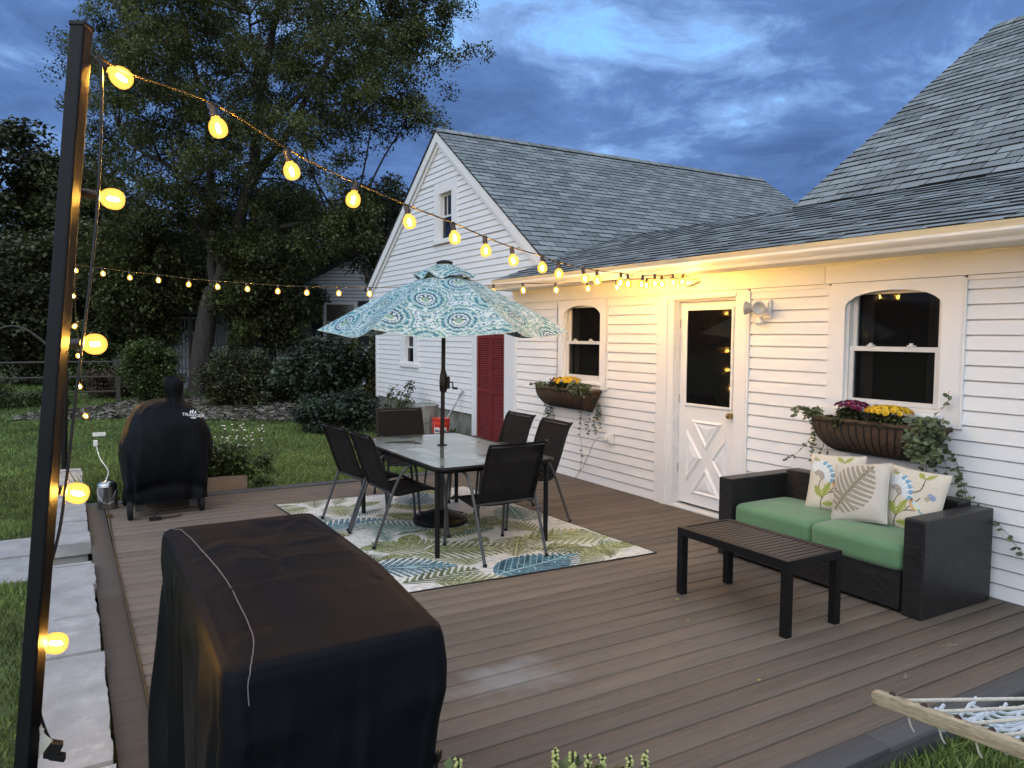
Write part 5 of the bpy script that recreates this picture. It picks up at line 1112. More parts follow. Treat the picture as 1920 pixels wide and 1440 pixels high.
# ---- sling chairs
SLING = bpy.data.materials.new('black_sling_mesh')
def sling_mat():
    SLING.use_nodes = True; N = SLING.node_tree.nodes; L = SLING.node_tree.links; b = N['Principled BSDF']; b.inputs['Roughness'].default_value = .75; b.inputs['Specular IOR Level'].default_value = .12
    tcn = N.new('ShaderNodeTexCoord'); n = N.new('ShaderNodeTexNoise'); n.inputs['Scale'].default_value = 5; L.new(tcn.outputs['Object'], n.inputs[0]); r = N.new('ShaderNodeValToRGB'); r.color_ramp.elements[0].color = (.011, .010, .010, 1); r.color_ramp.elements[1].color = (.020, .018, .0175, 1); L.new(n.outputs['Fac'], r.inputs[0]); L.new(r.outputs[0], b.inputs['Base Color'])
    tr = N.new('ShaderNodeBsdfTransparent'); ms = N.new('ShaderNodeMixShader'); ms.inputs[0].default_value = .10; L.new(b.outputs[0], ms.inputs[1]); L.new(tr.outputs[0], ms.inputs[2]); L.new(ms.outputs[0], N['Material Output'].inputs[0])
sling_mat()
def make_chair():
    t = thing('sling_chair', 'x', 'chair', (0, 0, 0.012), 'sling chairs around the glass table')
    O = Vector((0, 0, .012)); hw = .245
    side = smooth_pts([(-.375, 0, .905), (-.345, 0, .87), (-.30, 0, .76), (-.255, 0, .62), (-.205, 0, .49), (-.17, 0, .425), (-.12, 0, .405), (0, 0, .415), (.14, 0, .428), (.21, 0, .42), (.245, 0, .395)], 4)
    for s in (-1, 1):
        b = MB(); b.tube([(p.x, s * hw, p.z) for p in side], .0115, 8); b.build('side_rail', BLACKMETAL, t, world=False, smooth=True)
        arm = smooth_pts([(-.345, 0, .0), (-.235, 0, .29), (-.16, 0, .48), (-.09, 0, .60), (.0, 0, .655), (.12, 0, .655), (.22, 0, .62), (.265, 0, .555), (.29, 0, .42), (.325, 0, .0)], 5)
        b = MB(); b.tube([(p.x, s * (hw + .03), p.z) for p in arm], .0125, 8); b.build('leg', GREYMETAL, t, world=False, smooth=True)
        for p in ((-.345, .0), (.325, .0)): b = MB(); b.lathe([(.016, 0), (.016, .018), (.013, .02)], (p[0], s * (hw + .03), 0), 10); b.build('foot_cap', RUBBER, t, world=False)
        b = MB(); b.lathe([(0, 0), (.013, 0), (.013, .01), (0, .012)], (-.376, s * hw, .905), 10); b.build('rail_cap', GREYMETAL, t, world=False)
    b = MB(); b.tube([(-.178, -hw - .03, .425), (-.178, hw + .03, .425)], .010, 8); b.build('crossbar', GREYMETAL, t, world=False, smooth=True)
    b = MB(); b.tube([(.255, -hw - .03, .40), (.255, hw + .03, .40)], .010, 8); b.build('crossbar', GREYMETAL, t, world=False, smooth=True)
    b = MB(); b.tube([(-.36, -hw, .885), (-.36, hw, .885)], .008, 8); b.build('top_bar', GREYMETAL, t, world=False, smooth=True)
    b = MB(); n = len(side); m = 9; vs = []
    for i, p in enumerate(side):
        for k in range(m):
            q = k / (m - 1) * 2 - 1; sag = (1 - q * q) * .018; back = p.z > .5
            vs.append((p.x - (sag if back else 0) + .002, q * (hw - .004), p.z - (0 if back else sag) + .003))
    b.add(vs, [(i * m + k, i * m + k + 1, (i + 1) * m + k + 1, (i + 1) * m + k) for i in range(n - 1) for k in range(m - 1)]); o = b.build('sling', SLING, t, world=False, smooth='all')
    md = o.modifiers.new('thickness', 'SOLIDIFY'); md.thickness = .003
    return t
chair0 = make_chair()
for i, (x, y, rz, lab) in enumerate(((2.42, 6.00, .03, 'sling chair on the left side of the table, nearer the camera'), (2.39, 6.66, .12, 'sling chair on the left side of the table, farther back beside the lawn'),
        (3.05, 7.34, -math.pi / 2 - .14, 'sling chair at the far end of the table in front of the metal trash can'), (3.66, 6.66, math.pi + .02, 'sling chair at the right side of the table in front of the red doors'),
        (3.62, 5.96, math.pi - .02, 'sling chair at the right side of the table in front of the house siding'), (2.90, 5.21, math.pi / 2 + .02, 'sling chair at the near end of the table seen from behind'))):
    o = chair0 if i == 0 else copy_tree(chair0)
    o.location = (x, y, .012); o.rotation_euler = (0, 0, rz); o['label'] = lab
# ---- sofa
WICKER = bpy.data.materials.new('black_wicker')
def wick():
    WICKER.use_nodes = True; N = WICKER.node_tree.nodes; L = WICKER.node_tree.links; b = N['Principled BSDF']; b.inputs['Roughness'].default_value = .36; b.inputs['Specular IOR Level'].default_value = .40
    uv = N.new('ShaderNodeUVMap'); br = N.new('ShaderNodeTexBrick'); L.new(uv.outputs[0], br.inputs['Vector']); br.inputs['Scale'].default_value = 1; br.inputs['Brick Width'].default_value = .044; br.inputs['Row Height'].default_value = .014; br.inputs['Mortar Size'].default_value = .0022; br.inputs['Mortar Smooth'].default_value = 1
    br.inputs['Color1'].default_value = (.024, .023, .024, 1); br.inputs['Color2'].default_value = (.010, .010, .011, 1); br.inputs['Mortar'].default_value = (.002, .002, .002, 1); L.new(br.outputs['Color'], b.inputs['Base Color'])
    bu = N.new('ShaderNodeBump'); bu.invert = True; bu.inputs['Strength'].default_value = 1.0; bu.inputs['Distance'].default_value = .009; L.new(br.outputs['Fac'], bu.inputs['Height']); L.new(bu.outputs[0], b.inputs['Normal'])
wick()
t_ = thing('wicker_sofa', 'black wicker two seat sofa with green seat cushions against the siding', 'sofa', (4.85, 3.47, 0.0))
b = MB(); b.box((4.455, 2.785, .02), (5.20, 4.165, .255)); b.build('base', WICKER, t_, bevel=.006)
b = MB(); b.box((5.06, 2.772, .2556), (5.20, 4.178, .645)); b.build('backrest', WICKER, t_, bevel=.012)
for (a, c) in ((2.635, 2.770), (4.180, 4.315)): b = MB(); b.box((4.445, a, .0), (5.215, c, .615)); b.build('armrest', WICKER, t_, bevel=.010)
CUSH = mat('green_seat_fabric', (.092, .20, .100), .8, var=.07, vs=3, bump=.25, bs=500, bumpd=.0008, sheen=.2, dirt=((.045, .11, .055), 13, .635, .7))
def cushion(b, x0, y0, x1, y1, z0, z1, n=26, puff=.018, r=.05):
    cx, cy, cz = (x0 + x1) / 2, (y0 + y1) / 2, (z0 + z1) / 2; hx, hy, hz = (x1 - x0) / 2, (y1 - y0) / 2, (z1 - z0) / 2
    P = {}; vs = []; fs = []
    def pt(a, bb, c):
        q = Vector((a * hx, bb * hy, c * hz)); inner = Vector((max(-hx + r, min(hx - r, q.x)), max(-hy + r, min(hy - r, q.y)), max(-hz + r * .9, min(hz - r * .9, q.z))))
        d = q - inner
        if d.length > 1e-6: q = inner + d.normalized() * min(d.length, r)
        f = (1 - a * a) * (1 - bb * bb)
        if abs(c) > .9: q.z += math.copysign(puff * f, c)
        if abs(bb) > .9: q.y += math.copysign(puff * .3 * (1 - a * a), bb)
        if abs(a) > .9: q.x += math.copysign(puff * .5 * (1 - bb * bb), a)
        return q + Vector((cx, cy, cz))
    for ax in range(3):
        for s in (-1, 1):
            base = len(vs)
            for i in range(n + 1):
                for j in range(n + 1):
                    u = i / n * 2 - 1; v = j / n * 2 - 1; k = [0, 0, 0]; k[ax] = s; k[(ax + 1) % 3] = u; k[(ax + 2) % 3] = v; vs.append(pt(*k))
            for i in range(n):
                for j in range(n):
                    q = (base + i * (n + 1) + j, base + (i + 1) * (n + 1) + j, base + (i + 1) * (n + 1) + j + 1, base + i * (n + 1) + j + 1); fs.append(q if s > 0 else q[::-1])
    b.add(vs, fs)
for (a, c) in ((2.782, 3.468), (3.472, 4.168)):
    b = MB(); cushion(b, 4.455, a, 5.06, c, .257, .425); b.build('seat_cushion', CUSH, t_, smooth='all')
# ---- scatter cushions
CREAM = (.56, .52, .44)
def bird_pattern(X, Y):   # X,Y in -1..1
    C = np.empty(X.shape + (3,)); C[:] = CREAM
    C *= (.93 + .14 * vnoise(X * 90, Y * 90, 5))[..., None]
    BR = (.17, .13, .10); GL = (.33, .36, .10); GD = (.20, .25, .07)
    def stroke(pts, w, c):
        P = smooth_pts([(p[0], p[1], 0) for p in pts], 10)
        D = np.full(X.shape, 9.)
        for a, b_ in zip(P[:-1], P[1:]):
            dx, dy = b_.x - a.x, b_.y - a.y; L2 = dx * dx + dy * dy + 1e-9; tt = np.clip(((X - a.x) * dx + (Y - a.y) * dy) / L2, 0, 1); D = np.minimum(D, np.hypot(X - a.x - tt * dx, Y - a.y - tt * dy))
        C[D < w] = c
    stroke([(-.35, -.95), (-.3, -.6), (-.05, -.38), (.3, -.3)], .022, BR); stroke([(-.05, -.38), (.2, -.1), (.35, .1)], .02, BR); stroke([(.0, .2), (.3, .35), (.35, .75)], .022, BR); stroke([(-.3, -.6), (-.45, -.2), (-.35, .1)], .02, BR)
    def leaf(x, y, a, L, w, c, vein):
        u, v = leaf_local(X, Y, x, y, a, L); ww = w * np.sin(np.clip(u, 0, 1) * math.pi) ** .8 * (1 + .18 * np.sin(u * 22)); ins = (np.abs(v) < ww) & (u > 0) & (u < 1); C[ins] = c; C[ins & (np.abs(v) < .03)] = vein
    leaf(-.32, -.55, 2.2, .48, .26, GL, GD); leaf(-.30, -.55, 1.1, .62, .20, GL, GD); leaf(-.28, -.78, .1, .42, .24, GL, GD); leaf(.32, .72, 2.5, .34, .24, GL, GD); leaf(.34, .70, .7, .38, .20, GL, GD); leaf(-.8, .62, .6, .3, .2, GL, GD)
    def fan(x, y, a, L, cin, cout):
        u, v = leaf_local(X, Y, x, y, a, L); r = np.hypot(u, v); th = np.arctan2(v, u); ins = (r < 1 + .06 * np.sin(th * 16)) & (np.abs(th) < 1.35) & (r > .12); C[ins] = (.55, .60, .62)
        C[ins & (r > .78) & (th < .35)] = cout; C[ins & (np.abs(np.sin(th * 9)) < .3) & (r > .35)] = cin; C[ins & (r < .42)] = (.22, .17, .15); C[ins & (r < .42) & (np.sin(th * 24) > .3)] = (.5, .5, .45)
    fan(-.52, .12, 1.05, .62, (.72, .74, .74), (.16, .33, .46)); fan(.55, -.78, 1.0, .38, (.70, .74, .74), (.2, .42, .5))
    u, v = leaf_local(X, Y, .10, -.05, -.7, .55); body = (((u - .3) / .38) ** 2 + (v / .2) ** 2 < 1); C[body] = (.55, .34, .16); wing = (((u - .45) / .40) ** 2 + ((v - .08) / .15) ** 2 < 1); C[wing] = (.45, .58, .66); C[wing & (vnoise(X * 22, Y * 22, 3) > .6)] = (.65, .60, .3)
    tail = (np.abs(v - .05) < .05) & (u > .6) & (u < 1.3); C[tail] = (.17, .30, .32); head = ((u + .02) ** 2 + (v - .03) ** 2 < .016); C[head] = (.50, .30, .14); C[((u + .06) ** 2 + (v - .10) ** 2 < .006)] = (.14, .13, .14)
    for (x, y) in ((.62, .22), (.72, .18), (.56, .12), (-.75, .80)):
        for k in range(5):
            a = k * 1.256; C[((X - x - .05 * math.cos(a)) ** 2 + (Y - y - .05 * math.sin(a)) ** 2 < .0016)] = (.22, .27, .42) if x > .6 else (.35, .33, .22)
    return C
def monstera_pattern(X, Y):
    C = np.empty(X.shape + (3,)); C[:] = (.50, .47, .42); DK = (.20, .18, .135); MD = (.29, .265, .21); X = X * .80 - .02; Y = Y * .80 - .04
    a = .86; x0, y0 = -.42, -.28; u = ((X - x0) * math.cos(a) + (Y - y0) * math.sin(a)); v = (-(X - x0) * math.sin(a) + (Y - y0) * math.cos(a))
    r = np.hypot(u, v); th = np.arctan2(v, u); edge = 1.12 * (1 - .16 * np.abs(th) ** 1.2) ; ins = (r < edge) & (np.abs(th) < 2.7)
    av = np.abs(v); w_ = .78 * np.sqrt(np.clip(u + .34, 0, None)) * (1 - np.clip((u + .0) / 1.25, 0, 1) ** 2.2); ins = (av < w_) & (u > -.34) & (u < 1.25)
    k = (u * 1.0 + .45 * (av ** 1.35) * np.where(u > .1, -1.0, .4) + .4) * 7.0; fr = k - np.floor(k); blade = (np.abs(fr - .5) < .40 - .17 * av / (w_ + .01)) | (av < .05); C[ins & blade] = MD; C[ins & blade & (np.abs(fr - .5) > .29 - .17 * av / (w_ + .01))] = DK
    C[(np.abs(v) < .018) & (u > -.35) & (u < 1.0)] = DK; C[ins & (np.abs(fr - .5) < .03) & blade] = DK
    C *= (.90 + .2 * vnoise(X * 110, Y * 110, 5))[..., None]; return C
FABR = mat('woven_cushion_fabric', (1, 1, 1), .9, var=.04, vs=5, bump=.5, bs=450, bumpd=.0012, color_attr=True, spec=.15)
def pillow(name, label, M, size, depth, pat, group, seed):
    n = 110; s = np.linspace(-1, 1, n); X, Y = np.meshgrid(s, s, indexing='ij'); rng = np.random.default_rng(seed)
    prof = ((1 - np.abs(X) ** 2.6) * (1 - np.abs(Y) ** 2.6)).clip(0) ** .55; pin = 1 - .055 * (1 - np.abs(Y) ** 2) * np.abs(X) ** 6; pin2 = 1 - .055 * (1 - np.abs(X) ** 2) * np.abs(Y) ** 6
    wr = .010 * (vnoise(X * 2.2 + seed, Y * 2.2, seed) - .5) + .006 * np.sin((X + Y * .4) * 7 + seed) * (np.abs(Y) ** 3)
    V = []; Fc = []; Cc = []
    for sg in (1, -1):
        z = sg * (depth * prof + wr * prof); P = np.stack([X * pin * size / 2, Y * pin2 * size / 2, z], -1).reshape(-1, 3)
        P = (np.array(M.to_3x3()) @ P.T).T + np.array(M.translation); f = grid_faces(n, n); Fc.append((f if sg > 0 else f[:, ::-1]) + len(V) * n * n); V.append(P); Cc.append(pat(X, Y).reshape(-1, 3))
    t = thing(name, label, 'cushion', tuple(M.translation), group)
    np_mesh('cover', np.concatenate(V), np.concatenate(Fc), FABR, t, colors=np.concatenate(Cc), smooth=True)
    b = MB(); e = []
    for (fx, fy) in [(q, -1) for q in np.linspace(-1, 1, 20)[:-1]] + [(1, q) for q in np.linspace(-1, 1, 20)[:-1]] + [(q, 1) for q in np.linspace(1, -1, 20)[:-1]] + [(-1, q) for q in np.linspace(1, -1, 20)[:-1]]:
        a = 1 - .055 * (1 - fy * fy) * abs(fx) ** 6; c = 1 - .055 * (1 - fx * fx) * abs(fy) ** 6; e.append(M @ Vector((fx * a * size / 2, fy * c * size / 2, 0)))
    b.tube(e, .004, 5, closed=True); b.build('piping', mat('cream_piping_%d' % seed, (.52, .50, .45), .8), t)
def pm(loc, rz, tilt, roll):
    # local x = along sofa (towards -Y), local y = up, local z = facing -X
    B = Matrix(((0, 0, -1), (-1, 0, 0), (0, 1, 0))).to_4x4()
    return Matrix.Translation(loc) @ Matrix.Rotation(rz, 4, 'Z') @ Matrix.Rotation(tilt, 4, 'Y') @ Matrix.Rotation(roll, 4, 'X') @ B
pillow('throw_cushion', 'cream cushion with blue flower and bird print at the left, behind the big leaf cushion', pm((4.93, 3.62, .635), .12, .30, -.07), .43, .060, bird_pattern, 'bird print cushions on the sofa', 1)
pillow('throw_cushion', 'cream cushion with blue flower and bird print at the right end near the armrest', pm((4.91, 3.00, .625), -.02, .30, .03), .43, .060, bird_pattern, 'bird print cushions on the sofa', 2)
pillow('throw_cushion', 'beige cushion with one large grey split leaf in the middle of the sofa', pm((4.80, 3.32, .632), .02, .32, -.16), .42, .062, monstera_pattern, None, 3)
# ---- coffee table
t_ = thing('coffee_table', 'low black slatted metal coffee table in front of the wicker sofa', 'table', (3.745, 3.31, 0))
CT = mat('brown_black_slats', (.026, .021, .018), .42, var=.12, vs=6)
x0, x1, y0, y1 = 3.505, 3.985, 2.86, 3.765
b = MB(); b.box((x0, y0, .398), (x0 + .052, y1, .45)); b.box((x1 - .052, y0, .398), (x1, y1, .45)); b.box((x0 + .052, y0, .398), (x1 - .052, y0 + .03, .45)); b.box((x0 + .052, y1 - .03, .398), (x1 - .052, y1, .45)); b.build('frame', BLACKMETAL, t_, bevel=.002)
b = MB(); n = 19; w = (y1 - y0 - .06) / n
for k in range(n): b.box((x0 + .0525, y0 + .031 + k * w, .432), (x1 - .0525, y0 + .031 + (k + 1) * w - .010, .447))
b.build('slats', CT, t_, bevel=.001)
for (x, y) in ((x0, y0), (x1 - .05, y0), (x0, y1 - .05), (x1 - .05, y1 - .05)): b = MB(); b.box((x, y, 0), (x + .05, y + .05, .398)); b.build('leg', BLACKMETAL, t_, bevel=.002)
# ================================================================== covered grill in the foreground
COVER = mat('black_cover_cloth', (.0032, .0043, .0062), .60, var=.15, vs=3, bump=.35, bs=11, bumpd=.010, spec=.10)
def snoise(a, b, s=0): return float(vnoise(np.array(a), np.array(b), s))
def grill_cover():
    t = thing('covered_grill', 'large gas grill under a fitted black cloth cover in the foreground', 'covered grill', (.60, 2.48, 0))
    # outline of the top, corner order: near left, near right, far right, far left (world x, y)
    levels = []
    NP = 420; rf = random.Random(17)
    folds = [(rf.random(), rf.uniform(.004, .013), rf.uniform(-1, 1), rf.uniform(-.012, .012)) for _ in range(34)]
    per_corner = [0.06, 0.075]
    def ring(z, x0, x1, y0, y1, rc, fold, ph):
        w, h = x1 - x0, y1 - y0; segs = [h - 2 * rc, rc * math.pi / 2, w - 2 * rc, rc * math.pi / 2, h - 2 * rc, rc * math.pi / 2, w - 2 * rc, rc * math.pi / 2]; tot = sum(segs); pts = []
        low = max(0, min(1, (.95 - z) / .9))
        for k in range(NP):
            s = k / NP; d = s * tot; i = 0
            while i < 7 and d > segs[i]: d -= segs[i]; i += 1
            if i == 0: p, n = (x1, y0 + rc + d), (1, 0)
            elif i == 1: a = d / rc; n = (math.cos(a), math.sin(a)); p = (x1 - rc + rc * n[0], y1 - rc + rc * n[1])
            elif i == 2: p, n = (x1 - rc - d, y1), (0, 1)
            elif i == 3: a = math.pi / 2 + d / rc; n = (math.cos(a), math.sin(a)); p = (x0 + rc + rc * n[0], y1 - rc + rc * n[1])
            elif i == 4: p, n = (x0, y1 - rc - d), (-1, 0)
            elif i == 5: a = math.pi + d / rc; n = (math.cos(a), math.sin(a)); p = (x0 + rc + rc * n[0], y0 + rc + rc * n[1])
            elif i == 6: p, n = (x0 + rc + d, y0), (0, -1)
            else: a = -math.pi / 2 + d / rc; n = (math.cos(a), math.sin(a)); p = (x1 - rc + rc * n[0], y0 + rc + rc * n[1])
            f = 0.0
            for (c, wd, am, dr) in folds:
                ds = abs(((s - c - dr * (1 - z) * 2 + .5) % 1) - .5); ww = wd * (.6 + 1.3 * low)
                if ds < ww * 5: f += am * .046 * low ** .8 * math.exp(-(ds / ww) ** 1.25)
            f += (snoise(s * 30, z * 3, 3) - .5) * .012 * min(1, low * 6)
            if i in (1, 3, 5, 7): f += .018 * low ** .6
            pull = math.exp(-((z - .80) / .05) ** 2) * .008 * math.sin(s * 60); f += pull * (1 if z < .9 else 0)
            sl_ = max(0, min(1, (2.32 - p[1]) / .5)) * .05 * max(0, min(1, (z - .6) / .3))
            pts.append(Vector((p[0] + n[0] * f, p[1] + n[1] * f, z - sl_)))
        return pts
    prof = [(.03, .270, .800, 1.78, 3.15, .060, 1), (.30, .274, .806, 1.785, 3.145, .060, 1), (.54, .280, .826, 1.79, 3.14, .060, 1), (.70, .284, .850, 1.795, 3.14, .060, 1), (.80, .287, .872, 1.80, 3.14, .058, 1), (.88, .290, .880, 1.81, 3.14, .055, 1),
            (.955, .293, .877, 1.822, 3.138, .050, 1), (.976, .299, .871, 1.832, 3.132, .046, 1), (.986, .318, .858, 1.852, 3.115, .040, 1)]
    # refine
    R_ = []
    for a, b_ in zip(prof[:-1], prof[1:]):
        for k in range(5):
            q = k / 5; R_.append([u + (v - u) * q for u, v in zip(a, b_)])
    R_.append(list(prof[-1])); b = MB(); vs = []
    for i, p in enumerate(R_): vs += ring(p[0], p[1], p[2], p[3], p[4], p[5], p[6], p[0] * 3)
    last = [v.copy() for v in vs[-NP:]]; c = Vector((.60, 2.49, 1.0)); NT = 26
    for k in range(1, NT + 1):
        q = 1 - k / NT
        for v in last:
            w = c.lerp(v, q); yy = (w.y - 1.82) / 1.33; xx = (w.x - .6) / .27
            hump = .022 * math.exp(-((yy - .52) / .36) ** 2) * (1 - .5 * xx * xx) + .012 * math.exp(-((yy - .95) / .12) ** 2)
            crease = -.008 * math.exp(-((yy - .74 + .10 * xx * xx) / .035) ** 2) + .004 * math.sin(xx * 5 + yy * 7) + .006 * (snoise(w.x * 9, w.y * 7, 6) - .5) - .011 * (1 - abs(2 * snoise(w.x * 5 + w.y * 1.5, w.y * 3.2, 12) - 1)) ** 7 + .009 * (1 - abs(2 * snoise(w.x * 3 - w.y * 2, w.y * 6, 15) - 1)) ** 6
            w = Vector((w.x, w.y, .982 + .010 * min(1, (1 - q) * 6) - .05 * max(0, min(1, (2.32 - w.y) / .5)) + (hump + crease) * min(1, (1 - q) * 4))); vs.append(w)
    tot = len(vs) // NP; fs = [(i * NP + k, i * NP + (k + 1) % NP, (i + 1) * NP + (k + 1) % NP, (i + 1) * NP + k) for i in range(tot - 1) for k in range(NP)]
    b.add(vs, fs); b.build('cover', COVER, t, smooth='all')
    b = MB(); P = smooth_pts([(.320, 3.125, .968), (.352, 3.03, .982), (.362, 2.95, .989), (.380, 2.65, .992), (.390, 2.37, .990), (.395, 2.1, .972), (.392, 1.97, .955), (.372, 1.875, .932), (.350, 1.835, .90), (.345, 1.822, .85)], 6); cv = [c for c in t.children if c.name.startswith('cover')][0]; bpy.context.view_layer.update(); o_ = Vector((.60, 2.48, 0)); Q = []
    for p in P:
        ok, loc, nr, _i = cv.closest_point_on_mesh(p - o_); nr = nr if nr.z > -.2 else -nr; Q.append(loc + o_ + nr.normalized() * .0025)
    b.tube(Q, .0017, 6)
    b.build('seam_piping', mat('grey_piping', (.11, .11, .12), .6), t, smooth=True)
    st_ = []
    for q in np.linspace(0, 1, 12):
        ok, loc, nr, _i = cv.closest_point_on_mesh(Vector((.90, 1.79, .58 - .55 * q)) - o_); nr = Vector((nr.x, nr.y, 0)).normalized(); nr = nr if nr.dot(Vector((1, -1, 0))) > 0 else -nr; st_.append(loc + o_ + nr * (.004 + .006 * math.sin(q * 9) ** 2))
    b = MB()
    for a_, c_ in zip(st_[:-1], st_[1:]): b.bar(a_, c_, .022, .003, up=(1, -1, 0))
    b.build('strap', RUBBER, t); b = MB(); b.obox(st_[0] + Vector((.004, -.004, 0)), (.03, .012, .026), Matrix.Rotation(R(45), 3, 'Z')); b.build('buckle', BLACKMETAL, t, bevel=.003)
    b = MB()
    for (x, y) in ((.32, 1.9), (.82, 1.9), (.32, 3.05), (.82, 3.05)): b.lathe([(.03, 0), (.03, .035)], (x, y, 0.0), 14)
    b.build('caster', RUBBER, t)
    b = MB(); b.box((.33, 1.95, .035), (.80, 3.02, .85)); b.build('cabinet', BLACKMETAL, t)
grill_cover()
# ---- covered smoker at the far left
def smoker():
    t = thing('covered_smoker', 'pellet smoker under a black cover with chimney cap and white printed mark', 'covered grill', (.82, 8.1, 0))
    b = MB(); NP = 150; vs = []; NY = 44
    Y0, Y1 = 7.72, 8.62
    # closed rings around the vertical axis
    def halfw(z):   # side silhouette (left x, right x)
        P = [(.13, .470, 1.165), (.30, .452, 1.185), (.50, .440, 1.205), (.64, .440, 1.215), (.78, .462, 1.205), (.88, .50, 1.17), (.97, .555, 1.10), (1.02, .62, 1.05), (1.05, .72, .985), (1.062, .80, .92)]
        for a, c in zip(P[:-1], P[1:]):
            if z <= c[0]:
                q = max(0, (z - a[0]) / (c[0] - a[0])); return a[1] + (c[1] - a[1]) * q, a[2] + (c[2] - a[2]) * q
        return P[-1][1], P[-1][2]
    zs = list(np.linspace(.13, .9, 34)) + list(np.linspace(.92, 1.062, 18))
    for z in zs:
        l, r_ = halfw(z); top = max(0, (z - .86) / .225); ya = 7.76 + .26 * top ** 1.5 - .03 * math.exp(-((z - .55) / .25) ** 2); yb = 8.60 - .16 * top ** 1.5
        for k in range(NP):
            a = 2 * math.pi * k / NP; c, s = math.cos(a), math.sin(a); e = .42; X = math.copysign(abs(c) ** e, c); Y = math.copysign(abs(s) ** e, s)
            x = (l + r_) / 2 + X * (r_ - l) / 2; y = (ya + yb) / 2 + Y * (yb - ya) / 2
            low = max(0, (.75 - z) / .6)
            f = low * (.020 * math.sin(a * 6 + z * 3) + .014 * math.sin(a * 11 + 1 - z * 4)) + .022 * (snoise(k / NP * 22, z * 5, 4) - .5) + .022 * ((1 - abs(2 * snoise(k / NP * 15, z * 3.5 + k / NP * 8, 9) - 1)) ** 4 - .2)
            # hopper box pushing out towards the front left
            if s < 0:
                u = (x - .62) / .20; box = 1 / (1 + math.exp((abs(u) - 1) * 14)) * (1 / (1 + math.exp((z - .86) * 40))) * (1 / (1 + math.exp((.28 - z) * 18))); y -= .085 * box * abs(s) ** .3
                fl = math.exp(-((z - .25 - .06 * math.cos((x - .8) * 6)) / .05) ** 2); y += .03 * fl * abs(s) ** .5
            vs.append(Vector((x + c * f, y + s * f, z)))
    last = vs[-NP:]; c0 = Vector((.86, 8.23, 1.075))
    for k in range(1, 7):
        for v in last: w = v.lerp(c0, k / 6); vs.append(w)
    tot = len(vs) // NP; b.add(vs, [(i * NP + k, i * NP + (k + 1) % NP, (i + 1) * NP + (k + 1) % NP, (i + 1) * NP + k) for i in range(tot - 1) for k in range(NP)])
    b.build('cover', COVER, t, smooth='all')
    b = MB(); vs = []; n = 26
    for i, (z, r, ox) in enumerate(((1.04, .080, 0), (1.09, .064, 0), (1.15, .078, -.004), (1.21, .092, -.008), (1.26, .086, -.005), (1.292, .06, -.014), (1.300, .0, -.012))):
        for k in range(n):
            a = 2 * math.pi * k / n; rr_ = r * (1 + .14 * math.sin(a * 3 + i) + .06 * math.sin(a * 7)); vs.append(Vector((.90 + ox + rr_ * math.cos(a), 8.05 + rr_ * math.sin(a), z + .012 * math.sin(a * 2 + 1) * (i > 3))))
    b.add(vs, [(i * n + k, i * n + (k + 1) % n, (i + 1) * n + (k + 1) % n, (i + 1) * n + k) for i in range(6) for k in range(n)]); b.build('chimney_cover', COVER, t, smooth='all')
    for (x, y) in ((.47, 7.74), (1.10, 7.84), (.47, 8.45), (1.10, 8.45)):
        b = MB(); q = Matrix.Rotation(R(90), 3, 'Y'); b.lathe([(.03, -.022), (.075, -.022), (.085, -.015), (.085, .015), (.075, .022), (.03, .022)], (x - .0, y, .086), 20, q); w = b.build('wheel', RUBBER, t, smooth=True)
        b = MB(); b.lathe([(.045, -.024), (.045, .024)], (x, y, .086), 14, q); b.build('hub', BLACKMETAL, w)
    b = MB()
    for (x, y) in ((.56, 7.86), (1.03, 7.90)): b.box((x - .035, y - .03, .05), (x + .035, y + .03, .3))
    b.box((.52, 7.9, .10), (1.08, 8.5, .14)); b.build('leg', GREYMETAL, t)
    b = MB(); b.box((.60, 7.95, .14), (1.05, 8.4, .95)); b.build('barrel', BLACKMETAL, t)
    # printed mark on the sloping shoulder of the cover
    cu = bpy.data.curves.new('mark', 'FONT'); cu.body = 'TRAEGER'; cu.size = .052; cu.extrude = .0006; cu.align_x = 'CENTER'; cu.space_character = .92
    o = bpy.data.objects.new('mark', cu); COL.objects.link(o); bpy.context.view_layer.update(); me = bpy.data.meshes.new_from_object(o.evaluated_get(bpy.context.evaluated_depsgraph_get())); bpy.data.objects.remove(o)
    WH = mat('white_print', (.62, .62, .62), .7); me.materials.append(WH)
    pr = bpy.data.objects.new('printed_mark', me); COL.objects.link(pr); pr.parent = t
    cov = [c for c in t.children if c.name.startswith('cover')][0]
    bpy.context.view_layer.update(); inv = Vector((.82, 8.1, 0)); ok, loc, nrm, _i = cov.closest_point_on_mesh(Vector((1.04, 7.79, .935)) - inv)
    nrm = nrm if nrm.dot(Vector((0, -1, .5))) > 0 else -nrm
    zax = nrm.normalized(); xax = Vector((.80, .25, -.42)); xax = (xax - zax * xax.dot(zax)).normalized(); yax = zax.cross(xax); pos = loc + inv + zax * .006
    MM = Matrix((xax, yax, zax)).transposed().to_4x4(); pr.matrix_local = Matrix.Translation(pos - inv) @ MM
    b = MB()   # three leaning tree shapes above the word and a bar below it
    for (x, h, w) in ((-.024, .040, .013), (-.004, .052, .014), (.020, .040, .013)):
        b.prism([(x - w, .040, 0), (x - .001, .040, 0), (x + .004, .040 + h * .55, 0), (x + .002, .040 + h, 0), (x - w * .9, .040 + h * .45, 0)], (0, 0, .001))
    b.prism([(-.03, -.012, 0), (.03, -.012, 0), (.018, -.024, 0), (-.018, -.024, 0)], (0, 0, .001))
    b.v = [tuple(MM @ Vector(p) + pos) for p in b.v]; b.build('printed_emblem', WH, t)
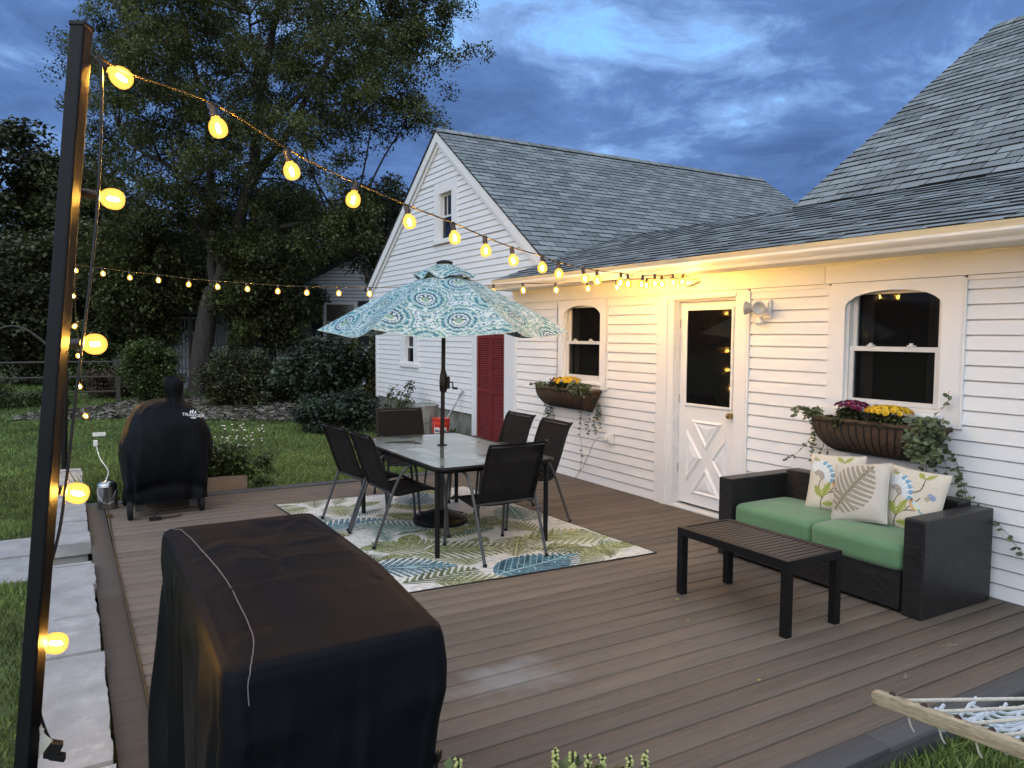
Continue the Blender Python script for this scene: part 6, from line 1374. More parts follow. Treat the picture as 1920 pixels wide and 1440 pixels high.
    b = MB(); b.tube(smooth_pts([(.62, 7.80, .11), (.70, 7.72, .06), (.66, 7.66, .012), (.85, 7.64, .012), (.90, 7.70, .012)], 5), .006, 6); b.box((.62, 7.60, .0), (.72, 7.68, .02)); b.build('power_cord', RUBBER, t)
smoker()
# ---- steel kettle used as a cord weight
t_ = thing('steel_pail', 'brushed steel lidded pail at the deck corner beside the smoker', 'pail', (.315, 8.38, .002))
b = MB(); b.lathe([(.0, 0), (.083, 0), (.088, .006), (.088, .215), (.091, .22), (.088, .226)], (.315, 8.38, .002), 36); b.build('body', STEEL, t_, smooth=True)
b = MB(); b.lathe([(.090, .226), (.090, .234), (.078, .252), (.045, .268), (.012, .274), (.010, .282), (.016, .290), (.012, .302), (0, .305)], (.315, 8.38, .002), 36); b.build('lid', STEEL, t_, smooth=True)
b = MB(); b.tube([(.228, 8.37, .20), (.225, 8.33, .16), (.27, 8.28, .08), (.315, 8.275, .06), (.36, 8.28, .08), (.405, 8.33, .16), (.402, 8.37, .20)], .003, 6); b.build('handle', STEEL, t_)

# ================================================================== posts and string lights
b = MB()
def post(name, lab, p0, p1, w):
    t = thing(name, lab, 'post', p0, 'black posts carrying the string lights'); p0 = Vector(p0); p1 = Vector(p1); z = (p1 - p0).normalized()
    x = Vector((.80, -.60, 0)); x = (x - z * x.dot(z)).normalized(); y = z.cross(x); M = Matrix((x, y, z)).transposed()
    b = MB(); b.obox((p0 + p1) / 2, (w, w, (p1 - p0).length), M); o = b.build('shaft', mat('black_steel_post_%s' % ('a' if w > .05 else 'b'), (.006, .006, .007), .45, var=.2, vs=15, bump=.04, bs=120, spec=.18), t, bevel=.006)
    b = MB(); b.obox(p1 + z * .003, (w + .003, w + .003, .014), M); b.build('cap', BLACKMETAL, t, bevel=.003)
    return t, z
post('light_post', 'thick black square post close to the camera at the left, leaning slightly left', (-.195, 2.335, -.20), (.062, 2.425, 2.555), .043)
post('light_post', 'thin looking far black post at the end of the paver wall', (-.062, 11.3, -.20), (.040, 11.3, 2.77), .052)
GLASSB = bpy.data.materials.new('amber_bulb_glass')
def bulbglass():
    GLASSB.use_nodes = True; N = GLASSB.node_tree.nodes; L = GLASSB.node_tree.links; N.remove(N['Principled BSDF'])
    e = N.new('ShaderNodeEmission'); lw = N.new('ShaderNodeLayerWeight'); lw.inputs[0].default_value = .35; cr = N.new('ShaderNodeValToRGB'); E = cr.color_ramp.elements
    E[0].position = 0; E[0].color = (1.0, .66, .15, 1); E[1].position = 1; E[1].color = (1.0, .38, .04, 1)
    L.new(lw.outputs['Facing'], cr.inputs[0]); L.new(cr.outputs[0], e.inputs[0]); e.inputs[1].default_value = 1.5
    tr = N.new('ShaderNodeBsdfTransparent'); tr.inputs[0].default_value = (1, .8, .5, 1); ms = N.new('ShaderNodeMixShader'); r = N.new('ShaderNodeMapRange'); r.inputs[3].default_value = .45; r.inputs[4].default_value = .05
    L.new(lw.outputs['Facing'], r.inputs[0]); L.new(r.outputs[0], ms.inputs[0]); L.new(e.outputs[0], ms.inputs[1]); L.new(tr.outputs[0], ms.inputs[2]); L.new(ms.outputs[0], N['Material Output'].inputs[0])
bulbglass()
FIL = emit('glowing_filament', (1.0, .62, .15), 3100.0)
SOCK = mat('bronze_socket', (.03, .018, .010), .4, var=.3, vs=30)
def make_bulb():
    t = bpy.data.objects.new('light_bulb', None); COL.objects.link(t); ORG[t.name] = Vector((0, 0, 0)); t.empty_display_size = .02
    b = MB(); b.lathe([(.0, .012), (.010, .012), (.0125, .008), (.0125, -.022), (.0140, -.024), (.0140, -.030), (.0, -.030)], (0, 0, 0), 12); b.build('socket', SOCK, t, world=False, smooth=True)
    b = MB(); b.lathe([(.0120, -.030), (.0150, -.037), (.0225, -.044), (.0278, -.055), (.0295, -.068), (.0278, -.081), (.0220, -.0905), (.0120, -.0965), (.0, -.0980)], (0, 0, 0), 18); b.build('globe', GLASSB, t, world=False, smooth='all')
    b = MB(); b.lathe([(.0, -.084), (.0050, -.080), (.0064, -.068), (.0050, -.055), (.0, -.051)], (0, 0, 0), 8); b.build('filament', FIL, t, world=False)
    return t
bulb0 = make_bulb(); used = [False]
def copy_part(o, parent):
    c = o.copy(); COL.objects.link(c); c.parent = parent
    for ch in list(o.children): copy_part(ch, c)
    return c
def place_bulb(root, p, d):
    o = bulb0 if not used[0] else copy_part(bulb0, root)
    used[0] = True; o.parent = root
    o.location = Vector(p) - ORG[root.name]; d = Vector(d).normalized(); o.rotation_mode = 'QUATERNION'; o.rotation_quaternion = (-d).to_track_quat('Z', 'Y')
NEAR = thing('string_lights', 'string of glowing amber bulbs from the near black post to above the door', 'string lights', (.10, 2.45, 2.50))
FAR = thing('string_lights', 'string of small looking amber bulbs from the far post, passing behind the umbrella', 'string lights', (.05, 11.27, 2.60))
A = [(0.16,2.486,2.455),(0.448,2.659,2.392),(0.727,2.827,2.315),(1.015,3.001,2.266),(1.342,3.198,2.227),(1.661,3.39,2.198),(1.917,3.544,2.165),(2.179,3.702,2.142),(2.492,3.89,2.129),(2.693,4.011,2.111),(3.052,4.227,2.108),(3.24,4.34,2.108),(3.63,4.575,2.125),(3.781,4.666,2.124),(4.051,4.828,2.139),(4.344,5.005,2.17),(4.511,5.105,2.175),(4.796,5.277,2.21),(5.045,5.427,2.236)]
rr = random.Random(2)
for i, p in enumerate(A):
    d = (rr.uniform(-.25, .35), rr.uniform(-.2, .2), -1) if i > 1 else ((.8, -.1, -.6) if i == 0 else (.25, 0, -1)); dv = Vector(d).normalized()
    place_bulb(NEAR, Vector(p) - dv * .068, d)
BB = [(0.14,11.15,2.50),(0.43,10.84,2.455),(0.71,10.55,2.40),(1.0,10.23,2.36),(1.3,9.92,2.305),(1.58,9.61,2.27),(1.86,9.31,2.24),(2.14,9.02,2.21),(2.4,8.74,2.19),(2.68,8.44,2.18),(2.94,8.16,2.17),(3.2,7.88,2.165),(3.45,7.6,2.165),(3.69,7.35,2.17),(3.93,7.1,2.18),(4.16,6.86,2.19),(4.4,6.6,2.19),(4.63,6.36,2.20),(4.83,6.14,2.21),(5.03,5.92,2.225)]
for i, p in enumerate(BB):
    d = (rr.uniform(-.2, .2), rr.uniform(-.2, .2), -1); place_bulb(FAR, Vector(p) - Vector(d).normalized() * .068, d)
for p, d in (((.128, 2.443, 2.104), (1, -.1, -.15)), ((.071, 2.424, 1.696), (.72, -.68, -.02)), ((.017, 2.406, 1.283), (1, -.15, -.30)), ((-.045, 2.385, .877), (1, -.1, -.22))):
    place_bulb(NEAR, Vector(p) - Vector(d).normalized() * .068, d)
for p in ((.091, 10.169, 2.142), (.097, 10.152, 1.792), (.125, 10.08, 1.455), (.131, 10.064, 1.099), (.179, 9.938, .768)):
    d = (rr.uniform(-1, 1), rr.uniform(-.3, .3), -.5); place_bulb(FAR, Vector(p) - Vector(d).normalized() * .068, d)
def wire(root, P, r=.0035, n=6, m=None, name='cord'):
    b = MB(); b.tube(P, r, n); return b.build(name, m or CORD, root, smooth=True)
PA = [Vector((.100, 2.455, 2.50))] + [Vector(p) + Vector((0, 0, .072)) for p in A] + [Vector((5.25, 5.55, 2.29))]
PA[1] = Vector((.175, 2.495, 2.475)); wire(NEAR, smooth_pts(PA, 6))
PB = [Vector((.045, 11.27, 2.60))] + [Vector(p) + Vector((0, 0, .072)) for p in BB] + [Vector((5.25, 5.70, 2.29))]; wire(FAR, smooth_pts(PB, 5), .004)
VC = [(.100, 2.45, 2.50), (.107, 2.436, 2.42), (.092, 2.431, 2.133), (.069, 2.423, 1.911), (.029, 2.41, 1.616), (-.008, 2.397, 1.324), (-.03, 2.39, 1.18), (-.064, 2.379, 1.05), (-.083, 2.372, .928), (-.097, 2.368, .792), (-.088, 2.371, .70), (-.077, 2.374, .645), (-.066, 2.378, .61)]
DCORD = mat('dark_cord', (.018, .014, .011), .5, var=.2)
wire(NEAR, smooth_pts(VC, 5), .0042, 8, DCORD, 'lead')
b = MB(); b.obox((-.060, 2.375, .585), (.036, .03, .045), Matrix.Rotation(R(25), 3, 'Y')); b.obox((-.051, 2.375, .563), (.042, .034, .016), Matrix.Rotation(R(25), 3, 'Y')); b.build('plug', RUBBER, NEAR, bevel=.004)
PAPER = mat('paper_label', (.62, .58, .48), .7, var=.05, vs=40, dirt=((.25, .24, .22), 90, .55, .5))
for pts in ([(-.092, 2.36, .665), (-.078, 2.36, .655), (-.105, 2.37, .60), (-.120, 2.37, .60)], [(-.078, 2.36, .640), (-.060, 2.36, .618), (-.115, 2.37, .545), (-.128, 2.37, .562)]):
    b = MB(); b.prism(pts, (0, .001, 0)); b.build('warning_tag', PAPER, NEAR)
wire(FAR, smooth_pts([(.055, 11.25, 2.6), (.13, 10.07, 2.50), (.11, 10.15, 2.18), (.115, 10.13, 1.83), (.145, 10.05, 1.49), (.15, 10.04, 1.13), (.20, 9.92, .80), (.257, 9.732, .53)], 5), .004, 6, None, 'lead')
t_ = thing('white_extension_cord', 'white extension cord joining the hanging bulbs to the steel pail', 'cord', (.28, 9.6, .3))
b = MB(); b.tube(smooth_pts([(.262, 9.72, .47), (.275, 9.68, .41), (.29, 9.3, .36), (.335, 8.8, .325), (.33, 8.45, .33), (.318, 8.38, .31)], 6), .0055, 6); b.build('wire', WHITEPLASTIC, t_, smooth=True)
b = MB(); b.obox((.262, 9.72, .475), (.045, .035, .07)); b.build('socket', WHITEPLASTIC, t_, bevel=.006); b = MB(); b.obox((.30, 9.73, .575), (.13, .003, .045)); b.build('tag', WHITEPLASTIC, t_)
b = MB(); b.tube(smooth_pts([(.30, 8.29, .10), (.30, 8.27, .02), (.305, 8.1, .008), (.300, 7.5, .006), (.288, 6.5, .006), (.288, 4.5, .006), (.287, 3.0, .006)], 6), .006, 6); b.box((.285, 7.93, .006), (.335, 7.99, .028)); tag(b.build('ground_cord', CORD, smooth=True), 'dark cord running along the groove at the left edge of the deck', 'cord')

# ================================================================== window baskets, flowers and vines
COCO = mat('coir_liner', (.060, .036, .021), .95, var=.4, vs=30, bump=1.0, bs=120, bumpd=.006)
WIRE = mat('black_basket_wire', (.008, .007, .006), .5)
def basket(lab, y0, y1, ztop, zbot, nribs):
    yc = (y0 + y1) / 2; hw = (y1 - y0) / 2; t = thing('window_basket', lab, 'flower basket', (5.25, yc, zbot)); D = .235; H = ztop - zbot; X0 = 5.272
    def pt(u, a):   # u along -1..1, a from 0 (front top) to 1 (bottom back)
        sh = 1 - .42 * (1 - math.cos(a * math.pi / 2)) ** 1.0
        th = a * math.pi / 2; return Vector((X0 - D * math.cos(th) ** .8, yc + u * hw * (1 - .30 * math.sin(th) ** 1.6), ztop - H * math.sin(th) ** .85))
    b = MB(); nu, na = 44, 14; rg = random.Random(3); vs = [pt(-1 + 2 * i / nu, j / na * .999) + Vector((rg.uniform(-.003, .003),) * 3) for i in range(nu + 1) for j in range(na + 1)]
    b.add(vs, [(i * (na + 1) + j, (i + 1) * (na + 1) + j, (i + 1) * (na + 1) + j + 1, i * (na + 1) + j + 1) for i in range(nu) for j in range(na)])
    for u in (-1, 1):
        base = [pt(u, j / na * .999) for j in range(na + 1)] + [Vector((X0, yc + u * hw, ztop))]; b.add(base, [tuple(range(len(base)))])
    # thick fibrous rim
    rim = [Vector((X0 - .005, y0, ztop + .006))] + [pt(-1 + 2 * i / 20, 0) + Vector((.012, 0, .008)) for i in range(21)] + [Vector((X0 - .005, y1, ztop + .006))]
    b.tube([p + Vector((rg.uniform(-.003, .003), 0, rg.uniform(-.003, .004))) for p in rim], [rg.uniform(.014, .020) for _ in rim], 8); b.build('liner', COCO, t, smooth='all')
    b = MB()
    for k in range(nribs + 1):
        u = -1 + 2 * k / nribs; b.tube([pt(u, j / 10) + Vector((-.005, 0, -.002)) for j in range(11)], .0042, 5)
    for a in (0, 1): b.tube([pt(-1 + 2 * i / 20, a * .98) + Vector((-.006, 0, -.004)) for i in range(21)], .0045, 5)
    for u in (-1, 1): b.tube([Vector((X0, yc + u * hw, ztop)), pt(u, 0)], .0045, 5)
    b.build('wire_frame', WIRE, t)
    b = MB(); b.box((X0 - D + .03, y0 + .02, ztop - .06), (X0 - .005, y1 - .02, ztop - .025)); b.build('soil', SOIL, t); return t
basket('brown coir window basket in a wire frame under the left window', 6.955, 7.985, 1.075, .845, 20)
basket('brown coir window basket in a wire frame under the right window above the sofa', 2.97, 3.92, 1.085, .835, 15)
def mum(name, lab, c, r, h, nf, col, fr, seed, squash=.55):
    rng = np.random.default_rng(seed); rg = random.Random(seed); t = thing(name, lab, 'flowers', c); c = Vector(c)
    V, F, T = leaf_cloud([(c.x + rg.gauss(0, r * .38), c.y + rg.gauss(0, r * .38), c.z + h * rg.uniform(.15, .72)) for k in range(26)], [r * .38] * 26, [60] * 26, .028, rng, aspect=.38); np_mesh('foliage', V, F, LEAFD, t, attrs={'tint': T})
    st = MB()
    for k in range(16): a = rg.uniform(0, 6.28); q = rg.uniform(0, r * .8); st.tube([(c.x, c.y, c.z - .03), (c.x + math.cos(a) * q * .6, c.y + math.sin(a) * q * .6, c.z + h * .5), (c.x + math.cos(a) * q, c.y + math.sin(a) * q, c.z + h * .9)], .0022, 4)
    st.build('stem', LEAFG, t)
    b = MB(); pts = []; tries = 0
    while len(pts) < nf and tries < 4000:
        tries += 1; a = rg.uniform(0, 6.28); q = math.sqrt(rg.random()) * r; p = Vector((math.cos(a) * q, math.sin(a) * q, h * (.80 + .25 * math.sqrt(max(0, 1 - (q / r) ** 2)))))
        if all((p - o).length > fr * 1.25 for o in pts): pts.append(p)
    for p in pts:
        n = (Vector((p.x, p.y, h * .9 * squash + .02))).normalized(); q = n.to_track_quat('Z', 'Y').to_matrix(); s = rg.uniform(.8, 1.15)
        for lay, (k, el, L) in enumerate(((13, .12, 1.0), (11, .45, .85), (8, .85, .6))):
            for m in range(k):
                a = 2 * math.pi * (m + .5 * (lay % 2)) / k + rg.uniform(-.1, .1); dd = Vector((math.cos(a) * math.cos(el), math.sin(a) * math.cos(el), math.sin(el))) * fr * L * s; w = Vector((-math.sin(a), math.cos(a), 0)) * fr * .20 * s
                b.add([c + p + q @ (dd * .1 - w * .5), c + p + q @ (dd * .7 - w), c + p + q @ dd, c + p + q @ (dd * .7 + w), c + p + q @ (dd * .1 + w * .5)], [(0, 1, 2, 3, 4)])
    b.build('blooms', col, t); return t
YEL = mat('yellow_petals', (.72, .47, .02), .6, var=.12, vs=30, trans=.15); MAG = mat('magenta_petals', (.15, .012, .06), .6, var=.2, vs=30, trans=.1)
mum('yellow_mum', 'yellow chrysanthemum in the right basket', (5.14, 3.355, 1.055), .155, .155, 46, YEL, .030, 71)
mum('magenta_mum', 'magenta chrysanthemum in the right basket', (5.15, 3.66, 1.05), .125, .175, 26, MAG, .028, 72)
mum('yellow_mum', 'yellow chrysanthemum in the left basket', (5.15, 7.46, 1.04), .16, .17, 30, YEL, .034, 73)
mum('magenta_mum', 'small magenta chrysanthemum at the left of the far basket', (5.16, 7.76, 1.05), .06, .14, 9, MAG, .026, 74)
VINELEAF = mat('vine_leaf', (.080, .108, .052), .5, var=.25, vs=8, attr='tint', tintamt=.5, trans=.15, dirt=((.28, .32, .24), 40, .62, .5))
def vine(lab, root, mound, nm, strands, seed, leaf=.035, group='trailing vines from the window baskets', mr=.07, spread=.04):
    rng = np.random.default_rng(seed); rg = random.Random(seed); t = thing('trailing_vine', lab, 'vine', root, group); root = Vector(root); st = MB(); LV = []; LF = []; LT = []; base = 0
    def leaves_at(P, gap, sz):
        nonlocal base
        acc = 0
        for a, b_ in zip(P[:-1], P[1:]):
            acc += (b_ - a).length
            if acc > gap:
                acc = 0
                for s in (-1, 1):
                    if rg.random() < .8:
                        d = Vector((rg.uniform(-1, .1), s * rg.uniform(.4, 1), rg.uniform(-.8, .25))).normalized(); up = Vector((-.7, 0, .6)) + Vector((rg.gauss(0, .3), rg.gauss(0, .3), rg.gauss(0, .3))); w = d.cross(up).normalized(); n = w.cross(d); L = sz * rg.uniform(.7, 1.25)
                        LV.extend([b_, b_ + d * L * .3 + w * L * .36, b_ + d * L * .75 + w * L * .28, b_ + d * L + n * L * .06, b_ + d * L * .75 - w * L * .28, b_ + d * L * .3 - w * L * .36]); LF.append(tuple(base + k for k in range(6))); LT.extend([rg.random()] * 6); base += 6
    for S_ in strands:
        P = smooth_pts([root] + [Vector(p) for p in S_], 7); P = [p + Vector((rg.gauss(0, .003), rg.gauss(0, .004), 0)) for p in P]; st.tube(P, .0018, 4); leaves_at(P, .035 * leaf / .035, leaf)
    for k in range(nm):
        e = root + Vector((rg.uniform(-mr * 1.2, mr * .4), rg.gauss(0, mr * mound[0]), rg.uniform(-mr * mound[1], mr * mound[2]))); P = smooth_pts([root + Vector((0, rg.gauss(0, .02), -.03)), root.lerp(e, .6) + Vector((-.02, 0, .03)), e], 5); st.tube(P, .0016, 4); leaves_at(P, .014, leaf * 1.1)
    st.build('stem', LEAFG, t)
    me = bpy.data.meshes.new('foliage'); off = root; me.from_pydata([tuple(p - off) for p in LV], [], LF); at = me.attributes.new('tint', 'FLOAT', 'POINT'); at.data.foreach_set('value', np.array(LT, dtype=np.float32)); me.materials.append(VINELEAF); o = bpy.data.objects.new('foliage', me); COL.objects.link(o); o.parent = t
def hang(y, z0, z1, x=5.235, n=4, dy=0, j=.02, seed=0):
    rg = random.Random(int(y * 1000) + seed); return [(x + rg.uniform(-.01, .015), y + dy * k / n + rg.uniform(-j, j), z0 + (z1 - z0) * k / n) for k in range(1, n + 1)]
vine('leafy vine trailing from the left end of the far basket', (5.12, 7.93, 1.10), (1.1, .6, .5), 30, [hang(7.97 + d, 1.05, z, dy=q) for d, z, q in ((.0, .66, .06), (.03, .60, .0), (-.04, .62, .02), (-.07, .70, -.02), (.05, .68, .05), (-.02, .58, .03), (.02, .74, .08))], 81, .034)
vine('leafy vine trailing from the right end of the far basket', (5.10, 7.08, 1.13), (1.5, 1.4, .5), 60, [hang(7.02 + d, 1.0, z, dy=q) for d, z, q in ((.0, .60, .0), (-.06, .66, -.04), (.10, .58, .03), (.28, .12, .02), (-.02, .72, -.05), (-.05, .80, -.04))], 82, .034)
vine('thin vine with few leaves at the left end of the sofa basket', (5.10, 3.97, 1.13), (1.3, .8, .4), 26, [hang(4.02, 1.05, .72, dy=.05), hang(3.98, 1.05, .70), hang(4.04, 1.05, .78, dy=.03), [(5.2, 4.05, .95), (5.2, 4.12, .83), (5.2, 4.22, .74), (5.2, 4.33, .675)], hang(3.92, 1.02, .66)], 83, .028)
vine('dense variegated vine mound spilling from the right end of the sofa basket', (5.08, 3.02, 1.10), (.75, 2.6, .8), 120, [hang(3.10, .95, .30, n=5), hang(3.04, .95, .42, n=5), hang(2.98, .95, .55), hang(2.92, 1.0, .62, dy=-.06), [(5.2, 2.93, .95), (5.22, 2.86, .75), (5.22, 2.75, .62), (5.23, 2.60, .50), (5.23, 2.50, .40), (5.23, 2.44, .33)], [(5.2, 2.9, .9), (5.2, 2.83, .72), (5.2, 2.78, .55), (5.2, 2.72, .5), (5.2, 2.68, .36)], hang(3.13, .98, .48), [(5.2, 3.05, 1.18), (5.22, 2.98, 1.27), (5.23, 2.97, 1.36)]], 84, .040, mr=.085)

# ================================================================== things beside the gabled house
t_ = thing('trash_can', 'galvanised metal trash can with lid beside the gabled house wall', 'trash can', (5.0, 11.26, -.2)); CZ = .05
def canpos(r, z, k, n=64): a = 2 * math.pi * k / n; q = r * (1 + (.022 if (k // 2) % 2 else -.012)); return (5.0 + q * math.cos(a), 11.26 + q * math.sin(a), z + .07 * (z > 0))
b = MB(); n = 64; lv = [(.175, -.19, 0), (.176, -.15, 0), (.180, -.13, 1), (.196, .28, 1), (.200, .42, 1), (.203, .44, 0), (.205, .50, 0)]; vs = []
for (r, z, cr) in lv:
    for k in range(n): vs.append(canpos(r, z, k) if cr else (5.0 + r * math.cos(2 * math.pi * k / n), 11.26 + r * math.sin(2 * math.pi * k / n), z + .07 * (z > 0)))
b.add(vs, [(i * n + k, i * n + (k + 1) % n, (i + 1) * n + (k + 1) % n, (i + 1) * n + k) for i in range(len(lv) - 1) for k in range(n)]); b.build('body', ZINC, t_, smooth=True)
b = MB(); b.lathe([(.214, .485), (.216, .515), (.205, .525), (.15, .545), (.0, .560)], (5.0, 11.26, .07), 40); b.tube([(4.94, 11.24, .622), (4.94, 11.23, .665), (5.06, 11.23, .665), (5.06, 11.24, .622)], .006, 6); b.build('lid', ZINC, t_, smooth=True)
b = MB(); b.tube([(4.86, 11.105, .40), (4.85, 11.07, .38), (4.88, 11.04, .34), (4.93, 11.03, .34), (4.955, 11.05, .38), (4.95, 11.075, .40)], .007, 6); b.build('handle', ZINC, t_)
t_ = thing('plastic_bucket', 'orange red bucket with white label in front of the trash can', 'bucket', (5.08, 10.86, -.2)); BK = mat('orange_red_plastic', (.50, .035, .018), .4, var=.06)
b = MB(); b.lathe([(0, -.19), (.115, -.19), (.12, -.18), (.134, .30), (.142, .305), (.142, .335), (.136, .34), (.136, .375), (.144, .38), (.146, .405), (.125, .41), (0, .405)], (5.08, 10.86, 0), 36); b.build('body', BK, t_, smooth=True)
b = MB()
for (a0, a1) in ((195, 236), (244, 285)):
    vs = [(5.08 + r * math.cos(R(a)), 10.86 + r * math.sin(R(a)), z) for a in np.linspace(a0, a1, 9) for (z, r) in ((.02, .1305), (.27, .1365))]; b.add(vs, [(2 * k, 2 * k + 2, 2 * k + 3, 2 * k + 1) for k in range(8)])
b.build('label', mat('white_label', (.62, .62, .62), .5), t_)
b = MB()
for (a0, a1, z0, z1) in ((200, 231, .20, .23), (203, 228, .165, .18), (250, 280, .19, .23), (250, 272, .15, .16), (200, 225, .08, .10), (252, 278, .07, .11)):
    vs = [(5.08 + r * math.cos(R(a)), 10.86 + r * math.sin(R(a)), z) for a in np.linspace(a0, a1, 7) for (z, r) in ((z0, .1345 + .0125 * z0), (z1, .1345 + .0125 * z1))]; b.add(vs, [(2 * k, 2 * k + 2, 2 * k + 3, 2 * k + 1) for k in range(6)])
b.build('label_print', mat('blue_grey_print', (.06, .11, .2), .5), t_)
b = MB(); b.tube([(4.94, 10.83, .36), (4.93, 10.75, .26), (5.0, 10.70, .20), (5.12, 10.70, .20), (5.2, 10.76, .27), (5.22, 10.84, .36)], .003, 5); b.build('handle', STEEL, t_)
t_ = thing('garden_shovel', 'aluminium handled shovel leaning on the house beside the bucket', 'shovel', (5.75, 12.1, -.2)); AL = mat('pale_aluminium', (.45, .47, .5), .35, metal=.8, var=.1)
p0, p1 = Vector((5.60, 12.02, .02)), Vector((5.87, 11.82, .62)); d = (p1 - p0).normalized(); s = Vector((0, 1, 0)).cross(d).normalized(); s = Vector((.25, .95, 0)).normalized()
b = MB(); b.tube([p0, p1], .017, 10); b.build('shaft', AL, t_, smooth=True)
b = MB(); b.tube([p1, p1 + d * .05 - s * .06, p1 + d * .14 - s * .07, p1 + d * .14 + s * .07, p1 + d * .05 + s * .06, p1], .010, 6); b.build('grip', AL, t_, smooth=True)
b = MB(); vs = []
for i, (q, w) in enumerate(((0, .03), (-.06, .10), (-.16, .11), (-.25, .10), (-.30, .05))):
    for k in range(5): u = (k / 4) * 2 - 1; vs.append(p0 + d * q + s * u * w + d.cross(s) * (.03 * (u * u)))
b.add(vs, [(i * 5 + k, i * 5 + k + 1, (i + 1) * 5 + k + 1, (i + 1) * 5 + k) for i in range(4) for k in range(4)]); o = b.build('blade', AL, t_, smooth='all'); o.modifiers.new('t', 'SOLIDIFY').thickness = .003
# ================================================================== hammock at the lower right
t_ = thing('rope_hammock', 'rope hammock with weathered wooden spreader bar at the lower right corner', 'hammock', (2.1, 1.0, .7))
HW = mat('weathered_spreader_wood', (.36, .29, .19), .8, var=.35, vs=10, stretch=(2, 2, 14), bump=.6, bs=40, dirt=((.10, .07, .05), 14, .55, .6))
h0 = Vector((1.975, 1.305, .700)); h1 = Vector((2.150, .265, .700)); d = (h1 - h0).normalized(); ropeD = Vector((.95, .18, .17)).normalized()
side = d.cross(Vector((0, 0, 1))).normalized(); up = side.cross(d).normalized()
b = MB(); vs = []; n = 12
M = Matrix((side, up, d)).transposed()
for i, q in enumerate([0, .006, .02] + list(np.linspace(.05, (h1 - h0).length, 8))):
    r1 = (.45, .80, 1)[i] if i < 3 else 1
    for k in range(n):
        a = 2 * math.pi * (k + .5) / n; ex = lambda v: math.copysign(abs(v) ** .5, v); vs.append(h0 + d * q + side * ex(math.cos(a)) * .014 * r1 + up * ex(math.sin(a)) * .0215 * r1)
b.add(vs, [(i * n + k, i * n + (k + 1) % n, (i + 1) * n + (k + 1) % n, (i + 1) * n + k) for i in range(10) for k in range(n)] + [tuple(range(n))]); b.build('spreader_bar', HW, t_, smooth=True)
ROPE = mat('cream_rope', (.56, .52, .45), .9, var=.12, vs=60, bump=.8, bs=260, bumpd=.002); NET = mat('white_net_rope', (.60, .66, .72), .9, var=.12, vs=60, bump=.8, bs=260, bumpd=.002)
def twisted(b, P, r, pitch=.018):
    P = [Vector(p) for p in P]; L = sum((q - p).length for p, q in zip(P[:-1], P[1:])); n = max(4, int(L / (pitch / 5))); Q = []
    seg = [(q - p).length for p, q in zip(P[:-1], P[1:])]
    for i in range(n + 1):
        s = L * i / n; k = 0
        while k < len(seg) - 1 and s > seg[k]: s -= seg[k]; k += 1
        Q.append(P[k].lerp(P[k + 1], min(1, s / seg[k])))
    for ph in (0, 2.09, 4.19):
        pts = []
        for i, p in enumerate(Q):
            t = (Q[min(i + 1, n)] - Q[max(i - 1, 0)]).normalized(); a = t.cross(Vector((0, 0, 1))).normalized(); c = t.cross(a); w = 2 * math.pi * (L * i / n) / pitch + ph; pts.append(p + (a * math.cos(w) + c * math.sin(w)) * r * .5)
        b.tube(pts, r * .58, 5)
holes = [.055, .140, .225, .305, .380, .455, .53, .61]
for k, q in enumerate(holes):
    p = h0 + d * q; e = Vector((3.5, .80 - .004 * k, .56)); b = MB(); twisted(b, [p - ropeD * .0 + up * .004, p.lerp(e, .5) - Vector((0, 0, .004)), e], .0055); b.build('rope', ROPE, t_, smooth=True)
    b = MB(); dd = (e - p).normalized(); b.tube([p + up * .018 - side * .006, p + up * .0225], .009, 10); b.lathe([(.0, .0), (.0105, .0), (.0105, .012)], p + dd * .014, 12, dd.to_track_quat('Z', 'Y').to_matrix()); b.build('grommet', mat('dark_rope_knot', (.03, .012, .010), .7), t_)
b = MB(); nu, nv = 16, 16
side2 = Vector((.60, .80, 0)).normalized()
def netp(u, v): # u along bar, v away from it
    p = h0 + d * (.07 + u * .052); q = v * .075; return p + Vector((.98, -.10, -.16)) * q + Vector((.02, 0, -.020 + .012 * math.sin(u * 2.3 + v * 1.7) + .008 * math.sin(u * 5 + v * 3)))
for u in range(nu):
    for v in range(nv):
        a = netp(u + (.5 if v % 2 else 0), v); 
        for du in (-.5, .5): c_ = netp(u + (.5 if v % 2 else 0) + du, v + 1); m_ = a.lerp(c_, .5) + Vector((0, 0, -.008)); b.tube([a, m_, c_], .0058, 6)
for u in range(nu): p = h0 + d * (.07 + u * .052); b.tube([p, netp(u, 0)], .0055, 6)
b.build('net', NET, t_, smooth=True)
b = MB()
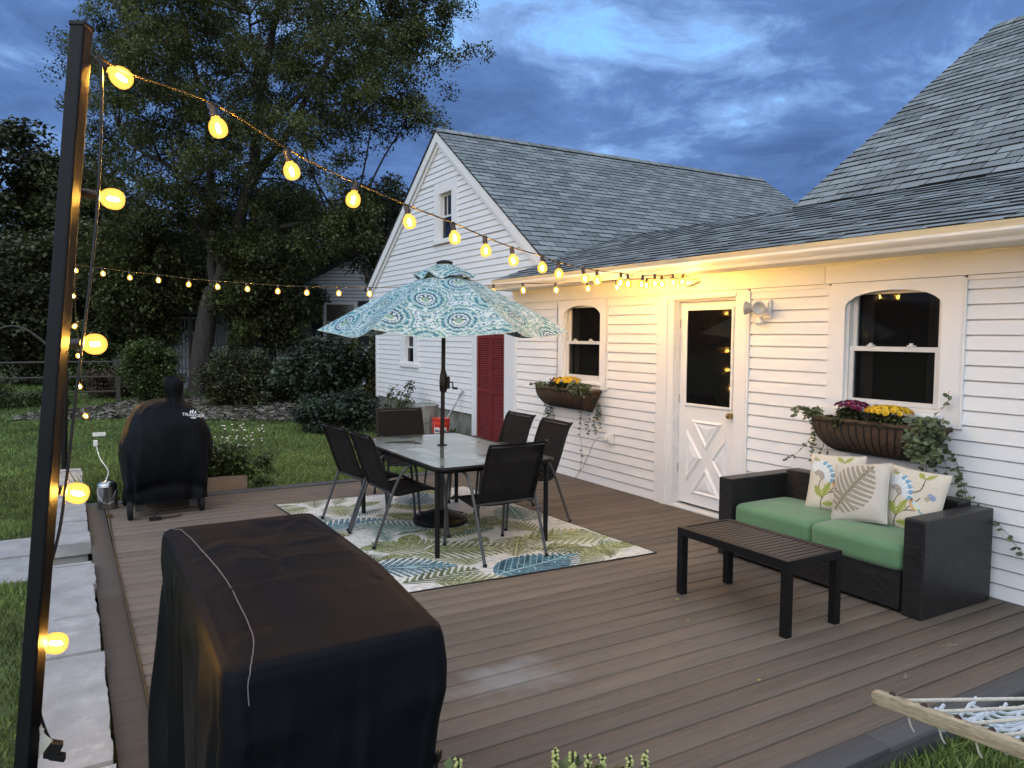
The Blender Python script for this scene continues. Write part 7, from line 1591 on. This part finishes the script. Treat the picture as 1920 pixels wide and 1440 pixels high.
for q in (.10, .18, .27, .40): p = h0 + d * q - up * .02; b.tube(smooth_pts([p, p + Vector((.008, -.004, -.03)), p + Vector((.022, -.006, -.05))], 3), .0030, 5)
b.build('loose_threads', ROPE, t_)
# ================================================================== litter on the deck
FL = mat('lime_yellow_leaflet', (.42, .46, .05), .6, var=.15)
rg = random.Random(9)
spots = [(3.40, 3.64), (3.20, 3.33), (2.95, 2.56), (2.55, 4.75), (2.2, 5.1), (2.70, 5.6), (3.1, 5.0), (3.45, 4.9), (3.65, 4.75), (2.3, 5.55), (2.45, 5.4)]
for i, (x, y) in enumerate(spots):
    b = MB(); a = rg.uniform(0, 6.28); L = rg.uniform(.012, .017); w = .005; z = .010 if y < 4.4 else .020
    P = [Vector((x + math.cos(a) * L, y + math.sin(a) * L, z)), Vector((x - math.sin(a) * w, y + math.cos(a) * w, z + .004)), Vector((x - math.cos(a) * L, y - math.sin(a) * L, z + .001)), Vector((x + math.sin(a) * w, y - math.cos(a) * w, z + .004))]
    b.prism(P, (0, 0, -.0015)); tag(b.build('fallen_leaflet', FL), 'tiny lime yellow leaflet lying on the boards' if y < 4.4 else 'tiny lime yellow leaflet lying on the rug', 'leaflet', 'leaflets on the deck boards' if y < 4.4 else 'leaflets on the rug')
DRY = mat('dry_stalk', (.30, .26, .19), .9)
for i, (x, y, n, L, lab) in enumerate(((3.62, 2.22, 12, .05, 'small tuft of dry stalks on the boards, nearer the hammock'), (4.22, 2.33, 16, .05, 'small tuft of dry stalks on the boards in front of the sofa arm'), (1.36, 2.66, 5, .02, 'dark crumbs beside the chalky mark on the boards'))):
    b = MB()
    for k in range(n): a = rg.uniform(-.5, .5) + .4; px, py = x + rg.gauss(0, L * .6), y + rg.gauss(0, L * .25); q = rg.uniform(.3, 1) * L; b.tube([(px, py, .0045), (px + math.cos(a) * q * .5, py + math.sin(a) * q * .5, .008), (px + math.cos(a) * q, py + math.sin(a) * q, .0045)], .0012, 4)
    tag(b.build('dry_stalks', DRY), lab, 'debris')
